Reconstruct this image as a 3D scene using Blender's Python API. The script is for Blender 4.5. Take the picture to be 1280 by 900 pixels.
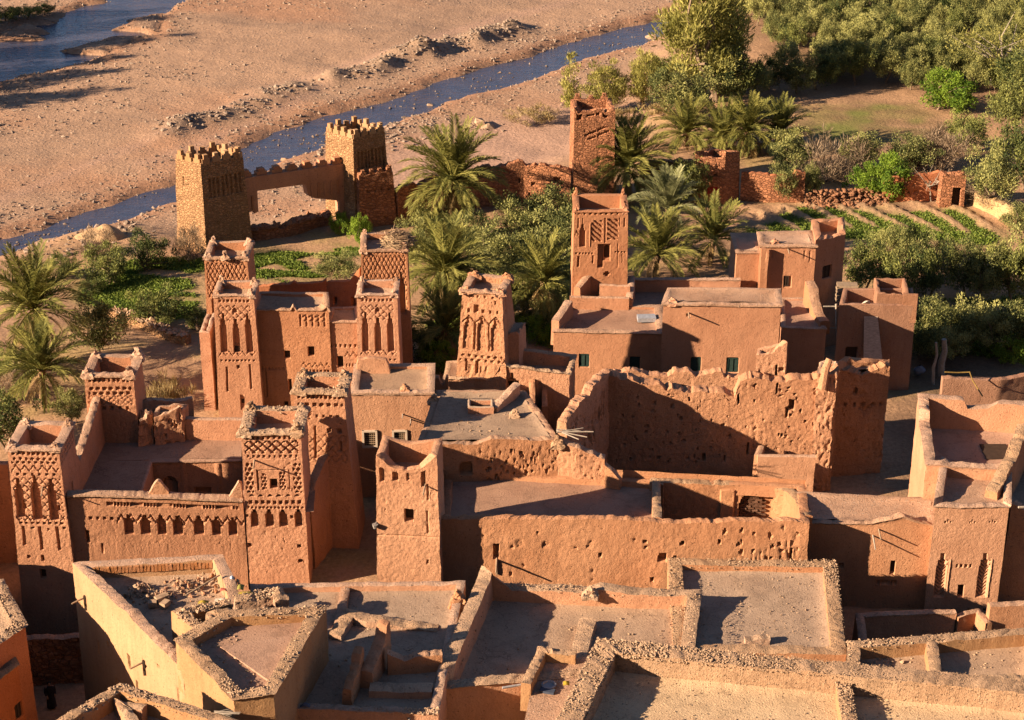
import bpy, math, random
import numpy as np
from mathutils import Vector, Quaternion

S = bpy.context.scene
for o in list(bpy.data.objects):
    bpy.data.objects.remove(o)
COL = S.collection
rng = np.random.default_rng(7)
random.seed(7)

# ------------------------------------------------------------------ camera, sky, sun, exposure
CAM_F, CAM_P, CAM_H = 2388.0, math.radians(25.0), 60.0
cam = bpy.data.cameras.new('camera')
cam.sensor_width = 36.0
cam.lens = 36.0 * CAM_F / 1280.0
cam.clip_start = 1.0
cam.clip_end = 6000.0
cam_o = bpy.data.objects.new('camera', cam)
COL.objects.link(cam_o)
cam_o.location = (0, 0, CAM_H)
cam_o.rotation_euler = (math.pi / 2 - CAM_P, 0, 0)
S.camera = cam_o

SUN_EL = math.radians(21.0)
SUN_AZ = math.radians(21.0)          # the light travels towards +x and a little away from the camera
to_sun = Vector((-math.cos(SUN_EL) * math.cos(SUN_AZ), -math.cos(SUN_EL) * math.sin(SUN_AZ), math.sin(SUN_EL)))
W = bpy.data.worlds.new('World')
S.world = W
W.use_nodes = True
nt = W.node_tree
bg = nt.nodes['Background']
sky = nt.nodes.new('ShaderNodeTexSky')
sky.sky_type = 'NISHITA'
sky.sun_disc = False
sky.sun_elevation = SUN_EL
sky.sun_rotation = math.atan2(to_sun.x, to_sun.y) % (2 * math.pi)
sky.altitude = 1800
sky.air_density = 0.8
sky.dust_density = 0.5
sky.ozone_density = 2.0
nt.links.new(sky.outputs[0], bg.inputs[0])
bg.inputs[1].default_value = 0.05
sun = bpy.data.lights.new('sun', 'SUN')
sun.energy = 5.0
sun.angle = math.radians(0.5)
sun.color = (1.0, 0.785, 0.55)
sun_o = bpy.data.objects.new('sun', sun)
COL.objects.link(sun_o)
sun_o.rotation_euler = (-to_sun).to_track_quat('-Z', 'Y').to_euler()
sun_o.location = (-80, 40, 90)
S.view_settings.view_transform = 'Standard'
S.view_settings.look = 'None'
S.view_settings.exposure = 1.5
S.view_settings.gamma = 1.0
S.cycles.diffuse_bounces = 1

# ------------------------------------------------------------------ survey helpers
def ray(px, py):
    cx = (px - 640.0) / CAM_F
    cy = (450.0 - py) / CAM_F
    return np.array((cx, math.cos(CAM_P) + cy * math.sin(CAM_P), -math.sin(CAM_P) + cy * math.cos(CAM_P)))

def at(px, py, z=0.0):
    """ground position (x, y) of a point measured in the photograph, at height z"""
    d = ray(px, py)
    t = (z - CAM_H) / d[2]
    return np.array((t * d[0], t * d[1]))

def atY(px, py, Y):
    d = ray(px, py)
    t = Y / d[1]
    return np.array((t * d[0], Y, CAM_H + t * d[2]))

def px_per_m(p):
    return CAM_F / (p[1] * math.cos(CAM_P) + (CAM_H - (p[2] if len(p) > 2 else 0)) * math.sin(CAM_P))

# ------------------------------------------------------------------ noise
def _hash(ix, iy, iz, seed):
    h = (ix.astype(np.uint32) * np.uint32(374761393)) ^ (iy.astype(np.uint32) * np.uint32(668265263)) ^ (iz.astype(np.uint32) * np.uint32(2147483647)) ^ np.uint32((seed * 974634777) & 0xffffffff)
    h = (h ^ (h >> np.uint32(13))) * np.uint32(1274126177)
    h = (h ^ (h >> np.uint32(16))) * np.uint32(2246822519)
    h = h ^ (h >> np.uint32(15))
    return h.astype(np.float64) / 2147483648.0 - 1.0

def vnoise(p, scale=1.0, seed=0):
    """value noise in -1..1 on an (..., 3) array"""
    p = np.asarray(p, dtype=np.float64)
    sh = p.shape[:-1]
    q = p.reshape(-1, 3) * scale + 1000.0
    f = np.floor(q)
    w = q - f
    w = w * w * (3 - 2 * w)
    i = f.astype(np.int64)
    r = 0
    for dx in (0, 1):
        for dy in (0, 1):
            for dz in (0, 1):
                wt = (w[:, 0] if dx else 1 - w[:, 0]) * (w[:, 1] if dy else 1 - w[:, 1]) * (w[:, 2] if dz else 1 - w[:, 2])
                r = r + wt * _hash(i[:, 0] + dx, i[:, 1] + dy, i[:, 2] + dz, seed)
    return r.reshape(sh)

def fbm(p, scale=1.0, seed=0, n=3):
    r = 0
    a = 1.0
    for k in range(n):
        r = r + a * vnoise(p, scale * 2.03 ** k, seed + k)
        a *= 0.5
    return r / 1.6

def sstep(a, b, x):
    t = np.clip((x - a) / (b - a), 0, 1)
    return t * t * (3 - 2 * t)

# ------------------------------------------------------------------ objects
def mesh_new(name, V, F, mats, mi=None, smooth=None):
    """V (n,3); F list of (m,k) int arrays (faces with k corners)"""
    me = bpy.data.meshes.new(name)
    V = np.asarray(V, dtype=np.float32)
    me.vertices.add(len(V))
    me.vertices.foreach_set('co', V.ravel())
    F = [np.asarray(f, dtype=np.int32) for f in F if len(f)]
    idx = np.concatenate([f.ravel() for f in F])
    starts = []
    s = 0
    for f in F:
        starts.append(s + np.arange(len(f)) * f.shape[1])
        s += f.size
    starts = np.concatenate(starts).astype(np.int32)
    me.loops.add(len(idx))
    me.loops.foreach_set('vertex_index', idx)
    me.polygons.add(len(starts))
    me.polygons.foreach_set('loop_start', starts)
    for m in mats:
        me.materials.append(m)
    if mi is not None:
        me.polygons.foreach_set('material_index', np.asarray(mi, dtype=np.int32))
    me.update(calc_edges=True)
    me.validate()
    if smooth is None:
        me.shade_flat()
    else:
        me.shade_smooth()
        if smooth < 170:
            me.set_sharp_from_angle(angle=math.radians(smooth))
    return me

class Geo:
    def __init__(s):
        s.V = []; s.F = []; s.M = []; s.n = 0
    def add(s, V, F, m=0):
        V = np.asarray(V, dtype=np.float64).reshape(-1, 3)
        F = np.asarray(F, dtype=np.int64)
        s.V.append(V); s.F.append(F + s.n); s.M.append(np.full(len(F), m)); s.n += len(V)
    def grid(s, P, m=0, closed=False, flip=False):
        r, c = P.shape[:2]
        I = np.arange(r * c).reshape(r, c)
        J = np.roll(I, -1, axis=1) if closed else I[:, 1:]
        A = I if closed else I[:, :-1]
        q = np.stack([A[:-1], J[:-1], J[1:], A[1:]], -1)
        rows = q.shape[0]
        if np.ndim(m):
            mm = np.repeat(np.asarray(m), q.shape[1])
        else:
            mm = np.full(q.shape[0] * q.shape[1], m)
        q = q.reshape(-1, 4)
        if flip:
            q = q[:, ::-1]
        s.V.append(P.reshape(-1, 3)); s.F.append(q + s.n); s.M.append(mm); s.n += r * c
    def box(s, c, sz, rz=0.0, m=0, taper=1.0):
        x, y, z = [v / 2 for v in sz]
        t = taper
        V = np.array([(-x, -y, -z), (x, -y, -z), (x, y, -z), (-x, y, -z), (-x * t, -y * t, z), (x * t, -y * t, z), (x * t, y * t, z), (-x * t, y * t, z)])
        cs, sn = math.cos(rz), math.sin(rz)
        R = np.array([(cs, -sn, 0), (sn, cs, 0), (0, 0, 1)])
        s.add(V @ R.T + np.asarray(c), [(0, 3, 2, 1), (4, 5, 6, 7), (0, 1, 5, 4), (1, 2, 6, 5), (2, 3, 7, 6), (3, 0, 4, 7)], m)
    def tube(s, pts, rad, k=7, m=0, caps=True):
        pts = np.asarray(pts, dtype=float)
        n = len(pts)
        rad = np.broadcast_to(np.asarray(rad, dtype=float), (n,))
        d = np.gradient(pts, axis=0)
        d /= np.linalg.norm(d, axis=1)[:, None] + 1e-9
        ref = np.array((0.31, 0.95, 0.05)) if abs(d[0, 1]) < 0.9 else np.array((1.0, 0, 0))
        rings = []
        for i in range(n):
            a = np.cross(d[i], ref); a /= np.linalg.norm(a)
            b = np.cross(d[i], a)
            an = np.arange(k) * 2 * math.pi / k
            rings.append(pts[i] + rad[i] * (np.cos(an)[:, None] * a + np.sin(an)[:, None] * b))
        P = np.array(rings)
        s.grid(P, m, closed=True, flip=True)
        if caps:
            for r_, f in ((P[0], 0), (P[-1], 1)):
                tri = [(0, j, j + 1) if f == 0 else (0, j + 1, j) for j in range(1, k - 1)]
                tri = [(t[0], t[1], t[2], t[2]) for t in tri]
                V = r_
                s.add3(V, [(t[0], t[1], t[2]) for t in tri], m)
    def add3(s, V, F, m=0):
        s.add(V, F, m)
    def mesh(s, name, mats, smooth=None, loc=(0, 0, 0)):
        V = np.concatenate(s.V) - np.asarray(loc, dtype=float)
        # keep face order by size class
        by = {}
        for f, m in zip(s.F, s.M):
            by.setdefault(f.shape[1], []).append((f, m))
        F = []; M = []
        for k in by:
            F.append(np.concatenate([a for a, b in by[k]])); M.append(np.concatenate([b for a, b in by[k]]))
        return mesh_new(name, V, F, mats, np.concatenate(M), smooth)

def link(name, me, parent=None, loc=(0, 0, 0), rz=0.0, sc=None):
    o = bpy.data.objects.new(name, me)
    COL.objects.link(o)
    o.location = loc
    if rz:
        o.rotation_euler = (0, 0, rz)
    if sc is not None:
        o.scale = sc if np.ndim(sc) else (sc, sc, sc)
    if parent is not None:
        o.parent = parent
    return o

def tag(o, label=None, cat=None, group=None, kind=None):
    if label: o['label'] = label
    if cat: o['category'] = cat
    if group: o['group'] = group
    if kind: o['kind'] = kind
    return o

def thing(name, loc, label, cat, group=None, rz=0.0):
    o = bpy.data.objects.new(name, None)
    COL.objects.link(o)
    o.empty_display_size = 0.3
    o.location = tuple(float(v) for v in loc)
    o.rotation_euler = (0, 0, rz)
    return tag(o, label, cat, group)

def part(name, geo, mats, parent, smooth=None, label=None, kind=None):
    """geometry given in world coordinates becomes a child of its (unrotated) thing or part"""
    off = np.zeros(3)
    p = parent
    while p is not None:
        off += np.array(p.location)
        p = p.parent
    me = geo.mesh(name, mats, smooth, off)
    o = link(name, me, parent)
    if label: o['label'] = label
    if kind: o['kind'] = kind
    return o

def world_mesh(name, geo, mats, smooth=None, loc=None):
    """a top-level mesh whose origin is put at loc"""
    if loc is None:
        loc = np.concatenate(geo.V).mean(axis=0)
    me = geo.mesh(name, mats, smooth, loc)
    return link(name, me, None, tuple(float(v) for v in loc))

# ------------------------------------------------------------------ materials
_mats = {}
def nodes_of(name):
    m = bpy.data.materials.new(name)
    m.use_nodes = True
    n = m.node_tree
    b = n.nodes['Principled BSDF']
    return m, n, b, n.links.new

def N(n, typ, **kw):
    x = n.nodes.new(typ)
    for k, v in kw.items():
        if k.startswith('i_'):
            x.inputs[k[2:].replace('_', ' ')].default_value = v
        else:
            setattr(x, k, v)
    return x

def noise_node(n, vec, scale, detail=3, rough=0.55, mapping=None):
    if mapping is not None:
        mp = N(n, 'ShaderNodeMapping')
        mp.inputs['Scale'].default_value = mapping
        n.links.new(vec, mp.inputs['Vector'])
        vec = mp.outputs[0]
    t = N(n, 'ShaderNodeTexNoise')
    t.inputs['Scale'].default_value = scale
    t.inputs['Detail'].default_value = detail
    t.inputs['Roughness'].default_value = rough
    n.links.new(vec, t.inputs['Vector'])
    return t.outputs['Fac']

def ramp(n, fac, a, b, c0=0.0, c1=1.0):
    r = N(n, 'ShaderNodeMapRange')
    r.inputs['From Min'].default_value = a
    r.inputs['From Max'].default_value = b
    r.inputs['To Min'].default_value = c0
    r.inputs['To Max'].default_value = c1
    n.links.new(fac, r.inputs['Value'])
    return r.outputs[0]

def mixc(n, fac, a, b, mode='MIX'):
    x = N(n, 'ShaderNodeMix', data_type='RGBA', blend_type=mode)
    for sock, v in ((x.inputs[6], a), (x.inputs[7], b)):
        if isinstance(v, (tuple, list)):
            sock.default_value = tuple(v)[:3] + (1.0,)
        else:
            n.links.new(v, sock)
    if isinstance(fac, float):
        x.inputs[0].default_value = fac
    else:
        n.links.new(fac, x.inputs[0])
    return x.outputs[2]

def mathn(n, op, a, b):
    x = N(n, 'ShaderNodeMath', operation=op)
    for i, v in enumerate((a, b)):
        if isinstance(v, (int, float)):
            x.inputs[i].default_value = v
        else:
            n.links.new(v, x.inputs[i])
    return x.outputs[0]

def earth(name, c, c2=None, grain=0.3, pebble=0.0, bump=0.5, streak=0.25, pscale=7.0, pcol=None, patch=0.5):
    """dried mud: patches, rain streaks, straw and grit"""
    if name in _mats:
        return _mats[name]
    m, n, b, L = nodes_of(name)
    c = np.array(c)
    c2 = np.array(c2) if c2 is not None else c * np.array((0.82, 0.74, 0.7))
    pos = N(n, 'ShaderNodeNewGeometry').outputs['Position']
    big = ramp(n, noise_node(n, pos, patch, 4, 0.6), 0.35, 0.65)
    col = mixc(n, big, tuple(c), tuple(c2))
    col = mixc(n, ramp(n, noise_node(n, pos, 0.22, 4, 0.65), 0.5, 0.72, 0.0, 0.55), col, tuple(np.minimum(c * np.array((1.16, 1.2, 1.22)), 0.7)))
    st = ramp(n, noise_node(n, pos, 1.0, 3, 0.6, mapping=(2.2, 2.2, 0.25)), 0.45, 0.72, 0.0, streak * 1.5)
    col = mixc(n, st, col, tuple(c * np.array((0.62, 0.55, 0.52))))
    fine = noise_node(n, pos, 9.0, 5, 0.7)
    col = mixc(n, ramp(n, fine, 0.3, 0.72), col, mixc(n, grain, col, tuple(np.minimum(c * 1.7, 0.75)), 'MIX'))
    dk = ramp(n, noise_node(n, pos, 17.0, 3, 0.7), 0.25, 0.42, grain * 1.1, 0.0)
    col = mixc(n, dk, col, tuple(c * 0.42))
    # pits and straw voids, and faint lift lines of the rammed courses
    pit = ramp(n, noise_node(n, pos, 7.5, 2, 0.5), 0.27, 0.36, 1.0, 0.0)
    col = mixc(n, mathn(n, 'MULTIPLY', pit, min(1.0, 0.35 + grain)), col, tuple(c * 0.36))
    sx = N(n, 'ShaderNodeSeparateXYZ'); L(pos, sx.inputs[0])
    zz = mathn(n, 'ADD', sx.outputs[2], mathn(n, 'MULTIPLY', noise_node(n, pos, 0.7, 2), 0.35))
    lift = ramp(n, mathn(n, 'PINGPONG', zz, 0.42), 0.0, 0.035, 0.30 * min(1.0, streak * 3), 0.0)
    col = mixc(n, mathn(n, 'MULTIPLY', lift, ramp(n, noise_node(n, pos, 0.9, 3), 0.45, 0.6)), col, tuple(c * 0.5))
    fleck = ramp(n, noise_node(n, pos, 26.0, 2, 0.5, mapping=(1.0, 1.0, 0.5)), 0.66, 0.74, 0.0, 0.7)
    col = mixc(n, fleck, col, tuple(np.minimum(c * 1.45, 0.75)))
    hgt = mathn(n, 'ADD', mathn(n, 'MULTIPLY', fine, 1.1), mathn(n, 'MULTIPLY', noise_node(n, pos, 16.0, 4, 0.75), 0.4))
    hgt = mathn(n, 'SUBTRACT', hgt, mathn(n, 'MULTIPLY', pit, 0.6))
    if pebble > 0:
        v = N(n, 'ShaderNodeTexVoronoi')
        v.inputs['Scale'].default_value = pscale
        L(pos, v.inputs['Vector'])
        pc = pcol or tuple(np.minimum(c * 1.5, 0.7))
        sep = N(n, 'ShaderNodeSeparateColor')
        L(v.outputs['Color'], sep.inputs[0])
        on = mathn(n, 'MULTIPLY', ramp(n, v.outputs['Distance'], 0.28, 0.42, 1.0, 0.0), ramp(n, sep.outputs[0], 1 - pebble, 1 - pebble + 0.1))
        tone = mixc(n, sep.outputs[1], pc, tuple(c * 0.55))
        col = mixc(n, on, col, tone)
        hgt = mathn(n, 'ADD', hgt, mathn(n, 'MULTIPLY', on, 0.8))
    if streak == 0.0:      # flat earth: drying cracks and old puddle rims
        vc_ = N(n, 'ShaderNodeTexVoronoi', feature='DISTANCE_TO_EDGE'); vc_.inputs['Scale'].default_value = 0.7
        wv = N(n, 'ShaderNodeVectorMath', operation='ADD')
        nz_ = N(n, 'ShaderNodeTexNoise'); nz_.inputs['Scale'].default_value = 1.6; L(pos, nz_.inputs['Vector'])
        L(pos, wv.inputs[0]); L(nz_.outputs['Color'], wv.inputs[1]); L(wv.outputs[0], vc_.inputs['Vector'])
        ck = mathn(n, 'MULTIPLY', ramp(n, vc_.outputs['Distance'], 0.008, 0.025, 0.55, 0.0), ramp(n, noise_node(n, pos, 0.5, 2), 0.45, 0.6))
        col = mixc(n, ck, col, tuple(c * 0.45))
        pd = noise_node(n, pos, 0.55, 3, 0.5)
        rim = mathn(n, 'MULTIPLY', ramp(n, pd, 0.53, 0.56), ramp(n, pd, 0.56, 0.64, 1.0, 0.0))
        col = mixc(n, mathn(n, 'MULTIPLY', rim, 0.4), col, tuple(c * 0.62))
    oi = N(n, 'ShaderNodeObjectInfo')
    hv = N(n, 'ShaderNodeHueSaturation'); L(col, hv.inputs['Color']); L(ramp(n, oi.outputs['Random'], 0, 1, 0.91, 1.08), hv.inputs['Value'])
    L(ramp(n, oi.outputs['Random'], 0, 1, 1.06, 0.95), hv.inputs['Saturation'])
    col = hv.outputs[0]
    L(col, b.inputs['Base Color'])
    b.inputs['Roughness'].default_value = 0.95
    b.inputs['Specular IOR Level'].default_value = 0.15
    bp = N(n, 'ShaderNodeBump')
    bp.inputs['Strength'].default_value = bump
    bp.inputs['Distance'].default_value = 0.10
    L(hgt, bp.inputs['Height'])
    L(bp.outputs[0], b.inputs['Normal'])
    _mats[name] = m
    return m

def stonework(name, c, mortar, scale=(2.4, 2.4, 4.4)):
    """rough coursed rubble seen from far: stones and mud joints as colour and fine relief"""
    if name in _mats:
        return _mats[name]
    m, n, b, L = nodes_of(name)
    pos = N(n, 'ShaderNodeNewGeometry').outputs['Position']
    mp = N(n, 'ShaderNodeMapping')
    mp.inputs['Scale'].default_value = scale
    L(pos, mp.inputs['Vector'])
    v = N(n, 'ShaderNodeTexVoronoi', feature='DISTANCE_TO_EDGE')
    v.inputs['Scale'].default_value = 1.0
    L(mp.outputs[0], v.inputs['Vector'])
    v2 = N(n, 'ShaderNodeTexVoronoi')
    v2.inputs['Scale'].default_value = 1.0
    L(mp.outputs[0], v2.inputs['Vector'])
    sep = N(n, 'ShaderNodeSeparateColor')
    L(v2.outputs['Color'], sep.inputs[0])
    c = np.array(c)
    st = mixc(n, sep.outputs[0], tuple(c * 0.72), tuple(np.minimum(c * 1.3, 0.75)))
    st = mixc(n, ramp(n, noise_node(n, pos, 8.0, 4), 0.35, 0.7, 0, 0.4), st, tuple(c * 0.6))
    j = ramp(n, v.outputs['Distance'], 0.03, 0.12)
    col = mixc(n, j, tuple(mortar), st)
    L(col, b.inputs['Base Color'])
    b.inputs['Roughness'].default_value = 0.95
    b.inputs['Specular IOR Level'].default_value = 0.15
    bp = N(n, 'ShaderNodeBump')
    bp.inputs['Strength'].default_value = 0.9
    bp.inputs['Distance'].default_value = 0.12
    L(mathn(n, 'ADD', j, mathn(n, 'MULTIPLY', noise_node(n, pos, 6.0, 4), 0.8)), bp.inputs['Height'])
    L(bp.outputs[0], b.inputs['Normal'])
    _mats[name] = m
    return m

def plain(name, c, rough=0.8, var=0.25, scale=6.0, mapping=None, spec=0.2):
    if name in _mats:
        return _mats[name]
    m, n, b, L = nodes_of(name)
    c = np.array(c)
    pos = N(n, 'ShaderNodeNewGeometry').outputs['Position']
    f = ramp(n, noise_node(n, pos, scale, 4, 0.6, mapping), 0.3, 0.7)
    L(mixc(n, f, tuple(c * (1 - var)), tuple(np.minimum(c * (1 + var), 0.9))), b.inputs['Base Color'])
    b.inputs['Roughness'].default_value = rough
    b.inputs['Specular IOR Level'].default_value = spec
    _mats[name] = m
    return m

def leafy(name, dark, light, transl=0.18):
    """foliage: the tone of each clump is stored on the mesh, and every tree shifts a little"""
    if name in _mats:
        return _mats[name]
    m, n, b, L = nodes_of(name)
    a = N(n, 'ShaderNodeAttribute', attribute_name='tint')
    oi = N(n, 'ShaderNodeObjectInfo')
    t = mathn(n, 'ADD', a.outputs['Fac'], ramp(n, oi.outputs['Random'], 0, 1, -0.34, 0.3))
    x = N(n, 'ShaderNodeClamp')
    L(t, x.inputs[0])
    col = mixc(n, x.outputs[0], dark, light)
    L(col, b.inputs['Base Color'])
    b.inputs['Roughness'].default_value = 0.7
    b.inputs['Specular IOR Level'].default_value = 0.2
    tr = N(n, 'ShaderNodeBsdfTranslucent')
    L(col, tr.inputs['Color'])
    mx = N(n, 'ShaderNodeMixShader')
    mx.inputs[0].default_value = transl
    L(b.outputs[0], mx.inputs[1]); L(tr.outputs[0], mx.inputs[2])
    L(mx.outputs[0], n.nodes['Material Output'].inputs['Surface'])
    _mats[name] = m
    return m

AD = earth('adobe_warm', (0.46, 0.235, 0.135), (0.38, 0.18, 0.098), bump=0.55)
ADK = earth('adobe_kasbah', (0.44, 0.215, 0.122), (0.36, 0.165, 0.09), bump=0.6, grain=0.35)
ADP = earth('adobe_pink', (0.43, 0.21, 0.12), (0.37, 0.17, 0.095), bump=0.4, grain=0.2)
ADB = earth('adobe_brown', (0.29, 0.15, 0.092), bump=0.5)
ADR = earth('adobe_red', (0.40, 0.155, 0.075), bump=0.5)
ADY = earth('adobe_straw', (0.38, 0.22, 0.115), (0.33, 0.175, 0.09), bump=0.45, grain=0.25)
ADX = earth('adobe_eroded', (0.46, 0.235, 0.135), (0.38, 0.18, 0.1), bump=0.8, grain=0.45, streak=0.35)
GRV = earth('gravel_mud', (0.40, 0.255, 0.16), (0.34, 0.205, 0.125), bump=0.8, grain=0.45, pebble=0.35, pscale=9.0, pcol=(0.50, 0.36, 0.25), streak=0.0)
COP = earth('mud_coping', (0.42, 0.26, 0.175), bump=0.7, grain=0.4, pebble=0.25, pscale=10.0, pcol=(0.55, 0.45, 0.37), streak=0.0)
ROOF = earth('roof_earth', (0.36, 0.235, 0.155), (0.28, 0.175, 0.115), bump=0.4, grain=0.4, pebble=0.12, pscale=9.0, streak=0.0)
ROOFG = earth('roof_grey', (0.34, 0.235, 0.165), (0.27, 0.18, 0.125), bump=0.4, grain=0.4, pebble=0.15, pscale=9.0, streak=0.0)
ROOFP = earth('roof_pink', (0.35, 0.21, 0.145), (0.28, 0.16, 0.11), bump=0.35, grain=0.35, streak=0.0)
STY = stonework('stone_yellow', (0.40, 0.225, 0.115), (0.345, 0.19, 0.095), (3.4, 3.4, 5.5))
STR = stonework('stone_red', (0.42, 0.185, 0.095), (0.30, 0.125, 0.065))
WOOD_VOID = plain('dark_wood_and_void', (0.045, 0.028, 0.02), 0.8)  # dark wood, also the painted darkness inside plain openings
WOOD = plain('weathered_wood', (0.30, 0.21, 0.14), 0.85)
WOODP = plain('pale_wood', (0.33, 0.27, 0.215), 0.85)
GREENP = plain('green_paint', (0.028, 0.05, 0.042), 0.6)
REDP = plain('red_paint', (0.30, 0.03, 0.02), 0.6)
WHITEP = plain('lime_wash', (0.55, 0.43, 0.33), 0.85, 0.12)
IRON = plain('iron_grille', (0.06, 0.045, 0.035), 0.6)
BARK = plain('bark', (0.20, 0.14, 0.095), 0.95, 0.35, 9.0)
PBARK = plain('palm_bark', (0.23, 0.145, 0.08), 0.95, 0.4, 9.0)
STONE = plain('river_stone', (0.27, 0.195, 0.145), 0.9, 0.4, 2.0)
STONEP = plain('pale_stone', (0.38, 0.25, 0.16), 0.9, 0.35, 3.0)
OLIVE = leafy('olive_leaf', (0.07, 0.085, 0.025), (0.42, 0.40, 0.135))
OLIVD = leafy('olive_leaf_deep', (0.045, 0.065, 0.02), (0.27, 0.275, 0.075))
TAMA = leafy('tamarisk_leaf', (0.16, 0.155, 0.035), (0.50, 0.45, 0.13), 0.35)
BRIGHT = leafy('bright_leaf', (0.07, 0.14, 0.015), (0.26, 0.36, 0.04), 0.35)
DRY = leafy('dry_twig', (0.16, 0.11, 0.07), (0.36, 0.26, 0.17))
STRAW = leafy('straw_grass', (0.22, 0.15, 0.06), (0.46, 0.34, 0.16))
PALM = leafy('palm_leaf', (0.085, 0.095, 0.02), (0.34, 0.31, 0.08), 0.3)
PALMG = leafy('palm_leaf_grey', (0.14, 0.15, 0.06), (0.38, 0.37, 0.18), 0.3)
PALMD = leafy('palm_leaf_dry', (0.20, 0.13, 0.05), (0.42, 0.29, 0.12), 0.2)
GRASS = leafy('grass_blade', (0.07, 0.125, 0.018), (0.23, 0.28, 0.05), 0.35)
# ------------------------------------------------------------------ mud-wall builder
def D_ops(ops, f, v, L):
    """depth map (metres into the wall) of a wall face; f along (0..1), v metres down from the top"""
    U = f[None, :] * L + 0 * v[:, None]
    Vv = v[:, None] + 0 * f[None, :]
    D = np.zeros_like(U)
    for o in ops:
        k = o[0]
        if k == 'r':
            _, fu, vt, w, h, d = o
            m = (abs(U - fu * L) < w / 2) & (Vv > vt) & (Vv < vt + h)
            D = np.where(m, np.maximum(D, d), D)
        elif k == 'rr':      # raised
            _, fu, vt, w, h, d = o
            m = (abs(U - fu * L) < w / 2) & (Vv > vt) & (Vv < vt + h)
            D = np.where(m, -d, D)
        elif k == 'a':       # round arch
            _, fu, vt, w, h, d = o
            du = abs(U - fu * L); r = w / 2
            m = (du < r) & (Vv < vt + h) & ((Vv > vt + r) | ((du / r) ** 2 + ((Vv - vt - r) / r) ** 2 < 1))
            D = np.where(m & (Vv > vt), np.maximum(D, d), D)
        elif k == 'k':       # stepped keyhole niche
            _, fu, vt, w, h, d = o
            du = abs(U - fu * L); q = (Vv - vt) / h
            hw = np.where(q < 0.16, 0.16, np.where(q < 0.28, 0.34, 0.5)) * w
            m = (du < hw) & (q > 0) & (q < 1)
            D = np.where(m, np.maximum(D, d), D)
        elif k == 'row':
            _, f0, f1, vt, n, w, h, d = o
            for i in range(n):
                c = (f0 + (f1 - f0) * (i + 0.5) / n) * L
                m = (abs(U - c) < w / 2) & (Vv > vt) & (Vv < vt + h)
                D = np.where(m, np.maximum(D, d), D)
        elif k == 'tri':
            _, f0, f1, vt, n, w, h, d = o
            for i in range(n):
                c = (f0 + (f1 - f0) * (i + 0.5) / n) * L
                q = (Vv - vt) / h
                m = (abs(U - c) < w / 2 * q) & (q > 0) & (q < 1)
                D = np.where(m, np.maximum(D, d), D)
        elif k == 'dia':     # lozenge lattice
            _, f0, f1, v0, v1, pw, ph, th, d = o
            a = (U - f0 * L) / pw; b = (Vv - v0) / ph
            s1 = abs((a + b) % 1 - 0.5); s2 = abs((a - b) % 1 - 0.5)
            m = ((s1 < th) | (s2 < th)) & (U > f0 * L) & (U < f1 * L) & (Vv > v0) & (Vv < v1)
            D = np.where(m, np.maximum(D, d), D)
        elif k == 'dot':     # staggered holes
            _, f0, f1, v0, v1, pw, ph, r, d = o
            b = np.floor((Vv - v0) / ph)
            a = ((U - f0 * L) / pw + 0.5 * (b % 2)) % 1 - 0.5
            c = ((Vv - v0) / ph) % 1 - 0.5
            m = ((a * pw / r) ** 2 + (c * ph / r) ** 2 < 1) & (U > f0 * L) & (U < f1 * L) & (Vv > v0) & (Vv < v1)
            D = np.where(m, np.maximum(D, d), D)
        elif k == 'zig':
            _, f0, f1, vt, h, pw, th, d = o
            a = abs(((U - f0 * L) / pw) % 1 - 0.5) * 2
            m = (abs((Vv - vt) / h - a) < th) & (U > f0 * L) & (U < f1 * L)
            D = np.where(m, np.maximum(D, d), D)
        elif k == 'chev':    # stack of chevrons in a panel
            _, fu, vt, w, h, ph, d = o
            m = (abs(U - fu * L) < w / 2) & (Vv > vt) & (Vv < vt + h)
            a = ((Vv + abs(U - fu * L) * 1.1) / ph) % 1
            D = np.where(m & (a < 0.45), D + d, D)
        elif k == 'diag':    # slanted dashes
            _, fu, vt, w, h, ph, d, sg = o
            m = (abs(U - fu * L) < w / 2) & (Vv > vt) & (Vv < vt + h)
            a = ((Vv + sg * (U - fu * L)) / ph) % 1
            D = np.where(m & (a < 0.4), np.maximum(D, d), D)
        elif k == 'band':
            _, vt, h, d = o
            D = np.where((Vv > vt) & (Vv < vt + h), D + d, D)
        elif k == 'rnd':     # holes knocked in at random
            _, f0, f1, v0, v1, n_, s0, s1, d, sd = o
            rr = np.random.default_rng(sd)
            for i in range(n_):
                cu = (f0 + (f1 - f0) * rr.random()) * L; cv = v0 + (v1 - v0) * rr.random()
                hw = rr.uniform(s0, s1); hh = hw * rr.uniform(.6, 1.8)
                e = ((U - cu) / hw) ** 2 + ((Vv - cv) / hh) ** 2
                D = np.where(e < 1, np.maximum(D, d * rr.uniform(.4, 1)), D)
        elif k == 'rib':     # vertical grooves of a worn wall
            _, f0, f1, v0, v1, pw, d = o
            a = np.sin((U / pw + 0.4 * np.sin(Vv * 0.9) + 0.55 * np.sin(U * 1.7 + 0.7 * Vv) + 0.35 * np.sin(U * 4.1 + 1.3)) * 2 * math.pi) * (0.55 + 0.45 * np.sin(U * 0.9 + Vv * 1.4))
            m = (U > f0 * L) & (U < f1 * L) & (Vv > v0) & (Vv < v1)
            D = np.where(m, D + d * np.clip(a - 0.2, 0, 1), D)
    return D

class Wall:
    pass

def uv_rows(h, vc, hf):
    hf = min(hf, h)
    a = np.arange(0, hf, vc)
    b = np.arange(hf, h, 0.6)
    return np.unique(np.round(np.concatenate([a, b, [h]]), 4))

def prof(*pts):
    xs = [p[0] for p in pts]; ys = [p[1] for p in pts]
    return lambda f: np.interp(f, xs, ys)

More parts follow.
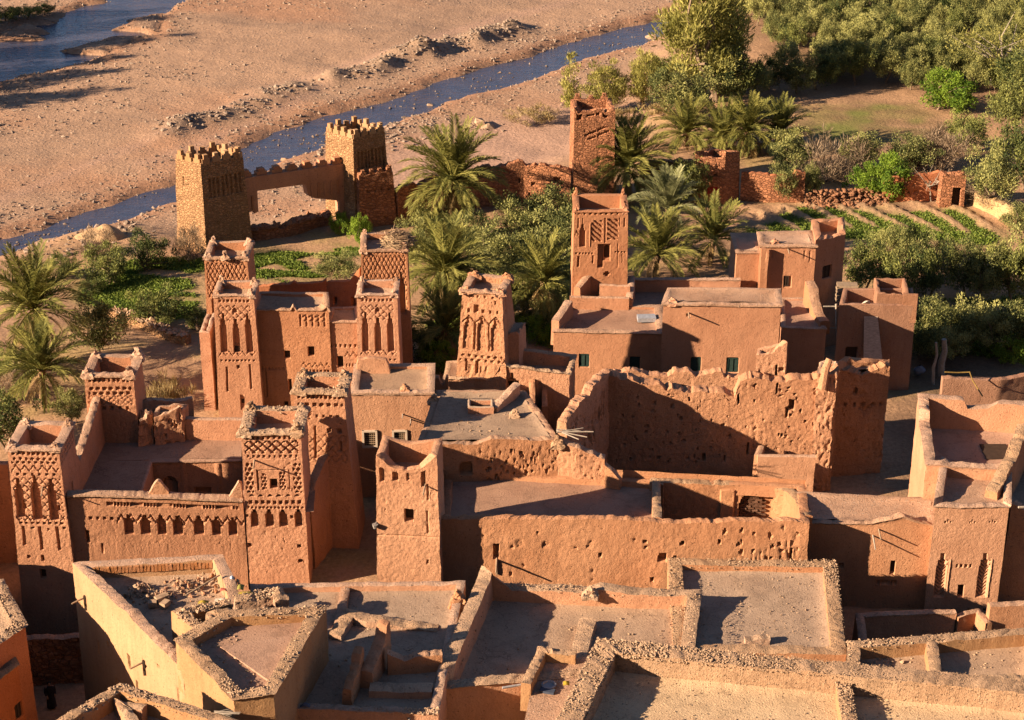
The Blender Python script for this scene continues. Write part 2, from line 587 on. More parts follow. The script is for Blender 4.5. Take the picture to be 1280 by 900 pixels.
def ring_wall(parent, poly, z1, z0=-0.6, th=0.45, deck=None, batter=0.02, cell=0.12, cells=None, vc=None, hfine=9.0, ops=None, top=None,
              er=0.06, rough=0.045, lip=None, mats=None, name='wall', seed=1, pock=None, smooth=38, roofm=None, roofname='roof', nodeck=False):
    """closed mud wall round a footprint, with parapet, coping, inner face and roof deck"""
    P = np.array([p[:2] for p in poly], dtype=float)
    n = len(P)
    e = np.roll(P, -1, axis=0) - P
    L = np.linalg.norm(e, axis=1)
    t = e / L[:, None]
    nr = np.stack([t[:, 1], -t[:, 0]], -1)
    pv = np.roll(nr, 1, axis=0)
    mit = (nr + pv) / (1 + np.sum(nr * pv, axis=1))[:, None]
    vc = vc or cell
    ops = ops or {}
    top = top or {}
    if cells is None:
        cells = [cell if i == 0 else (cell * 1.6 if i in (1, n - 1) else 0.5) for i in range(n)]
    v = uv_rows(z1 - z0, vc, hfine)
    deck = z1 - 0.5 if deck is None else deck
    Bs = []; Ms = []; Ns = []; Ds = []; Ts = []
    info = []
    for s in range(n):
        nu = max(2, int(math.ceil(L[s] / cells[s])))
        f = np.arange(nu) / nu
        s2 = (s + 1) % n
        Bs.append(P[s] * (1 - f)[:, None] + P[s2] * f[:, None])
        Ms.append(mit[s] * (1 - f)[:, None] + mit[s2] * f[:, None])
        Ns.append(np.repeat(nr[s][None], nu, 0))
        D = D_ops(ops.get(s, []), f, v, L[s]) if ops.get(s) else np.zeros((len(v), nu))
        D[:, 0] = 0
        Ds.append(D)
        Ts.append(top[s](f) if s in top else np.zeros(nu))
    B = np.concatenate(Bs); M = np.concatenate(Ms); Nn = np.concatenate(Ns); D = np.concatenate(Ds, axis=1); T = np.concatenate(Ts)
    B3 = np.concatenate([B, np.full((len(B), 1), z1)], 1)
    dz = T + er * fbm(B3, 0.9, seed) + er * 0.3 * vnoise(B3, 3.1, seed + 9) + er * .25 * vnoise(B3, 8.0, seed + 8)
    off = batter * v[:, None] + (np.where(v < lip[0], lip[1], 0)[:, None] if lip else 0)
    XY = B[None] + M[None] * off[..., None] - Nn[None] * D[..., None]
    Z = (z1 - v)[:, None] + dz[None] * np.clip(1 - v / 1.0, 0, 1)[:, None]
    outer = np.concatenate([XY, Z[..., None]], -1)
    if pock:
        sc, dp, thr = pock[:3]
        q = outer * np.array((1, 1, 0.7)) * sc * 1.9
        pk = (sstep(thr, thr + 0.3, fbm(q, 2.1, seed + 30, 2)) * 0.75 + 0.6 * sstep(thr + .1, thr + 0.4, fbm(q, 0.8, seed + 34, 2))) * (0.35 + 0.65 * sstep(-0.4, 0.4, fbm(q, 0.16, seed + 37, 2)))
        edge = np.ones(len(B)); 
        outer[..., :2] -= (Nn * edge[:, None])[None] * (pk * dp)[..., None] * np.clip((v - 0.1) / 0.3, 0, 1)[:, None, None]
    lipd = lip[1] if lip else 0.0
    # coping and inner face
    nc = 3
    cap = []
    for k in range(1, nc + 1):
        w = k / nc
        xy = B + M * (lipd - (th + lipd) * w)
        cap.append(np.concatenate([xy, (z1 + dz + 0.05 * math.sin(w * math.pi) + er * 0.7 * vnoise(np.concatenate([xy, np.full((len(xy), 1), z1)], 1), 3.0, seed + 3))[:, None]], 1))
    inn = []
    ni = max(1, int((z1 - deck) / 0.35))
    for k in range(1, ni + 2):
        w = k / (ni + 1)
        xy = B - M * (th + 0.015 * k)
        inn.append(np.concatenate([xy, (z1 + dz * (1 - w) + (deck - 0.12 - z1) * w)[:, None]], 1))
    G_ = np.concatenate([outer[::-1], np.array(cap), np.array(inn)], 0)
    nz = np.stack([fbm(G_, 0.8, seed + 40, 2), fbm(G_, 0.8, seed + 50, 2), 0.6 * fbm(G_, 1.1, seed + 60, 2)], -1)
    nz2 = np.stack([vnoise(G_, 3.7, seed + 70), vnoise(G_, 3.7, seed + 80), vnoise(G_, 3.7, seed + 90)], -1)
    G_ = G_ + rough * nz * 0.8 + rough * 0.14 * nz2 + (rough * 0.34) * np.stack([vnoise(G_, 8.5, seed + 71), vnoise(G_, 8.5, seed + 81), vnoise(G_, 8.5, seed + 91)], -1)
    mats = mats or (AD, COP)
    g = Geo()
    rows = G_.shape[0] - 1
    mi = np.zeros(rows, int)
    nv = len(v)
    mi[nv - 1:nv - 1 + nc] = 1
    if lip:
        nl = int(np.sum(v < lip[0]))
        mi[nv - 1 - nl:nv - 1] = 1
    g.grid(G_, mi, closed=True)
    o = part(name, g, list(mats), parent, smooth)
    w = Wall()
    w.P, w.t, w.nr, w.L, w.mit, w.z1, w.batter, w.obj, w.parent, w.deck, w.th, w.n = P, t, nr, L, mit, z1, batter, o, parent, deck, th, n
    if not nodeck:
        ip = P - mit * (th - 0.06)
        rg = Geo()
        if n == 4:
            nu = max(2, int(L[0] / 0.35)); nvv = max(2, int(L[1] / 0.35))
            a = np.linspace(0, 1, nu + 1); b = np.linspace(0, 1, nvv + 1)
            A, Bb = np.meshgrid(a, b)
            xy = (ip[0] * ((1 - A) * (1 - Bb))[..., None] + ip[1] * (A * (1 - Bb))[..., None] + ip[2] * (A * Bb)[..., None] + ip[3] * ((1 - A) * Bb)[..., None])
            p3 = np.concatenate([xy, np.full(xy.shape[:2] + (1,), deck)], -1)
            p3[..., 2] += 0.06 * fbm(p3, 0.45, seed + 11) + 0.02 * vnoise(p3, 2.5, seed + 12)
            # mud fillet where the roof meets the parapet
            ed = np.minimum(np.minimum(A, 1 - A) * L[0], np.minimum(Bb, 1 - Bb) * L[1])
            p3[..., 2] += 0.12 * np.exp(-ed / 0.25)
            rg.grid(p3, 0)
        else:
            rg.add(np.concatenate([ip, np.full((n, 1), deck)], 1), [list(range(n))])
        w.roof = part(roofname, rg, [roofm or ROOF], parent, 60)
    return w

def wpt(w, s, fu, v, out=0.0):
    """point on side s of a ring wall"""
    s2 = (s + 1) % w.n
    b = w.P[s] * (1 - fu) + w.P[s2] * fu
    m = w.mit[s] * (1 - fu) + w.mit[s2] * fu
    xy = b + m * w.batter * v + w.nr[s] * out
    return np.array((xy[0], xy[1], w.z1 - v))

def opening(w, s, fu, v, wd, ht, kind='dark', depth=0.3, parent=None):
    """a window or door standing in the recess at (fu, v): frame bars, leaf, grille, or a dark panel for the unlit inside"""
    c = wpt(w, s, fu, v + ht / 2, -depth)
    rz = math.atan2(w.t[s][1], w.t[s][0])
    g = Geo()
    pr = parent or w.parent
    if kind == 'dark':  # dark sheet set where only the unlit inside would show
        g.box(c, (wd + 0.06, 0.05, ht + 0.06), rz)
        return part('window', g, [WOOD_VOID], pr)
    if kind in ('green', 'red', 'wood'):
        mt = {'green': GREENP, 'red': REDP, 'wood': WOOD_VOID}[kind]
        g.box(c, (wd + 0.04, 0.05, ht + 0.04), rz)
        nm = 'door' if kind != 'green' else 'window'
        o = part(nm, g, [mt], pr)
        f = Geo()
        tx = np.array((math.cos(rz), math.sin(rz), 0)); nn = np.array((w.nr[s][0], w.nr[s][1], 0))
        q = c + nn * 0.04
        for sx in (-1, 0, 1):
            f.box(q + tx * sx * (wd / 2 - 0.03), (0.05, 0.05, ht), rz)
        for sz in (-1, 1):
            f.box(q + np.array((0, 0, sz * (ht / 2 - 0.03))) + nn * 0.003, (wd, 0.05, 0.06), rz)
        part('frame', f, [mt], o)
        return o
    if kind == 'grille':
        g.box(c, (wd + 0.04, 0.04, ht + 0.04), rz)
        o = part('window', g, [WOOD_VOID], pr)
        f = Geo()
        tx = np.array((math.cos(rz), math.sin(rz), 0)); nn = np.array((w.nr[s][0], w.nr[s][1], 0))
        q = c + nn * (depth + 0.05)
        for sx in (-1, 1):
            f.box(q + tx * sx * (wd / 2 + 0.06), (0.13, 0.1, ht + 0.25), rz)
        for sz in (-1, 1):
            f.box(q + np.array((0, 0, sz * (ht / 2 + 0.06))) + nn * 0.004, (wd + 0.24, 0.1, 0.13), rz)
        part('frame', f, [WHITEP], o)
        h = Geo()
        q = c + nn * (depth * 0.55)
        for i in range(1, 6):
            h.box(q + tx * (i / 6 - 0.5) * wd, (0.03, 0.03, ht), rz)
        for i in range(1, 7):
            h.box(q + np.array((0, 0, (i / 7 - 0.5) * ht)) + nn * 0.02, (wd, 0.03, 0.03), rz)
        part('grille', h, [WOOD], o)
        return o

def spout(w, s, fu, v, ln=0.9, droop=0.1, name='spout', mat=None, rad=0.05):
    """wooden rain spout or beam end sticking out of the wall"""
    a = wpt(w, s, fu, v, -0.2)
    b = wpt(w, s, fu, v + droop, ln)
    g = Geo()
    g.tube([a, (a + b) / 2 + np.array((0, 0, 0.02)), b], [rad, rad, rad * 0.8], 6)
    return part(name, g, [mat or WOOD], w.parent)

def finial(parent, xy, z, h=0.9, w=0.3, mat=None, seed=0, name='finial', kind=0):
    """stepped mud merlon on a tower corner"""
    shapes = [[(0, 1.15), (.22, 1.05), (.24, .8), (.45, .74), (.47, .5), (.68, .46), (.7, .34), (.9, .3), (1, .2)],
              [(0, 1.5), (.2, 1.35), (.4, 1.0), (.55, .7), (.75, .6), (.9, .55), (1, .3)],
              [(0, 1.7), (.3, 1.5), (.45, 1.1), (.62, .95), (.68, .55), (.9, .5), (1, .3)]]
    pr = shapes[kind]
    rows = []
    sq = np.array([(-1, -1), (0, -1.05), (1, -1), (1.05, 0), (1, 1), (0, 1.05), (-1, 1), (-1.05, 0)], float)
    for f, k in pr:
        rows.append(np.concatenate([np.asarray(xy)[None, :2] + sq * w * k, np.full((8, 1), z - 0.12 + f * (h + 0.12))], 1))
    P = np.array(rows)
    rows2 = [P[0]]
    for i in range(len(P) - 1):
        rows2 += [P[i] * .5 + P[i + 1] * .5, P[i + 1]]
    P = np.array(rows2)
    P = np.stack([P, (P + np.roll(P, -1, axis=1)) / 2], 2).reshape(len(P), 16, 3)
    P = P + 0.34 * w * np.stack([vnoise(P, 3.4, seed + 1), vnoise(P, 3.4, seed + 2), vnoise(P, 3.4, seed + 3)], -1) + 0.30 * w * np.stack([vnoise(P, 9, seed + 4), vnoise(P, 9, seed + 5), vnoise(P, 9, seed + 6)], -1)
    g = Geo()
    g.grid(P, 0, closed=True)
    g.add(P[-1], [list(range(16))])
    return part(name, g, [mat or COP], parent)

def corner_finials(w, h=0.9, wd=0.28, mat=None, which=(0, 1, 2, 3), kind=0, seed=0, inset=0.22, hs=None):
    for j, i in enumerate(which):
        xy = w.P[i] - w.mit[i] * inset
        hh = hs[j] if hs else h * (1 + 0.15 * math.sin(i * 2.3 + seed))
        finial(w.parent, xy, w.z1 - .08, hh * .72, wd * .82, mat, seed + i, kind=kind)

def wall_run(parent, pts, z1, z0=-0.6, th=0.45, cell=0.12, vc=None, hfine=8.0, ops=None, top=None, er=0.1, rough=0.05, mats=None, name='wall',
             seed=1, pock=None, batter=0.02, smooth=38, lip=None, world=False):
    """free-standing mud wall along a line; the face to the right of the line is its front. z1 is a number or one height per point"""
    P = np.array([p[:2] for p in pts], dtype=float)
    n = len(P)
    zz = np.full(n, z1, float) if np.ndim(z1) == 0 else np.array(z1, float)
    seg = np.linalg.norm(np.diff(P, axis=0), axis=1)
    acc = np.concatenate([[0], np.cumsum(seg)])
    Lt = acc[-1]
    s = np.unique(np.round(np.concatenate([np.linspace(a, b, max(2, int((b - a) / cell)) + 1) for a, b in zip(acc[:-1], acc[1:])]), 5))
    C = np.stack([np.interp(s, acc, P[:, 0]), np.interp(s, acc, P[:, 1])], -1)
    Zt = np.interp(s, acc, zz)
    T = np.diff(P, axis=0) / seg[:, None]
    Ns = np.stack([T[:, 1], -T[:, 0]], -1)
    # per-point offset direction: mitre at the bends
    mit = np.concatenate([Ns[:1], (Ns[1:] + Ns[:-1]) / (1 + np.sum(Ns[1:] * Ns[:-1], 1))[:, None].clip(0.3), Ns[-1:]], 0)
    k = np.clip(np.searchsorted(acc, s, side='right') - 1, 0, n - 2)
    fl = np.clip((s - acc[k]) / seg[k], 0, 1)
    wgt_a = np.clip(1 - fl * seg[k] / 0.8, 0, 1); wgt_b = np.clip(1 - (1 - fl) * seg[k] / 0.8, 0, 1)
    M = Ns[k] * (1 - wgt_a - wgt_b)[:, None].clip(0) + mit[k] * wgt_a[:, None] + mit[k + 1] * wgt_b[:, None]
    f = s / Lt
    vc = vc or cell
    zmax = zz.max()
    C3 = np.concatenate([C, Zt[:, None]], 1)
    dz = er * fbm(C3, 0.9, seed) + er * 0.35 * vnoise(C3, 3.1, seed + 9) + er * .3 * vnoise(C3, 8.0, seed + 8)
    if top is not None:
        dz = dz + top(f)
    H = Zt + dz - z0
    h = zmax - z0
    v = uv_rows(h, vc, hfine)
    D = D_ops(ops or [], f, v, Lt) if ops else np.zeros((len(v), len(s)))
    w01 = v / h
    reach = np.maximum(1.2, 1.7 * abs(dz))
    Zr = z0 + (Zt - z0)[None] * (1 - w01)[:, None] + dz[None] * np.clip(1 - v[:, None] / reach[None], 0, 1)
    lipo = np.where(v < lip[0], lip[1], 0)[:, None] if lip else 0.0
    F_ = np.concatenate([C[None] + M[None] * (th / 2 + batter * v[:, None] + lipo)[..., None] - M[None] * D[..., None], Zr[..., None]], -1)
    vb = np.linspace(0, 1, max(4, int(h / 0.5)))
    Bk = np.concatenate([C[None] - M[None] * (th / 2 + batter * vb[:, None] * h)[..., None] + 0 * vb[:, None, None], (z0 + H[None] * (1 - vb)[:, None])[..., None]], -1)
    if pock:
        sc, dp, thr = pock[:3]
        q = F_ * np.array((1, 1, 0.7)) * sc * 1.9
        pk = (sstep(thr, thr + 0.3, fbm(q, 2.1, seed + 30, 2)) * 0.75 + 0.6 * sstep(thr + .1, thr + 0.4, fbm(q, 0.8, seed + 34, 2))) * (0.35 + 0.65 * sstep(-0.4, 0.4, fbm(q, 0.16, seed + 37, 2)))
        F_[..., :2] -= M[None] * (pk * dp)[..., None] * np.clip((v - 0.1) / 0.3, 0, 1)[:, None, None]
    cap = []
    for q in (0.25, 0.5, 0.75):
        xy = C + M * th * (0.5 - q)
        c3 = np.concatenate([xy, (Zt + dz)[:, None]], 1)
        c3[:, 2] += 0.06 * math.sin(q * math.pi) + er * 0.5 * vnoise(c3, 3.0, seed + 4)
        cap.append(c3)
    G_ = np.concatenate([F_[::-1], np.array(cap), Bk], 0)
    nz = np.stack([fbm(G_, 0.8, seed + 40, 2), fbm(G_, 0.8, seed + 50, 2), 0.6 * fbm(G_, 1.1, seed + 60, 2)], -1)
    nz2 = np.stack([vnoise(G_, 3.7, seed + 70), vnoise(G_, 3.7, seed + 80), vnoise(G_, 3.7, seed + 90)], -1)
    G_ = G_ + rough * nz * 0.8 + rough * 0.14 * nz2 + (rough * 0.34) * np.stack([vnoise(G_, 8.5, seed + 71), vnoise(G_, 8.5, seed + 81), vnoise(G_, 8.5, seed + 91)], -1)
    g = Geo()
    rows = len(G_) - 1
    mi = np.zeros(rows, int)
    nv = len(v)
    mi[nv - 1:nv + 3] = 1
    if lip:
        nl = int(np.sum(v < lip[0]))
        mi[nv - 1 - nl:nv - 1] = 1
    g.grid(G_, mi)
    # close the two ends
    for col, flip in ((0, False), (-1, True)):
        ringp = G_[:, col]
        c = np.concatenate([ringp, ringp.mean(axis=0)[None]], 0)
        m = len(ringp)
        tri = [(i, i + 1, m) if not flip else (i + 1, i, m) for i in range(m - 1)] + ([(m - 1, 0, m)] if not flip else [(0, m - 1, m)])
        g.add(c, np.array(tri)[:, ::-1])
    mats = list(mats or (AD, COP))
    if parent is None:
        return world_mesh(name, g, mats, smooth, (C[0][0], C[0][1], z0 + 0.6))
    return part(name, g, mats, parent, smooth)

def quad(fl, fr, z, depth=None, br=None, bl=None):
    """footprint from the two front corners (photo points at height z) and a depth, or four corners"""
    A = at(*fl, z); B = at(*fr, z)
    if depth is not None:
        t = (B - A) / np.linalg.norm(B - A)
        nn = np.array((-t[1], t[0]))
        return [A, B, B + nn * depth, A + nn * depth]
    return [A, B, at(*br, z), at(*bl, z)]

def cen(P, z=0.0):
    c = np.mean(np.array(P), axis=0)
    return (c[0], c[1], z)

def plate(parent, name, a, b, outline, th, mats, smooth=None):
    """upright slab of any outline between two ground points; outline in (metres along, height)"""
    a = np.asarray(a, float); b = np.asarray(b, float)
    t = (b - a) / np.linalg.norm(b - a)
    nn = np.array((t[1], -t[0]))
    F = np.array([(a[0] + t[0] * u + nn[0] * th / 2, a[1] + t[1] * u + nn[1] * th / 2, z) for u, z in outline])
    K = F - np.array((nn[0] * th, nn[1] * th, 0))
    n = len(F)
    g = Geo()
    V = np.concatenate([F, K])
    g.add(V, [list(range(n))])
    g.add(V, [list(range(2 * n - 1, n - 1, -1))])
    g.add(V, [(i, i + n, (i + 1) % n + n, (i + 1) % n) for i in range(n)])
    return part(name, g, mats, parent, smooth)

def merlons(w, s, n, h, wd, th, mat, name='merlon'):
    """stepped battlements along a side; they share one mesh"""
    rz = math.atan2(w.t[s][1], w.t[s][0])
    me = None
    for i in range(n):
        fu = (i + 0.5) / n
        c = wpt(w, s, fu, 0, -th / 2)
        if me is None:
            g = Geo()
            g.box((0, 0, h * 0.25), (wd, th, h * 0.5), 0)
            g.box((0, 0.002, h * 0.74), (wd * 0.55, th - 0.012, h * 0.5), 0)
            me = g.mesh(name, [mat])
        o = link(name, me, w.parent)
        o.location = Vector(c) - Vector(w.parent.location) + Vector((0, 0, -0.05))
        o.rotation_euler = (0, 0, rz + 0.03 * math.sin(i * 7))
        o.scale = (1, 1, 1 + 0.2 * math.sin(i * 3.1 + s))

# stones -------------------------------------------------------------
def rock_verts(seed, flat=0.7):
    r = np.random.default_rng(seed)
    t = (1 + 5 ** 0.5) / 2
    v = np.array([(-1, t, 0), (1, t, 0), (-1, -t, 0), (1, -t, 0), (0, -1, t), (0, 1, t), (0, -1, -t), (0, 1, -t), (t, 0, -1), (t, 0, 1), (-t, 0, -1), (-t, 0, 1)])
    v = v / np.linalg.norm(v[0]) * (1 + 0.22 * r.standard_normal((12, 1)).clip(-1.3, 1.3)) + 0.16 * r.standard_normal((12, 3))
    c = r.standard_normal((3, 3)); c /= np.linalg.norm(c, axis=1)[:, None]
    for k in range(3):
        q = v @ c[k]; v = v - np.clip(q - 0.45, 0, 9)[:, None] * c[k] * 0.9
    v[:, 2] *= flat
    v[:, 0] *= r.uniform(0.8, 1.45)
    return v
ROCK_F = np.array([(0, 11, 5), (0, 5, 1), (0, 1, 7), (0, 7, 10), (0, 10, 11), (1, 5, 9), (5, 11, 4), (11, 10, 2), (10, 7, 6), (7, 1, 8), (3, 9, 4), (3, 4, 2), (3, 2, 6), (3, 6, 8), (3, 8, 9), (4, 9, 5), (2, 4, 11), (6, 2, 10), (8, 6, 7), (9, 8, 1)])
ROCKS = [rock_verts(i) for i in range(8)]
OCT_F = np.array([(0, 2, 4), (2, 1, 4), (1, 3, 4), (3, 0, 4), (2, 0, 5), (1, 2, 5), (3, 1, 5), (0, 3, 5)])

def stones(pts, size, seed=0, low=False):
    """joined loose stones at the given points -> Geo"""
    r = np.random.default_rng(seed)
    pts = np.asarray(pts, float)
    n = len(pts)
    sz = size[0] + (size[1] - size[0]) * r.random(n) ** 2.5
    an = r.random(n) * 6.283
    if low:
        base = np.array([(1, 0, 0), (-1, 0, 0), (0, 1, 0), (0, -1, 0), (0, 0, .75), (0, 0, -.75)])
        V = base[None] * (1 + 0.35 * r.standard_normal((n, 6, 1)).clip(-1.5, 1.5)) + 0.15 * r.standard_normal((n, 6, 3))
        F = OCT_F
    else:
        V = np.array(ROCKS)[r.integers(0, 8, n)]
        F = ROCK_F
    c, s_ = np.cos(an), np.sin(an)
    x = V[..., 0] * c[:, None] - V[..., 1] * s_[:, None]
    y = V[..., 0] * s_[:, None] + V[..., 1] * c[:, None]
    V = np.stack([x, y, V[..., 2]], -1) * sz[:, None, None] + pts[:, None]
    k = V.shape[1]
    g = Geo()
    g.add(V.reshape(-1, 3), (F[None] + (np.arange(n) * k)[:, None, None]).reshape(-1, 3))
    return g

def rubble_on(w, sides, per_m, size, seed=0, spread=None, mats=None, name='coping_rubble'):
    """loose stones bedded in the top of a parapet"""
    r = np.random.default_rng(seed)
    pts = []
    for s in sides:
        n = int(w.L[s] * per_m)
        f = r.random(n)
        d = r.random(n) * (w.th + 0.12) - 0.06
        s2 = (s + 1) % w.n
        b = w.P[s] * (1 - f)[:, None] + w.P[s2] * f[:, None] - w.nr[s][None] * d[:, None]
        z = w.z1 + 0.03 + 0.03 * r.standard_normal(n) - np.where(d > w.th, 0.15, 0)
        pts.append(np.concatenate([b, z[:, None]], 1))
    g = stones(np.concatenate(pts), size, seed, low=True)
    return part(name, g, mats or [STONEP], w.parent, kind='stuff')

def debris(w, n, size=(.02, .08), seed=0, mats=None):
    """grit and crumbs that lie on a roof, most of them along the foot of its parapets"""
    r = np.random.default_rng(seed)
    f = r.random((n, 2))
    f = np.where(r.random((n, 1)) < .6, np.where(r.random((n, 2)) < .5, f ** 4, 1 - f ** 4) * (np.arange(2) == (r.random(n) < .5)[:, None]) + f * (np.arange(2) != (r.random(n) < .5)[:, None]), f).clip(.01, .99)
    ip = w.P - w.mit * (w.th + .03)
    a, b = f[:, :1], f[:, 1:]
    q = ip[0] * (1 - a) * (1 - b) + ip[1] * a * (1 - b) + ip[2] * a * b + ip[-1] * (1 - a) * b
    return part('roof_debris', stones(np.concatenate([q, np.full((n, 1), w.deck + .03)], 1), size, seed, True), mats or [STONEP], w.parent, kind='stuff')

def rubble_line(parent, pts, z, th, per_m, size, seed=0, mats=None, name='coping_rubble'):
    r = np.random.default_rng(seed)
    P = np.array([p[:2] for p in pts], float)
    zz = np.full(len(P), z, float) if np.ndim(z) == 0 else np.array(z, float)
    out = []
    for i in range(len(P) - 1):
        L_ = np.linalg.norm(P[i + 1] - P[i]); n = int(L_ * per_m)
        f = r.random(n); t = (P[i + 1] - P[i]) / L_
        d = (r.random(n) - 0.5) * th
        b = P[i] + (P[i + 1] - P[i]) * f[:, None] + np.array((t[1], -t[0])) * d[:, None]
        out.append(np.concatenate([b, (zz[i] * (1 - f) + zz[i + 1] * f + 0.03 + 0.03 * r.standard_normal(n))[:, None]], 1))
    return part(name, stones(np.concatenate(out), size, seed, low=True), mats or [STONEP], parent, kind='stuff')
# ------------------------------------------------------------------ terrain, river, fields
def line_at(pts, z):
    return np.array([at(x, y, z) for x, y in pts])

BANK = line_at([(-700, 520), (-200, 400), (0, 338), (60, 318), (95, 300), (150, 300), (215, 312), (330, 300), (480, 262), (600, 232), (715, 215), (840, 165), (862, 80), (885, 20), (905, -40), (940, -110), (1000, -180)], -0.6)
Z_BED, Z_WATER = -1.3, -1.75
FAR_E = [(-300, 395), (-120, 340), (0, 302), (60, 285), (130, 261), (215, 229), (270, 207), (310, 188), (345, 166), (400, 148), (480, 125), (560, 100), (650, 73), (740, 46), (800, 30), (850, 14), (900, -4), (1000, -50)]
NEAR_E = [(-300, 425), (-120, 365), (0, 329), (60, 316), (130, 284), (215, 252), (270, 237), (310, 226), (365, 196), (415, 176), (480, 158), (560, 130), (640, 106), (740, 72), (800, 56), (850, 40), (900, 24), (1000, -20)]
R1A, R1B = line_at(FAR_E, Z_WATER), line_at(NEAR_E, Z_WATER)
R2P = line_at([(-700, 330), (-300, 210), (-60, 130), (0, 106), (60, 92), (118, 80), (170, 52), (200, 28), (228, 8), (260, -12), (330, -50), (420, -90), (330, -110), (200, -60), (150, -20), (128, 2), (70, 22), (30, 40), (0, 52), (-150, 90), (-400, 160), (-700, 250)], Z_WATER)

def in_poly(x, y, P):
    P = np.asarray(P)
    c = np.zeros(x.shape, bool)
    j = len(P) - 1
    for i in range(len(P)):
        k = ((P[i, 1] > y) != (P[j, 1] > y)) & (x < (P[j, 0] - P[i, 0]) * (y - P[i, 1]) / (P[j, 1] - P[i, 1] + 1e-12) + P[i, 0])
        c ^= k
        j = i
    return c

def seg_dist(x, y, P, closed=False):
    P = np.asarray(P)
    d = np.full(x.shape, 1e9)
    m = len(P) if closed else len(P) - 1
    for i in range(m):
        a = P[i]; b = P[(i + 1) % len(P)]
        ab = b - a
        t = np.clip(((x - a[0]) * ab[0] + (y - a[1]) * ab[1]) / (ab @ ab + 1e-12), 0, 1)
        d = np.minimum(d, np.hypot(x - a[0] - t * ab[0], y - a[1] - t * ab[1]))
    return d

def sdist(x, y, P):
    d = seg_dist(x, y, P, True)
    return np.where(in_poly(x, y, P), -d, d)

POLY1 = np.concatenate([R1A, R1B[::-1]])
BANKP = np.concatenate([BANK, np.array([(700, 600), (700, -400), (-700, -400)])])
GRASS_P = [line_at(p, 0) for p in (
    [(300, 325), (345, 318), (420, 310), (455, 312), (455, 352), (400, 356), (310, 352)],
    [(125, 345), (170, 325), (255, 320), (255, 420), (215, 405), (150, 385), (100, 370)],
    [(925, 285), (1000, 262), (1110, 266), (1200, 258), (1265, 290), (1265, 310), (1100, 304), (925, 304)],
    [(1020, 135), (1120, 128), (1180, 150), (1160, 178), (1030, 180), (985, 160)],
    [(1060, 380), (1280, 370), (1300, 450), (1140, 450)],
    [(560, 300), (720, 290), (720, 420), (520, 430)],
)]
SAND_P = line_at([(480, 190), (560, 162), (660, 135), (720, 128), (840, 135), (850, 190), (715, 214), (600, 228), (480, 240)], -0.9)
FURROW = line_at([(915, 268), (990, 254), (1200, 250), (1260, 270), (1240, 292), (1100, 284), (925, 290)], 0)
fa, fb = at(1040, 255), at(1090, 283)
FURD = (fb - fa) / np.linalg.norm(fb - fa)
TRACKS = [line_at(p, Z_BED) for p in ([(180, 205), (330, 150), (480, 66), (620, 22), (720, 0)], [(0, 250), (150, 190), (360, 105), (560, 40), (700, 8)])]
YARD_SHADE = line_at([(1120, 430), (1300, 430), (1300, 640), (1120, 640)], 0)
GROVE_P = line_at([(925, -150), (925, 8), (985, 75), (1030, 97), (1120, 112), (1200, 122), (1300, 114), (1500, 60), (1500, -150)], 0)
RIDGES = [(line_at([(212, 166), (240, 152), (300, 142), (340, 120), (368, 112)], Z_BED), 2.2, 0.9), (line_at([(418, 100), (460, 92), (505, 70), (520, 66)], Z_BED), 2.0, 1.3),
          (line_at([(528, 70), (560, 58), (590, 54), (612, 44), (636, 38)], Z_BED), 2.2, 1.5)]

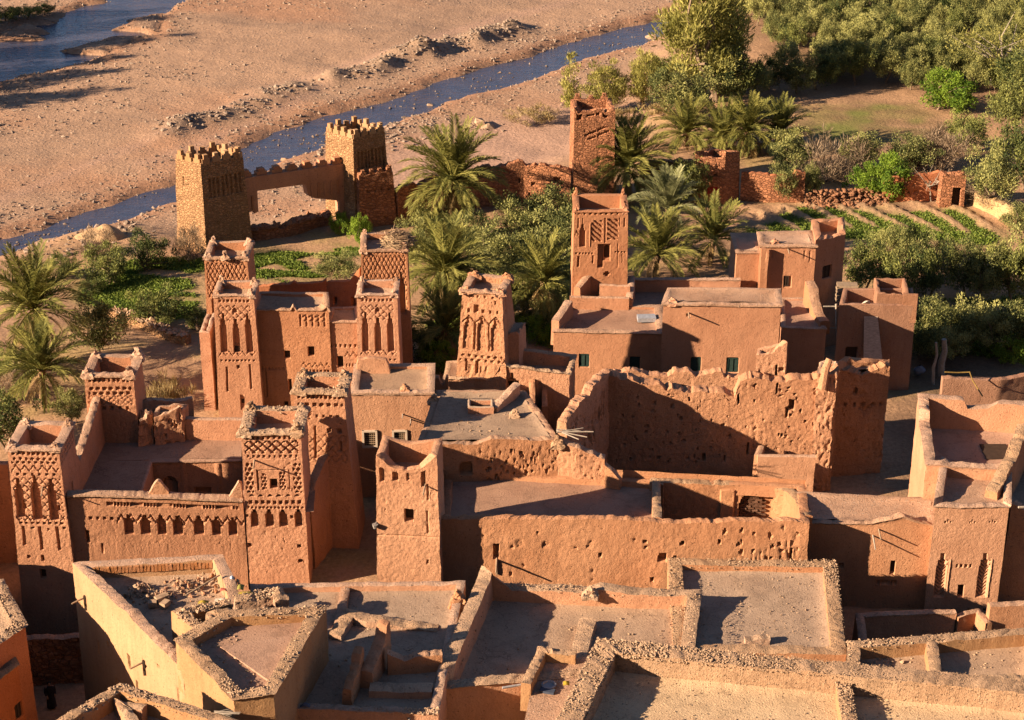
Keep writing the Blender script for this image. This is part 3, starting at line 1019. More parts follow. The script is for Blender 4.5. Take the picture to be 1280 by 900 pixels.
def ground(x, y, detail=True):
    """-> height, colour, masks"""
    x = np.asarray(x, float); y = np.asarray(y, float)
    p = np.stack([x, y, np.zeros_like(x)], -1)
    wob = 2.2 * fbm(p, 0.12, 5) + 0.9 * fbm(p, 0.5, 8)
    bd = sdist(x, y, BANKP) + wob * 0.6             # >0 on the river side
    river = sstep(-1.0, 7.0, bd)
    z = Z_BED * river + 0.10 * fbm(p, 0.25, 2) + 0.04 * vnoise(p, 1.1, 4)
    d1 = sdist(x, y, POLY1) + 0.55 * wob
    d2 = sdist(x, y, R2P) + 0.9 * wob
    bar = 0.8 * sstep(0.1, 0.4, fbm(p * np.array((0.4, 1.0, 1)), 0.16, 77)) * (d2 < 0)
    d = np.minimum(d1, d2 + bar * 6)
    wet = sstep(0.6, -1.0, d)
    z = z - (0.85 * sstep(1.6, -1.8, d))
    near = sstep(9, 0, d)
    # long shallow relief of the river bed
    z += river * (1 - wet) * 0.16 * fbm(p * np.array((0.35, 1.0, 1)), 0.2, 21)
    rid = np.zeros_like(x)
    for P, wd, h in RIDGES:
        # scarp: the bank falls off on its far right side
        dd = seg_dist(x, y, P)
        k = np.exp(-(dd / wd) ** 2) * (0.7 + 0.5 * fbm(p, 0.5, 31))
        z += h * k
        rid = np.maximum(rid, k)
    # village ground, alley by the tower, hill behind the camera
    al = at(58, 875, -3.0)
    z -= 2.6 * sstep(9.5, 5.5, np.hypot((x - al[0]) * 0.9, (y - al[1] - 0.5)))
    z += np.maximum(0, (66 - y)) * 0.86 * sstep(-420, -200, x) 
    far = np.maximum(0, y - 420)
    z += far * 0.05 * (1 + 0.6 * fbm(p, 0.006, 3)) 
    fur = np.zeros_like(x)
    m = sstep(1.5, -1.5, sdist(x, y, FURROW))
    across = (x - fa[0]) * FURD[1] - (y - fa[1]) * FURD[0]
    fur = m * (0.5 + 0.5 * np.cos(across * 2 * math.pi / 2.3 + 1.5 * vnoise(p, 0.15, 61))) ** 3
    z += 0.35 * fur
    # ---- colours of the soil, with the yard's shade painted in
    bed = np.array((0.39, 0.24, 0.155)); bed2 = np.array((0.31, 0.195, 0.13)); clay = np.array((0.39, 0.205, 0.12)); sand = np.array((0.42, 0.255, 0.18))
    soil = np.array((0.40, 0.235, 0.135)); dark = np.array((0.22, 0.13, 0.08)); grs = np.array((0.13, 0.165, 0.03)); litter = np.array((0.34, 0.25, 0.10))
    def mx(a, b, t):
        return a + (b - a) * t[..., None]
    fl = np.stack([x * 0.42 - y * 0.25, x * 0.5 + y * 1.1, 0 * x], -1)
    c = mx(np.broadcast_to(bed, x.shape + (3,)), bed2, sstep(-0.1, 0.5, fbm(fl, 0.13, 13, 4)))
    c = mx(c, clay, 0.75 * sstep(0.05, 0.55, fbm(fl, 0.07, 17, 4)))
    for P in TRACKS:
        c = mx(c, sand * 0.97, 0.5 * np.exp(-(seg_dist(x, y, P) / 1.0) ** 2) * (d > 1.5))
    c = mx(c, sand, sstep(2.5, -2.5, sdist(x, y, SAND_P) + wob))
    c = mx(c, clay * 0.86, np.exp(-((d - 0.8) / 1.3) ** 2) * 0.9 * sstep(-0.5, 0.3, d + 0.3 + 0 * d))
    c = mx(c, np.array((0.24, 0.165, 0.115)), np.clip(rid * 1.1, 0, 0.75))
    oa = 1 - river
    so = mx(np.broadcast_to(soil, x.shape + (3,)), dark, 0.6 * sstep(0.0, 0.6, fbm(p, 0.22, 41)))
    so = mx(so, litter, 0.55 * sstep(0.05, 0.6, fbm(p, 0.3, 47)))
    gm = np.zeros_like(x)
    for i, P in enumerate(GRASS_P):
        gm = np.maximum(gm, (0.42 if i == 3 else 1.0) * sstep(1.5, -1.5, sdist(x, y, P) + wob * 0.8))
    strip = sstep(-0.36, 0.08, fbm(np.stack([x * 0.35, y, 0 * x], -1), 0.42, 51))
    strip = np.maximum(strip, 0.85 * sstep(1.5, -1.5, sdist(x, y, GRASS_P[2])))
    gm = gm * strip * (1 - 0.95 * np.clip(fur * 1.6, 0, 1))
    so = mx(so, grs, np.clip(gm, 0, 1))
    so = mx(so, np.array((0.42, 0.26, 0.15)), np.clip(fur * 1.1, 0, 0.75))
    plot = sstep(2, -2, sdist(x, y, GRASS_P[3]) + wob)
    rows = 0.5 + 0.5 * np.sin((y * 0.95 + x * 0.18) * 2 * math.pi / 3.1 + vnoise(p, .2, 83))
    so = mx(so, np.array((0.20, 0.125, 0.065)), 0.75 * plot * (0.35 + 0.65 * rows))
    so = mx(so, np.array((0.17, 0.18, 0.045)), 0.85 * plot * sstep(-.1, .35, fbm(p, .18, 87)))
    yard = sstep(4, -4, sdist(x, y, YARD_SHADE)) + 0.8 * sstep(3, -3, sdist(x, y, GROVE_P))
    so = mx(so, np.array((0.15, 0.09, 0.055)), 0.85 * np.clip(yard, 0, 1))  # painted shade over the yard; darker soil under the grove
    c = mx(c, so, oa)
    return z, c, gm, d, river, near

def axis(lo, hi, step, far_lo, far_hi):
    a = np.arange(lo, hi + step, step)
    g = []; v = lo; st = step
    while v > far_lo:
        st *= 1.35; v -= st; g.append(v)
    h = []; v = a[-1]; st = step
    while v < far_hi:
        st *= 1.35; v += st; h.append(v)
    return np.concatenate([np.array(g[::-1]), a, np.array(h)])

def build_ground():
    xs = axis(-82, 82, 0.5, -2500, 2500)
    ys = axis(80, 262, 0.5, -260, 4000)
    X, Y = np.meshgrid(xs, ys)
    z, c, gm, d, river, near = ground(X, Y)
    P = np.stack([X, Y, z], -1)
    g = Geo()
    g.grid(P, 0)
    m, n, b, L = nodes_of('valley_ground')
    at_ = N(n, 'ShaderNodeAttribute', attribute_name='soil')
    pos = N(n, 'ShaderNodeNewGeometry').outputs['Position']
    # pebbles, grit and darker stones of several sizes
    col = at_.outputs['Color']
    gr = ramp(n, noise_node(n, pos, 3.2, 6, 0.75), 0.32, 0.7, 0.72, 1.28)
    col = mixc(n, 1.0, col, N(n, 'ShaderNodeCombineColor').outputs[0], 'MULTIPLY') if False else col
    v = N(n, 'ShaderNodeTexVoronoi'); v.inputs['Scale'].default_value = 2.6
    L(pos, v.inputs['Vector'])
    sep = N(n, 'ShaderNodeSeparateColor'); L(v.outputs['Color'], sep.inputs[0])
    on = mathn(n, 'MULTIPLY', ramp(n, v.outputs['Distance'], 0.22, 0.4, 1, 0), ramp(n, sep.outputs[0], 0.55, 0.65))
    tone = mixc(n, sep.outputs[1], (0.50, 0.39, 0.30), (0.17, 0.12, 0.09))
    msk = N(n, 'ShaderNodeAttribute', attribute_name='bed')
    on2 = mathn(n, 'MULTIPLY', on, mathn(n, 'MULTIPLY', msk.outputs['Fac'], 0.3))
    col = mixc(n, on2, col, tone)
    hs = N(n, 'ShaderNodeHueSaturation'); L(col, hs.inputs['Color']); L(gr, hs.inputs['Value'])
    L(hs.outputs[0], b.inputs['Base Color'])
    b.inputs['Roughness'].default_value = 0.95
    b.inputs['Specular IOR Level'].default_value = 0.15
    bp = N(n, 'ShaderNodeBump'); bp.inputs['Strength'].default_value = 0.55; bp.inputs['Distance'].default_value = 0.25
    L(mathn(n, 'ADD', noise_node(n, pos, 2.2, 6, 0.7), mathn(n, 'MULTIPLY', on2, 0.7)), bp.inputs['Height'])
    L(bp.outputs[0], b.inputs['Normal'])
    me = g.mesh('ground', [m], 170)
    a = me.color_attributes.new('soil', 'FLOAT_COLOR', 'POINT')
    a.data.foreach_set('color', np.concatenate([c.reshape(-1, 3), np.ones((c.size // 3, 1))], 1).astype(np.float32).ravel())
    bed = (river * 0.9 + 0.12 - 0.75 * sstep(2.5, -2.5, sdist(X, Y, SAND_P))).clip(0, 1)
    f = me.attributes.new('bed', 'FLOAT', 'POINT')
    f.data.foreach_set('value', bed.astype(np.float32).ravel())
    o = link('ground', me)
    tag(o, kind='structure')
    return o

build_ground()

def gz(x, y):
    return float(ground(np.array([x]), np.array([y]))[0][0])

# water: a real sheet in each channel, lower than the banks
def water_mat():
    m, n, b, L = nodes_of('river_water')
    pos = N(n, 'ShaderNodeNewGeometry').outputs['Position']
    f = ramp(n, noise_node(n, pos, 0.5, 4, 0.6, (0.5, 1.2, 1)), 0.35, 0.7)
    L(mixc(n, f, (0.04, 0.045, 0.075), (0.075, 0.065, 0.085)), b.inputs['Base Color'])
    b.inputs['Roughness'].default_value = 0.12
    b.inputs['IOR'].default_value = 1.45
    b.inputs['Specular IOR Level'].default_value = 0.8
    bp = N(n, 'ShaderNodeBump'); bp.inputs['Strength'].default_value = 0.35; bp.inputs['Distance'].default_value = 0.3
    L(mathn(n, 'ADD', noise_node(n, pos, 1.4, 3, 0.6, (0.7, 1.6, 1)), mathn(n, 'MULTIPLY', noise_node(n, pos, 6.0, 2, 0.6), 0.25)), bp.inputs['Height'])
    L(bp.outputs[0], b.inputs['Normal'])
    return m
WATER = water_mat()
def ribbon(A, B, grow, name):
    A = np.asarray(A); B = np.asarray(B)
    C = (A + B) / 2
    A2 = C + (A - C) * grow; B2 = C + (B - C) * grow
    P = np.stack([B2, B2 * 0.5 + A2 * 0.5, A2], 0)
    P = np.concatenate([P, np.full(P.shape[:2] + (1,), Z_WATER)], -1)
    g = Geo(); g.grid(P, 0)
    o = world_mesh(name, g, [WATER], None, (C[:, 0].mean(), C[:, 1].mean(), Z_WATER))
    tag(o, kind='structure')
ribbon(R1A, R1B, 2.2, 'river_water')
g = Geo()
P2 = R2P
c2 = P2.mean(axis=0)
Pg = c2 + (P2 - c2) * 1.12
g.add(np.concatenate([Pg, np.full((len(Pg), 1), Z_WATER)], 1), [list(range(len(Pg)))[::-1]])
o = world_mesh('river_channel_water', g, [WATER]); tag(o, kind='structure')

# loose stones of the river bed and the banks (nobody could count them)
def scatter_stones():
    r = np.random.default_rng(3)
    n = 60000
    x = r.uniform(-75, 70, n); y = r.uniform(140, 262, n)
    z, c, gm, d, river, near = ground(x, y)
    p = np.stack([x, y, 0 * x], -1)
    dens = 0.10 + 0.75 * sstep(-0.1, 0.5, fbm(p * np.array((0.4, 1, 1)), 0.1, 71)) + 0.9 * np.exp(-((d - 2.5) / 3) ** 2)
    sand = sdist(x, y, SAND_P) < 0
    keep = (river > 0.8) & (d > -0.6) & (r.random(n) < dens * 0.75) & ~(sand & (r.random(n) < 0.995)) & (abs(x) < 0.3 * y)
    pts = np.stack([x, y, z + 0.02], -1)[keep][:9000]
    o = world_mesh('river_gravel', stones(pts, (0.06, 0.24), 5, low=True), [STONE])
    tag(o, kind='stuff')
    # stones and small bars breaking the surface of the stream
    m = 1500
    k = r.integers(0, len(R1A) - 1, m); f = r.random(m)[:, None]; g_ = (r.random(m) * .9 + .05)[:, None]
    q = (R1A[k] * (1 - f) + R1A[k + 1] * f) * g_ + (R1B[k] * (1 - f) + R1B[k + 1] * f) * (1 - g_)
    q = q[fbm(np.concatenate([q, 0 * q[:, :1]], 1), .35, 91) > .12]
    o = world_mesh('stream_stones', stones(np.concatenate([q, np.full((len(q), 1), Z_WATER)], 1), (.04, .2), 15, low=True), [plain('wet_stone', (.17, .12, .09), .5, .3, 2.0)])
    tag(o, kind='stuff')
    rp = []
    for P, wd, h in RIDGES:
        for i in range(len(P) - 1):
            k = 70
            f = r.random(k)
            q = P[i] + (P[i + 1] - P[i]) * f[:, None] + r.standard_normal((k, 2)) * wd * 0.55
            rp.append(q)
    # rubble piles along the near bank
    for (u, v_, k, s) in ((600, 155, 40, 0.9), (60, 318, 90, 2.5), (150, 306, 60, 2.0), (430, 176, 160, 3.0), (500, 152, 160, 3.0), (1100, 240, 10, 1)):
        rp.append(at(u, v_, -1.0) + r.standard_normal((k, 2)) * s)
    q = np.concatenate(rp)
    z = ground(q[:, 0], q[:, 1])[0]
    o = world_mesh('bank_rubble', stones(np.concatenate([q, z[:, None] + 0.05], 1), (0.08, 0.34), 6), [STONE])
    tag(o, kind='stuff')
scatter_stones()

# single boulders one can point to
def boulder(px, py, s, label, z=-1.0, seed=0, mat=None, cat='boulder', grp=None):
    a = at(px, py, z)
    g = Geo(); g.add(ROCKS[seed % 8] * s, ROCK_F)
    o = link('boulder', g.mesh('boulder', [mat or STONEP]), None, (a[0], a[1], gz(*a) + s * 0.25), seed * 1.3)
    tag(o, label, cat, grp)
ORD = ['first', 'second', 'third', 'fourth', 'fifth', 'sixth', 'seventh', 'eighth', 'ninth', 'tenth', 'eleventh', 'twelfth', 'thirteenth', 'fourteenth', 'fifteenth']
boulder(600, 153, 0.95, 'biggest pale boulder of the pile on the pink sand by the river', seed=1)
boulder(609, 157, 0.7, 'smaller boulder right of the biggest one on the pink sand', seed=2)
boulder(626, 90, 0.55, 'pale boulder standing in the middle of the stream', -1.7, seed=3)
boulder(625, 95, 0.45, 'small stone in the stream just below the pale boulder', -1.7, seed=4)
boulder(812, 45, 0.9, 'round pale boulder at the near edge of the stream beside the tall tamarisk', -1.5, seed=5)
boulder(540, 130, 0.5, 'pale stone at the near water edge upstream of the gate', -1.6, seed=6)
for i, (u, v_) in enumerate(((306, 203), (318, 202), (328, 203), (338, 202), (347, 200), (357, 200))):
    boulder(u, v_, 0.32 + 0.06 * (i % 3), ORD[i] + ' from the left in the row of stepping stones behind the gate', -1.7, i + 2, grp='stepping stones across the stream')
# pale earth hump on the bank, left of the gate
a = at(128, 300, -0.3)
g = Geo()
V = []
for i in range(9):
    rr = i / 8
    for j in range(20):
        an = j / 20 * 2 * math.pi
        V.append((a[0] + 3.4 * rr * math.cos(an), a[1] + 1.7 * rr * math.sin(an), -0.9 + 1.9 * (1 - rr ** 1.7)))
V = np.array(V).reshape(9, 20, 3)
V += 0.22 * np.stack([vnoise(V, 1.2, 1), vnoise(V, 1.2, 2), vnoise(V, 1.2, 3)], -1)
g.grid(V[::-1], 0, closed=True)
tag(world_mesh('earth_mound', g, [earth('pale_earth', (0.44, 0.29, 0.165), pebble=0.3)], 60, (a[0], a[1], -0.9)), 'pale yellow earth mound on the river bank left of the gate', 'mound')
# ------------------------------------------------------------------ gatehouse by the river
MERL = earth('merlon_mud', (.38, .225, .118), bump=.15)
def gatehouse():
    zt = 8.0
    qa = [at(251, 205, zt), at(302, 198, zt)]
    c3 = at(219, 197, zt)
    A, B = qa
    B = A + np.array((3.2, 2.05))
    C = B + (c3 - A)
    o = thing('gatehouse', (A[0] + 1, A[1] + 2, 0), 'fortified river gate of two battlemented stone towers joined by a mud bridge wall', 'gate')
    slots = [('row', .12, .92, 1.35, 8, .18, 1.75, .14)]
    w = ring_wall(o, [A, B, C, c3], zt, -1.6, th=.4, deck=zt - 1.0, batter=.028, cells=[.09, .5, .5, .12], vc=.09, hfine=3.6, ops={0: slots, 3: [('r', .3, 1.5, .1, .9, .1), ('r', .7, .9, .5, .06, .1)]},
                  er=.12, rough=.05, mats=(STY, STY), name='tower', seed=3, roofm=ROOF)
    for s, k in ((0, 4), (1, 4), (2, 4), (3, 3)):
        merlons(w, s, k, .75, .68, .35, MERL)
    D = [at(441, 173, zt), at(441, 173, zt) + np.array((2.65, 1.75))]
    d3 = at(407, 163, zt)
    A2, B2 = D
    w2 = ring_wall(o, [A2, B2, B2 + (d3 - A2), d3], zt, -1.2, th=.4, deck=zt - 1.0, batter=.022, cells=[.09, .5, .5, .12], vc=.09, hfine=3.6, ops={0: [('row', .1, .95, 1.3, 8, .17, 1.6, .14)], 3: [('row', .1, .9, .95, 5, .5, .06, .12)]},
                   er=.12, rough=.05, mats=(STY, STY), name='tower', seed=8)
    for s, k in ((0, 4), (1, 4), (2, 4), (3, 4)):
        merlons(w2, s, k, .75, .66, .35, MERL)
    # lower block against the right tower
    P = quad((449, 219), (491, 214), 4.9, 3.0)
    w3 = ring_wall(o, P, 4.9, -.8, th=.35, deck=4.2, batter=.04, cells=[.12, .3, .5, .3], ops={0: [('row', .15, .95, 1.5, 4, .14, .16, .2), ('r', .7, 4.0, .2, .2, .2)]}, er=.18, mats=(STR, STR), name='side_tower', seed=5)
    merlons(w3, 0, 4, .4, .5, .35, STR)
    merlons(w3, 1, 3, .4, .5, .35, STR)
    # bridge wall: from the left tower to the right one
    a = at(303, 240, 3.9); b = at(413, 222, 5.2)
    a = np.array((A[0] * .12 + B[0] * .88, A[1] * .12 + B[1] * .88)) ; 
    a = wpt(w, 1, .35, 3)[:2]; b = wpt(w2, 3, .45, 3)[:2] + np.array((.4, 0))
    Lb = np.linalg.norm(b - a)
    za, zb = atY(303, 222, a[1])[2], atY(414, 203, b[1])[2]
    def zz(u, d): return za + (zb - za) * u / Lb - d
    u1, u2, u3, u4, u5 = .165 * Lb, .62 * Lb, .70 * Lb, .93 * Lb, Lb
    out = [(-.3, zz(0, 3.1)), (u1 - .4, zz(0, 3.1)), (u1 - .35, zz(0, 3.35)), (u1, zz(0, 3.25)), (u1, zz(u1, 1.3)), (u2, zz(u2, 1.35)), (u2 + .15, zz(u2, 2.4)), (u3, zz(u3, 2.75)), (u4, zz(u4, 3.3)), (u4, -1.2), (u5 + .1, -1.2), (u5 + .1, zz(u5, 0)), (-.3, zz(0, 0))]
    plate(o, 'bridge_wall', a, b, out, .8, [ADK])
    t = (b - a) / Lb; nn = np.array((t[1], -t[0])); rz = math.atan2(t[1], t[0])
    me = None
    for i in range(7):
        u = Lb * (i + .55) / 7
        p = a + t * u
        if me is None:
            g = Geo(); g.box((0, 0, .16), (.95, .55, .36)); g.box((0, .002, .46), (.55, .53, .26)); me = g.mesh('merlon', [ADK])
        m = link('merlon', me, o); m.location = Vector((p[0], p[1], zz(u, 0))) - Vector(o.location); m.rotation_euler = (0, 0, rz)
    # tall blind slots of the corbelled ends, standing proud as small pilasters
    for i in range(5):
        u = u2 + .55 + i * .62
        p = a + t * u + nn * .40
        g = Geo(); g.box((p[0], p[1], zz(u, 2.0)), (.2, .14, 1.3), rz); part('pilaster', g, [ADK], o)
    for i in range(3):
        u = .15 + i * .5
        p = a + t * u + nn * .40
        g = Geo(); g.box((p[0], p[1], zz(u, 2.3)), (.18, .14, 1.2), rz); part('pilaster', g, [ADK], o)
    return w, w2
gatehouse()

# ruined rampart, red stone tower, garden walls
pk = (0.8, 0.3, 0.35)
o = thing('rampart_wall', (*at(620, 250, 0), 0), 'long ruined red stone rampart with crumbled top behind the tallest palm', 'wall')
wall_run(o, [at(494, 236, 3.2), at(530, 228, 3.2), at(600, 212, 3.4), at(655, 205, 3.6), at(714, 208, 3.6)], 3.5, -1.0, .7, .14, top=prof((0, -.3), (.1, .1), (.14, -.4), (.22, .1), (.3, -.3), (.42, -.1), (.5, .25), (.56, .3), (.58, -.05), (.66, .2), (.74, .35), (.76, -.1), (.84, .1), (1, -.1)), er=.25, rough=.08, mats=(STR, STR),
         ops=[('r', .93, .9, .5, .5, .3), ('r', .8, 1.4, .25, .3, .3), ('r', .88, 2.1, .25, .3, .3), ('r', .72, 1.2, .2, .25, .3), ('r', .78, 2.4, .2, .3, .3)])
P = quad((718, 139), (769, 138), 8.8, 3.6)
o = thing('stone_tower', cen(P), 'tall square red stone tower at the end of the ruined rampart', 'tower')
w = ring_wall(o, P, 8.8, -1, th=.45, deck=7.9, batter=.008, cells=[.09, .3, .6, .3], vc=.09, ops={0: [('row', .3, .62, .35, 3, .35, .12, .2), ('r', .12, .25, .5, .5, .4), ('r', .75, .3, .4, .3, .4), ('diag', .4, 1.8, 1.1, .9, .5, .12, .4), ('diag', .72, 1.5, 1.1, .9, .5, .12, .4), ('r', .6, 4.3, .25, .45, .4)]}, er=.15, mats=(STR, STR), top={0: prof((0, .2), (.1, -.2), (.2, .0), (.7, .15), (.75, -.2), (1, .1))})
opening(w, 0, .6, 4.3, .25, .45)
merlons(w, 2, 3, .5, .6, .4, STR)

# house with the red door and garden walls to the right of it
P = quad((870, 190), (906, 191), 4.7, 4.0)
P2 = [at(869, 194, 4.6), at(907, 195, 4.6), at(925, 190, 4.6), at(890, 184, 4.6)]
o = thing('small_house', cen(P2), 'small mud brick garden house with a dark red door', 'house')
w = ring_wall(o, P2, 4.6, -.4, th=.4, deck=3.3, batter=.015, cells=[.1, .12, .4, .4], ops={0: [('r', .62, 2.95, .95, 1.75, .14), ('r', .7, 1.7, .3, .2, .3)], 1: [('row', .1, .9, .8, 3, .1, .3, .1)]}, er=.14, mats=(STR, STR), top={0: prof((0, .3), (.1, -.3), (.9, -.3), (1, .2)), 1: prof((0, .2), (1, .1))})
opening(w, 0, .62, 2.95, .95, 1.75, 'red', .12)
opening(w, 0, .7, 1.7, .3, .2)
o = thing('garden_wall', (*at(965, 250, 0), 0), 'long low mud garden wall right of the house with the red door', 'wall')
wall_run(o, [at(925, 250, 0), at(960, 252, 0), at(1004, 252, 0)], 2.6, -.4, .5, .15, er=.15, mats=(STR, ADR), top=prof((0, 0.2), (.4, 0), (.8, -.2), (.82, .35), (1, .3)))
o = thing('garden_wall', (*at(855, 230, 0), 0), 'shaded broken wall between the dark palm and the red door house', 'wall')
wall_run(o, [at(800, 238, 0), at(870, 236, 0)], 2.8, -.4, .6, .2, er=.3, mats=(STR, STR), rough=.1)
r = np.random.default_rng(2)
a, b = at(1006, 252, 0), at(1100, 250, 0)
f = r.random(900)
q = a + (b - a) * f[:, None] + r.standard_normal((900, 2)) * np.array((.5, .9))
zq = .15 + 1.0 * r.random(900) * np.exp(-((q - (a + (b - a) * f[:, None]))[:, 1] / .8) ** 2)
o = world_mesh('collapsed_wall', stones(np.concatenate([q, zq[:, None]], 1), (.09, .26), 4), [earth('rubble_red', (.30, .155, .09))])
tag(o, 'long heap of red rubble from a collapsed garden wall', 'rubble heap', kind='stuff')
o = thing('ruined_wall', (*at(1145, 250, 0), 0), 'crumbling pale red wall with bitten top left of the ruined doorway', 'wall')
wall_run(o, [at(1102, 251, 0), at(1140, 251, 0), at(1180, 250, 0)], 2.3, -.4, .5, .14, er=.3, rough=.1, mats=(ADR, ADR), top=prof((0, -.4), (.15, .2), (.3, -.1), (.5, .3), (.7, .1), (.85, .4), (1, .3)), pock=(1.2, .25, .2))
P = quad((1178, 220), (1208, 220), 3.0, 1.2)
o = thing('ruined_doorway', cen(P), 'free standing stone block with an empty dark doorway', 'ruin')
w = ring_wall(o, P, 3.0, -.4, th=.35, deck=2.6, batter=.01, cells=[.08, .2, .4, .2], ops={0: [('r', .68, 1.15, .7, 2.0, .5)]}, er=.2, mats=(STR, STR))
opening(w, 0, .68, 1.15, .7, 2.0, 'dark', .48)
o = thing('bank_wall', (*at(1235, 255, 0), 0), 'low yellowish retaining wall running right from the ruined doorway', 'wall')
wall_run(o, [at(1209, 251, 0), at(1240, 266, 0), at(1275, 285, 0)], 1.3, -.5, .8, .2, er=.3, rough=.12, mats=(earth('bank_earth', (.46, .32, .17), pebble=.3), earth('bank_earth', (.46, .32, .17))))
# low stone walls left of the kasbahs and under the gate
o = thing('dry_stone_wall', (*at(175, 400, 0), 0), 'low dry stone wall curving below the grass strips on the left', 'wall')
k = line_at([(140, 396), (165, 404), (190, 414), (212, 424), (236, 430)], 0)
wall_run(o, k, .7, -.4, .7, .2, er=.3, rough=.12, mats=(STY, STY))
rubble_line(o, k, .75, 1.0, 16, (.12, .3), 3, [STONEP], 'loose_stones')
o = thing('dry_stone_wall', (*at(360, 292, 0), 0), 'low dark rubble wall under the gate opening', 'wall')
k = line_at([(306, 300), (330, 298), (360, 293), (395, 283), (412, 280)], 0)
wall_run(o, k, 1.0, -.4, .9, .2, er=.35, rough=.14, mats=(STR, STR))
rubble_line(o, k, 1.0, 1.2, 14, (.15, .35), 4, [earth('rubble_red', (.30, .155, .09))], 'loose_stones')
o = thing('garden_wall', (*at(1225, 495, 0), 0), 'dark mud garden wall in shade at the right edge behind two pale posts', 'wall')
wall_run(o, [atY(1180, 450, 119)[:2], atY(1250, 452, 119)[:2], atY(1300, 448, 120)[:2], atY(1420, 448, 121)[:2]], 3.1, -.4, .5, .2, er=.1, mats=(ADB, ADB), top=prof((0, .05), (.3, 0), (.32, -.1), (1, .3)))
for i, (u, v0, v1, rad, lab) in enumerate(((1167, 428, 476, .12, 'thin pale crooked post in the shaded yard, left of a stouter one'), (1177, 424, 468, .26, 'stout pale crooked post in the shaded yard'))):
    b = at(u, v1, .3); t = atY(u + 3, v0, b[1])
    g = Geo(); g.tube([(b[0], b[1], -.2), (b[0] - .12, b[1], t[2] * .4), (b[0] + .05, b[1], t[2] * .7), t], [rad, rad, rad * .8, rad * .7], 8)
    tag(world_mesh('post', g, [WOODP], 60, (b[0], b[1], 0)), lab, 'post')
a1 = atY(1181, 465, 118.4); a2 = atY(1212, 465, 118.4); a3 = atY(1216, 476, 118); a4 = atY(1228, 495, 116)
g = Geo(); g.tube([a1, (a1 + a2) / 2 - np.array((0, 0, .05)), a2, a3, a4], .05, 6)
tag(world_mesh('hose', g, [plain('hose_yellow', (.20, .125, .035))], 60), 'yellow hose slung along the dark garden wall', 'hose')
b = at(1149, 466, .3)
g = Geo(); P_ = []
for i in range(7):
    rr = .45 * math.sin(math.pi * (i + .5) / 7)
    P_.append([(b[0] + rr * math.cos(j / 9 * 6.283), b[1] + .8 * rr * math.sin(j / 9 * 6.283), .1 + .13 * i) for j in range(9)])
P_ = np.array(P_); P_ += .06 * np.stack([vnoise(P_, 4, 1), vnoise(P_, 4, 2), vnoise(P_, 4, 3)], -1)
g.grid(P_, 0, closed=True)
tag(world_mesh('sack', g, [plain('grey_sack', (.22, .24, .30))], 60, (b[0], b[1], 0)), 'grey blue bundle on the ground left of the pale posts', 'sack')
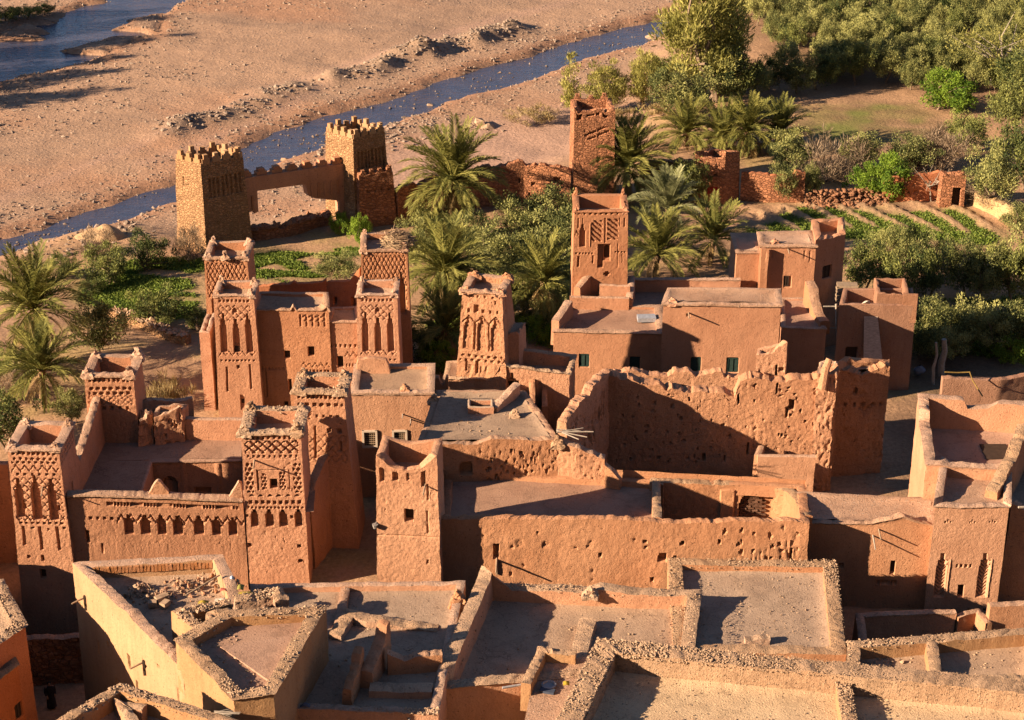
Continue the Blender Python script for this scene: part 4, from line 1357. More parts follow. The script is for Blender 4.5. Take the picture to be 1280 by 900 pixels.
# ------------------------------------------------------------------ kasbah towers: carved bands
def carved(rich=1.0):
    return [('row', .06, .94, .22, 9, .15, .22, .16), ('dot', .06, .94, .55, 1.05, .34, .24, .085, .14), ('zig', .05, .95, 1.1, .35, .5, .16, .07), ('row', .08, .92, 1.55, 6, .13, .2, .18),
            ('dia', .05, .95, 1.85, 4.1, .42, .5, .10, .05)]
def second_kasbah():
    zt = 9.3
    o = thing('kasbah', (*at(380, 520, 0), 0), 'four towered kasbah with three tall niches on its front towers and a nest', 'kasbah')
    niche = [('row', .1, .9, .3, 8, .14, .2, .12), ('k', .5, .95, .3, .35, .2), ('dia', .1, .9, .75, 1.9, .45, .5, .1, .05), ('k', .2, 1.35, .42, 2.9, .26), ('k', .5, 1.75, .42, 2.5, .26), ('k', .8, 1.35, .42, 2.9, .26),
             ('zig', .08, .92, 4.15, .3, .42, .16, .09), ('row', .08, .92, 4.75, 9, .12, .16, .14), ('r', .5, 5.2, .16, .25, .25), ('r', .22, 5.3, .11, 1.9, .16), ('r', .78, 5.1, .11, 1.9, .16)]
    P = quad((267, 369), (317, 369), zt, 2.6)
    w = ring_wall(o, P, zt, -.6, th=.3, deck=zt - .6, batter=.022, cells=[.06, .12, .5, .3], vc=.06, hfine=7.4, ops={0: niche + [('r', .56, 7.7, .22, .4, .25), ('r', .5, 4.0, .2, .01, .1)]}, lip=(.12, .08), mats=(ADK, COP), rough=.03, name='front_tower', seed=11)
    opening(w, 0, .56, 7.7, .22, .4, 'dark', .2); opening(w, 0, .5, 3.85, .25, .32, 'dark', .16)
    corner_finials(w, .62, .24, COP, kind=1)
    P = quad((446, 368), (496, 368), zt, 2.6)
    w = ring_wall(o, P, zt, -.6, th=.3, deck=zt - .6, batter=.022, cells=[.06, .12, .5, .3], vc=.06, hfine=7.4, ops={0: niche + [('a', .3, 6.6, 1.1, 1.4, .12)], 1: [('r', .3, 4.2, .12, 1.8, .12)]}, lip=(.12, .08), mats=(ADK, COP), rough=.03, name='front_tower', seed=12)
    corner_finials(w, .5, .25, COP, kind=1)
    zt2 = 10.2
    lat = [('row', .04, .96, .15, 12, .1, .14, .12), ('dia', .04, .96, .4, 3.0, .30, .62, .11, .09), ('k', .18, 2.6, .34, 2.0, .2), ('k', .82, 2.6, .34, 2.0, .2)]
    P = quad((255, 322), (309, 322), zt2, 3.2)
    w = ring_wall(o, P, zt2, -.6, th=.35, deck=zt2 - .7, batter=.02, cells=[.06, .2, .5, .3], vc=.06, hfine=5, ops={0: lat}, lip=(.14, .08), mats=(ADK, COP), rough=.03, name='rear_tower', seed=13)
    corner_finials(w, .6, .27, COP, kind=1)
    finial(o, (w.P[0] + w.P[1]) / 2, zt2, .5, .22, COP, 3, kind=1)
    spout(w, 0, .02, 5.2, .4); 
    P2 = quad((451, 313), (509, 312), zt2 + .2, 3.4)
    w = ring_wall(o, P2, zt2 + .2, -.6, th=.35, deck=zt2 - .3, batter=.02, cells=[.06, .12, .5, .3], vc=.06, hfine=8, ops={0: lat[:2] + [('k', .85, 1.7, .4, 3.2, .3), ('dia', .04, .96, 3.0, 5.0, .4, .7, .1, .06)], 1: [('r', .4, 6.2, .14, 1.6, .14)]}, lip=(.14, .08), mats=(ADK, COP), rough=.03, name='rear_tower', seed=14)
    corner_finials(w, .62, .27, COP, which=(0, 1, 3), kind=1)
    # stork nest of twigs on the rear right tower
    c = (w.P[1] * .55 + w.P[2] * .25 + w.P[0] * .12 + w.P[3] * .08)
    r = np.random.default_rng(4); g = Geo()
    for i in range(380):
        a = r.random() * 6.283; rad = 1.15 * math.sqrt(r.random()); zz = zt2 + .2 + (1 - (rad / 1.3) ** 2) * .95 * r.random() + .1
        d = np.array((-math.sin(a) + .5 * r.standard_normal(), math.cos(a) + .5 * r.standard_normal(), .15 * r.standard_normal())); d /= np.linalg.norm(d)
        p = np.array((c[0] + rad * math.cos(a), c[1] + rad * math.sin(a), zz)); l = r.uniform(.3, .6)
        g.tube([p - d * l, p + d * l], [.025, .015], 3, caps=False)
    tag(world_mesh('stork_nest', g, [plain('nest_twigs', (.33, .22, .13), .95, .5)], None, (c[0], c[1], zt2)), 'large stork nest of twigs on the rear right kasbah tower', 'nest')
    # main block
    z = 8.0
    P = [at(316, 386, z), at(411, 388, z), at(409, 366, z), at(322, 365, z)]
    fr = [('row', .58, .98, .35, 5, .1, .9, .07), ('diag', .78, .35, 1.7, .5, .34, .06, .8), ('r', .42, 3.1, .42, .55, .25), ('r', .74, 2.75, .36, .7, .3), ('zig', .6, .98, 4.0, .3, .4, .16, .08), ('row', .6, .98, 4.5, 8, .12, .2, .14), ('row', .05, .38, 4.4, 7, .1, .15, .07), ('row', .05, .38, 3.2, 7, .1, .15, .05),
          ('r', .12, 4.7, .1, 2, .12), ('r', .44, 5.3, .24, 1.0, .22), ('row', .62, .98, 5.0, 3, .1, 1.8, .12), ('dia', .6, .98, 5.0, 7.0, .35, .5, .1, .04), ('r', .37, 7.0, .3, .4, .3)]
    w = ring_wall(o, P, z, -.6, th=.3, deck=z - .28, batter=.0, cells=[.07, .3, .5, .5], vc=.07, hfine=8, ops={0: fr}, lip=(.12, .1), mats=(ADK, COP), rough=.035, name='main_block', seed=15, top={0: prof((0, 0), (.5, 0), (.53, .35), (.57, 0), (.9, .1), (.95, .35), (1, .1))})
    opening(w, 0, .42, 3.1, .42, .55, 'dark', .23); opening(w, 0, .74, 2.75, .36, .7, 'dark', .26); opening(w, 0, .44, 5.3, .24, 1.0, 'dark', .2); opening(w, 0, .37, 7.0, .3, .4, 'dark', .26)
    z = 7.1
    P = [at(409, 402, z), at(450, 402, z), at(447, 384, z), at(414, 384, z)]
    w = ring_wall(o, P, z, -.6, th=.25, deck=z - .2, batter=0, cells=[.07, .4, .5, .5], vc=.07, ops={0: [('r', .35, 2.6, .4, .9, .3), ('row', .0, .9, 1.7, 6, .13, .25, .12), ('zig', .5, .95, 2.3, .35, .4, .15, .1), ('r', .45, 4.0, .5, 1.2, .18), ('row', .5, .95, 3.2, 5, .1, .2, .12), ('r', .85, 3.6, .14, 1.6, .14)]}, lip=(.1, .08), mats=(ADK, COP), rough=.03, name='main_block', seed=16)
    opening(w, 0, .35, 2.6, .4, .9, 'dark', .26)
    # red plastered court behind, rear wall
    a = atY(318, 357, 128.6); b = atY(408, 352, 128.6); c = atY(452, 348, 127.5)
    wall_run(o, [a[:2], b[:2]], [a[2], b[2]], -.6, .4, .15, er=.08, mats=(ADR, ADR), name='court_wall', top=prof((0, .3), (.06, 0), (.5, 0), (.55, .25), (.6, 0), (.95, 0), (1, .3)))
    wall_run(o, [b[:2] + np.array((.1, 0)), c[:2]], [b[2] - .1, c[2]], -.6, .4, .12, er=.08, mats=(ADR, ADR), name='court_wall', ops=[('r', .22, 1.3, .25, .6, .25), ('r', .75, 1.4, .3, .7, .25)], top=prof((0, .1), (.7, .0), (.85, .5), (1, .9)))
    g = Geo(); q = [at(320, 390, 4.4), at(450, 390, 4.4), c[:2], a[:2]]
    g.add([(p[0], p[1], 4.4) for p in q], [(0, 1, 2, 3)]); part('court_floor', g, [ROOFP], o)
    # outer wall low at the left side
    P = quad((249, 416), (262, 416), 6.0, 4.0)
    ring_wall(o, P, 6.0, -.6, th=.3, deck=5.7, batter=.004, cells=[.12, .4, .5, .3], mats=(ADK, COP), name='corner_block', seed=18, er=.15)
second_kasbah()

def first_kasbah():
    zt = 9.8
    ztr = 10.3
    o = thing('kasbah', (*at(210, 700, 0), 0), 'carved kasbah with four ornate towers round a sunken court, nearest on the left', 'kasbah')
    dz = carved()
    niche = [('k', .14, 1.9, .44, 2.6, .3), ('k', .45, 1.7, .46, 2.9, .3), ('k', .76, 1.9, .44, 2.7, .3), ('r', .2, 3.5, .22, .5, .45), ('r', .86, 3.6, .2, .5, .45)]
    low = [('dia', .05, .95, 4.25, 4.7, .32, .4, .12, .08), ('row', .06, .94, 4.72, 8, .14, .18, .15), ('r', .15, 5.0, .13, 1.3, .14), ('r', .46, 5.0, .15, 1.6, .16), ('r', .78, 5.0, .15, 1.6, .16), ('r', .92, 5.0, .16, .16, .2), ('r', .33, 5.05, .16, .14, .14), ('r', .62, 5.1, .14, .16, .14), ('r', .2, 6.9, .16, .2, .2), ('r', .46, 6.9, .17, .4, .25), ('r', .43, 7.85, .32, .62, .34)]
    P = quad((9, 560), (73, 561), zt, 3.3)
    w = ring_wall(o, P, zt, -3.6, th=.42, deck=zt - 1.2, batter=.02, cells=[.05, .1, .5, .4], vc=.05, hfine=9.5, ops={0: dz + niche + low, 1: [('dot', .05, .95, .3, 1.2, .4, .3, .09, .12), ('r', .5, 3, .2, 2, .15)]}, lip=(.14, .16), mats=(ADK, COP), rough=.04, name='front_tower', seed=21, pock=(1.6, .05, .3))
    opening(w, 0, .43, 7.85, .32, .62, 'dark', .3)
    g = Geo(); a_ = wpt(w, 0, .6, 2.45, -.1); g.tube([a_, a_ + np.array((.1, -.9, -.15))], [.05, .04], 6); part('beam', g, [WOOD], o)
    corner_finials(w, .6, .26, COP, kind=2, seed=2)
    # rear left
    P = quad((105, 469), (166, 469), zt - .1, 3.0)
    w2 = ring_wall(o, P, zt - .1, 0, th=.42, deck=zt - 1.2, batter=.018, cells=[.055, .1, .5, .3], vc=.055, hfine=5, ops={0: [('row', .06, .94, .2, 9, .15, .28, .16), ('dot', .06, .94, .75, 1.35, .40, .32, .13, .16), ('row', .1, .9, 2.1, 5, .2, .26, .18), ('r', .14, 2.6, .18, 1.7, .14), ('dia', .05, .95, 1.4, 2.0, .35, .3, .1, .06)]}, lip=(.14, .16), mats=(ADK, COP), rough=.05, name='rear_tower', seed=22, pock=(1.6, .06, .3))
    corner_finials(w2, .8, .3, COP, kind=2, seed=4)
    # front right: rich lozenge carving
    rich = [('row', .05, .95, .2, 10, .15, .22, .15), ('dia', .05, .95, .5, 1.35, .52, .5, .13, .14), ('row', .05, .95, 1.4, 10, .13, .17, .14), ('r', .5, 1.62, 2.6, .05, .06), ('dot', .04, .16, 1.9, 3.9, .3, .3, .11, .16), ('dot', .84, .96, 1.9, 3.9, .3, .3, .11, .16),
            ('r', .24, 2.35, .1, 1.4, .16), ('r', .5, 2.35, 1.6, .06, .08), ('r', .77, 2.35, .05, 1.3, .08), ('dot', .3, .38, 2.6, 3.7, .22, .22, .09, .12), ('dot', .6, .7, 2.5, 3.7, .22, .22, .09, .12), ('r', .5, 2.95, .36, .62, .4), ('tri', .04, .96, 3.95, 6, .36, .18, .14), ('row', .04, .96, 4.35, 9, .2, .28, .18),
            ('dot', .02, .98, 4.75, 5.05, .22, .22, .07, .1), ('k', .14, 4.95, .42, 1.15, .36), ('k', .39, 4.95, .42, 1.15, .36), ('k', .62, 4.95, .42, 1.15, .36), ('k', .88, 4.95, .42, 1.15, .36), ('r', .02, 5.3, .14, .16, .2), ('r', .77, 5.35, .13, .22, .2), ('r', .03, 7.2, .2, .3, .3), ('r', .86, 7.3, .2, .24, .3), ('r', .87, 8.3, .24, .24, .3)]
    P = quad((301, 541), (376, 541), ztr, 3.3)
    w3 = ring_wall(o, P, ztr, -.6, th=.5, deck=ztr - .9, batter=.006, cells=[.05, .1, .5, .4], vc=.05, hfine=9.4, ops={0: rich, 1: [('r', .2, 4.4, .2, .3, .2), ('r', .5, 5, .14, 1.5, .2), ('r', .8, 4.6, .14, 2, .2)]}, lip=(.14, .16), mats=(ADK, GRV), rough=.045, name='front_tower', seed=23, pock=(1.6, .05, .32))
    opening(w3, 0, .5, 2.95, .36, .62, 'dark', .34)
    g = Geo(); a_ = wpt(w3, 0, .2, 1.75, -.1); g.tube([a_, a_ + np.array((.05, -1.0, -.05))], [.06, .05], 6); part('beam', g, [WOOD], o)
    corner_finials(w3, .75, .3, GRV, kind=2, seed=6, which=(0, 1, 2, 3))
    rubble_on(w3, (0, 1, 2, 3), 26, (.04, .11), 5, mats=[STONEP])
    # rear right, the tallest
    zt4 = 10.4
    P = quad((368, 489), (430, 490), zt4, 2.5)
    w4 = ring_wall(o, P, zt4, -.6, th=.48, deck=zt4 - 1.1, batter=.058, cells=[.055, .1, .5, .4], vc=.055, hfine=10, ops={0: [('row', .05, .95, .2, 10, .16, .28, .16), ('dot', .04, .96, .65, 1.15, .42, .42, .13, .18), ('dia', .05, .35, 1.2, 1.8, .4, .4, .14, .1), ('row', .1, .9, 1.5, 6, .14, .18, .16), ('row', .55, .95, 2.4, 2, .22, .26, .2), ('r', .4, 2.2, .14, 2.2, .16), ('r', .85, 3.2, .12, .7, .16), ('r', .2, 5.0, .1, .1, .1), ('dia', .05, .95, 2.8, 4.6, .45, .6, .09, .045)],
                                                                                         1: [('r', .3, 4, .14, 2, .2), ('rib', 0, 1, 3, 9, .7, .12)]}, lip=(.14, .2), mats=(ADK, GRV), rough=.045, name='rear_tower', seed=24, pock=(1.6, .05, .32))
    corner_finials(w4, .55, .32, GRV, kind=2, seed=8)
    rubble_on(w4, (0, 1, 2, 3), 26, (.04, .11), 6, mats=[STONEP])
    # front facade with arcade of niches
    zf = 6.7
    a3 = atY(84, 613, 96.25); b3 = atY(304, 622, 97.05); a, b = a3[:2], b3[:2]
    fac = [('row', .22, .97, .5, 40, .15, .28, .2), ('band', .2, .04, .05), ('zig', .27, 1.0, 1.35, .5, .55, .2, .08)]
    for i, u in enumerate((.335, .428, .52, .615, .735, .835, .93)):
        fac.append(('k', u, 1.35, .5, 1.35, .36))
    for u in (.36, .455, .645, .86):
        fac.append(('r', u, 1.75 + .2 * (u > .6), .15, .2, .45))
    fac += [('row', .1, .3, 1.5, 5, .16, .2, .2), ('r', .09, 2.4, .2, .9, .3), ('r', .17, 3.3, .14, .14, .2)]
    wall_run(o, [a, b], [a3[2], b3[2]], -.8, .5, .06, ops=fac, er=.06, rough=.04, mats=(ADK, COP), name='front_wall', hfine=3.4, lip=(.14, .16), top=prof((0, -.1), (.16, 0), (1, .03)), pock=(1.6, .05, .35))
    for f0, f1, pr in ((.455, .575, prof((0, -.1), (.25, .35), (.5, .75), (.65, .7), (.85, .2), (1, -.1))), (.915, .995, prof((0, -.1), (.3, .3), (.6, .65), (.8, .95), (1, .8)))):
        wall_run(o, [a + (b - a) * f0 + np.array((0, .02)), a + (b - a) * f1 + np.array((0, .02))], a3[2] * (1 - f0) + b3[2] * f0 + .1, 5.2, .34, .07, er=.12, rough=.06, mats=(ADX, COP), name='wall_stub', top=pr)
    # left parapet rising to the rear tower, right parapet
    c = at(88, 590, 6.9); d = at(126, 513, 6.9)
    wall_run(o, [c, d], [6.8, 8.0], 0, .5, .15, er=.15, rough=.06, mats=(ADK, COP), name='side_wall', top=prof((0, .5), (.12, .6), (.16, -.1), (.5, 0), (.8, .2), (1, .5)))
    e = at(382, 618, 6.7); f = w4.P[0] * .4 + w4.P[1] * .6 + np.array((0, .3))
    wall_run(o, [w3.P[2] + np.array((-.15, -1.2)), f], [5.0, 6.5], -.6, .5, .1, er=.14, rough=.06, mats=(ADK, COP), name='side_wall', ops=[('rib', .1, .9, .6, 6, .5, .1)])
    # roof terrace and the sunken court
    zd = 5.1
    g = Geo()
    def dq(pts, z=zd, nu=14, nv=10):
        p = [at(*q, z) for q in pts]
        A_, B_ = np.meshgrid(np.linspace(0, 1, nu), np.linspace(0, 1, nv))
        xy = p[0] * ((1 - A_) * (1 - B_))[..., None] + p[1] * (A_ * (1 - B_))[..., None] + p[2] * (A_ * B_)[..., None] + p[3] * ((1 - A_) * B_)[..., None]
        P3 = np.concatenate([xy, np.full(xy.shape[:2] + (1,), z)], -1)
        P3[..., 2] += .08 * fbm(P3, .5, 9)
        g.grid(P3, 0)
    dq([(84, 640), (166, 640), (187, 575), (118, 575)]); dq([(118, 575.2), (302, 573), (302, 530), (118, 530)]); dq([(303, 640), (392, 640), (400, 530), (303, 530)], nu=8)
    part('roof', g, [ROOFP], o, 60)
    wall_run(o, [at(187, 574, zd), at(303, 572, zd)], zd - .06, -.4, .3, .08, er=.02, rough=.03, mats=(ADK, ROOFP), name='court_wall', ops=[('a', .2, 1.1, .85, 1.9, .35), ('r', .55, 1.9, .9, .5, .35), ('rr', .73, .2, .25, 5, .06), ('rr', .36, .2, .2, 5, .05)], lip=(.1, .12))
    wall_run(o, [at(166, 640, zd), at(187, 576, zd)], zd - .07, -.4, .3, .3, er=.02, mats=(ADK, ROOFP), name='court_wall')
    g = Geo(); bk = at(247, 605, 3.6)
    q = [at(160, 640, .3), at(310, 640, .3), at(310, 560, .3), at(180, 560, .3)]
    g.add([(p[0], p[1], .3) for p in q], [(0, 1, 2, 3)]); part('court_floor', g, [ROOF], o)
    # rear wall and broken stair heads on the roof
    wall_run(o, [at(232, 523, 6.5), at(308, 524, 6.5)], 6.5, 0, .4, .15, er=.06, mats=(ADK, COP), name='rear_wall')
    P = [at(192, 516, 7.3), at(227, 512, 7.3), at(235, 504, 7.3), at(196, 507, 7.3)]
    ring_wall(o, P, 7.25, 4.8, th=.25, deck=7.0, batter=.03, cells=[.1, .15, .4, .3], er=.2, rough=.12, mats=(ADX, COP), name='roof_hut', pock=(1.4, .2, .2), seed=27, top={0: prof((0, -.3), (1, .3))})
    P = [at(173, 523, 7.0), at(188, 520, 7.0), at(193, 510, 7.0), at(176, 512, 7.0)]
    ring_wall(o, P, 6.8, 4.8, th=.25, deck=6.5, batter=.05, cells=[.1, .15, .4, .3], er=.5, rough=.2, mats=(ADX, COP), name='broken_stub', pock=(1.4, .25, .1), seed=29)
    wall_run(o, [at(172, 505, 6.8), at(240, 498, 6.8)], 6.9, 3, .4, .2, er=.3, rough=.1, mats=(ADX, COP), name='rear_wall')
    # low lit doorway seen between the right towers
    P = [at(330, 556, 6.6), at(366, 556, 6.6), at(366, 535, 6.6), at(330, 535, 6.6)]
first_kasbah()

# wall stub left of the kasbah, and an unseen house added to cast shade
P = quad((-240, 560), (-60, 556), 9.4, 6)
o = thing('house', cen(P), 'unseen house added for shade past the left edge, its yard wall beside the carved corner tower', 'house')
ring_wall(o, P, 9.4, -3.5, th=.4, mats=(ADK, COP), er=.1, seed=31)
wall_run(o, [at(-60, 580, 6.6), at(10, 579, 6.6)], 6.6, -3.5, .5, .15, er=.06, mats=(ADK, COP), name='yard_wall')

# orange house with the lattice windows
z = 7.5
P = quad((440, 491), (541, 490), z, 4.2)
o = thing('house', cen(P), 'smooth orange mud house with two lattice windows in white frames', 'house')
w = ring_wall(o, P, z, -.5, th=.4, deck=7.2, batter=.0, cells=[.09, .3, .6, .3], lip=(.14, .1), rough=.03, mats=(AD, COP), seed=33, ops={0: [('r', .2, 2.75, .72, 1.0, .12), ('r', .575, 2.75, .72, 1.0, .12), ('dot', .1, .9, .3, 1.2, .5, .4, .03, .04)]}, er=.07)
opening(w, 0, .2, 2.75, .72, 1.0, 'grille', .1); opening(w, 0, .575, 2.75, .72, 1.0, 'grille', .1)
spout(w, 0, .72, 1.9, .8, .0, mat=WOODP)
spout(w, 0, .62, 1.55, .5, .0, mat=WOODP)
finial(o, w.P[0] * .35 + w.P[1] * .65 + np.array((0, .3)), z, .45, .2, AD, 3, kind=2)
a = atY(486, 469, 112); b = atY(560, 470, 112)
wall_run(o, [at(444, 462, 7.4), at(488, 462, 7.4)], 7.9, 6, .4, .12, er=.08, mats=(AD, AD), name='terrace_wall', top=prof((0, -.8), (.08, .3), (.5, .4), (.92, .3), (1, -.5)))
wall_run(o, [a[:2], b[:2]], 6.4, 0, .45, .12, er=.14, rough=.06, mats=(AD, COP), name='terrace_wall', top=prof((0, .1), (.15, .25), (.6, .1), (.85, .25), (.88, -.3), (.93, -.3), (.96, .3), (1, .3)))

# square watch tower in front
z = 10.6
P = quad((470, 574), (546, 577), z, 2.5)
o = thing('square_tower', cen(P), 'plain square mud tower with sagging rim and four vertical niches', 'tower')
w = ring_wall(o, P, z, -.5, th=.4, deck=z - 1.3, batter=.018, cells=[.06, .12, .4, .2], vc=.07, mats=(AD, AD), rough=.06, er=.05, seed=35, top={0: prof((0, .25), (.06, .1), (.25, -.5), (.5, -.65), (.75, -.45), (.92, .1), (1, .35)), 2: prof((0, .2), (.5, -.1), (1, .2)), 1: prof((0, .3), (1, .2)), 3: prof((0, .2), (1, .2))},
              ops={0: [('a', .1, .55, .26, .8, .26), ('a', .31, .45, .28, .85, .26), ('r', .52, .4, .16, .8, .22), ('r', .76, .45, .2, 1.1, .25), ('r', .52, 3.05, .44, .75, .5), ('band', 4.75, .05, .06), ('r', .83, 1.4, .1, 1.0, .1), ('r', .82, 3.1, .12, 1.4, .08), ('r', .8, 6.2, .09, .3, .14), ('r', .14, 3.1, .1, .1, .1)]}, pock=(1.5, .05, .35))
opening(w, 0, .52, 3.05, .44, .75, 'dark', .44)
spout(w, 0, .8, 1.5, 1.0, .05)
g = Geo(); l = wpt(w, 0, -.02, 4.0, .15); g.tube([l, l + np.array((0, 0, -.25))], [.18, .1], 8); g.tube([l + np.array((.1, .2, .1)), l], [.03, .03], 5)
part('lamp', g, [plain('lamp_metal', (.25, .22, .2))], o)
# ------------------------------------------------------------------ middle and right hand buildings
# lone carved tower with its arched annex
zt = 11.6
P = quad((578, 362), (627, 366), zt, 2.8)
o = thing('carved_tower', cen(P), 'worn tapering mud tower with carved niches and an arched annex at its foot', 'tower')
w = ring_wall(o, P, zt, -.5, th=.35, deck=zt - .5, batter=.065, cells=[.055, .09, .5, .3], vc=.06, hfine=7.5, lip=(.14, .16), mats=(ADX, COP), rough=.07, seed=41, pock=(1.5, .10, .2), er=.1,
              ops={0: [('dot', .1, .95, .25, .6, .5, .35, .08, .1), ('r', .35, 1.0, .28, .5, .25), ('row', .1, .95, 1.3, 5, .14, .22, .14), ('r', .82, .6, .1, .3, .1), ('zig', .05, .95, 1.75, .5, .8, .13, .1), ('k', .18, 1.9, .5, 2.2, .14), ('k', .5, 1.9, .5, 2.3, .14), ('k', .82, 1.9, .5, 2.2, .14), ('r', .34, 2.2, .08, 1.9, .14), ('r', .67, 2.2, .08, 1.9, .14),
                       ('dot', .05, .95, 4.4, 5.0, .36, .3, .1, .12), ('r', .2, 4.9, .15, .8, .15), ('r', .42, 4.9, .15, .9, .15), ('rib', .05, .95, 5.2, 7.5, .5, .12)], 1: [('r', .35, .6, .2, 1.3, .12), ('rib', 0, 1, 3.5, 8, .6, .1)]})
corner_finials(w, .55, .34, ADX, kind=2, seed=3, hs=[.25, .3, .5, .6])
P = [at(640, 500, 6.0), at(657, 500, 6.0), at(655, 470, 6.0), at(640, 470, 6.0)]
z = 8.2
Pb = [w.P[1] + np.array((.15, .8)), w.P[1] + np.array((1.1, .9)), w.P[2] + np.array((1.0, .4)), w.P[2] + np.array((.1, .2))]
ring_wall(o, Pb, z, -.5, th=.2, deck=z - .1, batter=.03, cells=[.1, .1, .4, .3], er=.3, rough=.08, mats=(ADX, ADX), name='buttress', seed=43)
z = 6.9
P = [at(565, 470, z), at(712, 469, z), at(716, 456, z), at(574, 450, z)]
P = [atY(556, 472, 114.2)[:2], atY(712, 470, 113.4)[:2], atY(719, 455, 116.4)[:2], atY(560, 455, 116.8)[:2]]
z = 6.3
w = ring_wall(o, P, z, -.5, th=.3, deck=z - .95, batter=.0, cells=[.07, .12, .5, .4], mats=(ADX, GRV), rough=.06, er=.12, seed=44, name='annex_wall', lip=(.1, .12), pock=(1.5, .07, .25), top={0: prof((0, -.9), (.38, -.8), (.45, .3), (1, -.2)), 3: prof((0, -.9), (1, -.9)), 2: prof((0, -.2), (.55, .3), (.62, -.8), (1, -.9)), 1: prof((0, -.2), (1, -.2))},
              ops={0: [('a', .545, .75, .85, 1.8, .6), ('r', .545, .4, .14, .35, .3), ('a', .38, 1.1, .75, 1.3, .5), ('r', .76, .8, .28, 2.2, .1)]})
opening(w, 0, .545, .9, .7, 1.6, 'dark', .55)
wall_run(o, [w.P[0] + (w.P[1] - w.P[0]) * .70 + np.array((0, -.05)), w.P[0] + (w.P[1] - w.P[0]) * .70 + np.array((0, -2.2))], [5.7, 5.0], 2.5, .35, .12, er=.15, mats=(AD, AD), name='court_wall')
wall_run(o, [w.P[0] + (w.P[1] - w.P[0]) * .80 + np.array((0, -1.6)), w.P[0] + (w.P[1] - w.P[0]) * .80 + np.array((0, -.05))], [4.3, 4.8], 2.5, .35, .12, er=.15, mats=(AD, AD), name='court_wall')
g = Geo(); q = [w.P[0] + np.array((8, 0)), w.P[1] + np.array((1.5, 0)), w.P[1] + np.array((1.5, -5)), w.P[0] + np.array((8, -5))]
g.add([(p[0], p[1], 3.6) for p in q], [(3, 2, 1, 0)]); part('court_floor', g, [ADR], o)

# rooftop house in the centre with the eroded wall
z = 7.2
P = [at(521, 556, z), at(701, 553, z), at(657, 487, z), at(545, 487, z)]
o = thing('house', cen(P), 'central mud house with a long bare roof and an eroded pitted front wall', 'house')
w = ring_wall(o, P, z, -.5, th=.5, deck=z - .06, batter=.0, cells=[.08, .12, .4, .3], mats=(ADX, COP), rough=.07, er=.12, seed=51, roofm=ROOFG, pock=(2.0, .12, .24), top={0: prof((0, .0), (.3, -.02), (.42, .0), (.52, .35), (.7, .2), (1, .1))},
              ops={0: [('a', .34, 1.2, .8, .9, .4), ('rnd', .45, 1, .4, 2.8, 45, .04, .1, .2, 3), ('rib', .45, 1, .3, 2.6, .22, .035)]})
wall_run(o, [at(699, 553, z) + np.array((0, .25)), at(722, 556, z) + np.array((0, .2)), atY(756, 575, 101.3)[:2]], [7.25, 7.1, 6.3], -.5, .6, .08, er=.16, rough=.08, mats=(ADX, COP), name='eroded_wall', pock=(2.0, .12, .22), ops=[('rib', 0, 1, .3, 2.6, .22, .035)])
wall_run(o, [at(757, 580, 6.2), at(776, 598, 5.4)], [6.2, 5.4], -.5, .4, .15, er=.1, mats=(ADX, COP), name='side_wall')
# roof hatch, rim bumps, chimney pot and poles
P2 = [at(585, 516, z), at(617, 516, z), at(617, 505, z), at(585, 505, z)]
ring_wall(o, P2, z + .35, z - .3, th=.18, deck=z - .02, batter=0, cell=.15, mats=(ADK, ROOFG), name='roof_hatch', er=.04, roofm=WOOD_VOID)
wall_run(o, [at(617, 513, z), at(646, 492, z)], z + .45, z - .2, .5, .12, er=.12, rough=.08, mats=(COP, COP), name='roof_kerb', top=prof((0, -.25), (.3, 0), (1, .2)))
finial(o, at(643, 519, z), z, .4, .2, GRV, 3, kind=2, name='chimney')
finial(o, at(543, 500, z), z - .05, .45, .26, GRV, 4, kind=1, name='chimney')
finial(o, at(697, 549, z + .2), z - .1, .55, .26, GRV, 5, kind=2, name='chimney')
k = np.array((*at(702, 548, z), z + .5))
for i, (dx, dy, dz) in enumerate(((1.3, .2, .1), (1.9, -.2, .05), (1.5, -.6, -.1), (1.0, -.9, -.1), (1.9, .3, -.2))):
    g = Geo(); g.tube([k + np.array((-.3, .1 * i - .2, 0)), k + np.array((dx, dy, dz))], [.045, .03], 5)
    part('pole', g, [WOODP], o)
r = np.random.default_rng(8)
q = np.stack([r.uniform(P[0][0] + 2, P[1][0] - 3, 90), r.uniform(P[0][1] + 1, P[2][1] - .5, 90), np.full(90, z - .04)], 1)
part('loose_stones', stones(q, (.02, .10), 3), [STONEP], o, kind='stuff')

# hall ruin: side wall, tall broken front, turret and dark end block
o = thing('ruined_hall', (*at(900, 600, 0), 0), 'roofless hall ruin whose tall broken wall is crossed by a long slanting shadow', 'ruin')
a = at(702, 526, 8.1); b = at(757, 470, 8.0)
wall_run(o, [a, b], [8.0, 8.3], -.5, .6, .08, er=.18, rough=.09, mats=(ADX, ADX), name='side_wall', pock=(1.9, .12, .2), ops=[('rib', .1, .9, .8, 4, .55, .25)], top=prof((0, 0), (.35, .3), (.4, .45), (.5, .1), (.6, .4), (1, .2)))
b2 = atY(757, 470, 109.3)[:2]; c2 = atY(1046, 470, 109.3)[:2]
L_ = c2[0] - b2[0]
fr = [('r', .36, .7, .12, .7, .4), ('r', .575, .9, .14, .8, .4), ('r', .805, 1.4, .3, .8, .5), ('r', .79, 1.9, .16, .8, .25), ('r', .66, 2.0, .08, 1.2, .3), ('r', .44, 5.2, .16, .5, .4), ('r', .63, 4.5, .1, .8, .3), ('r', .735, 5.4, .3, .6, .4), ('r', .74, .1, .1, .9, .4), ('rnd', .05, 1, .4, 6, 110, .03, .09, .22, 4), ('rib', .4, 1, .3, 6, .5, .03)]
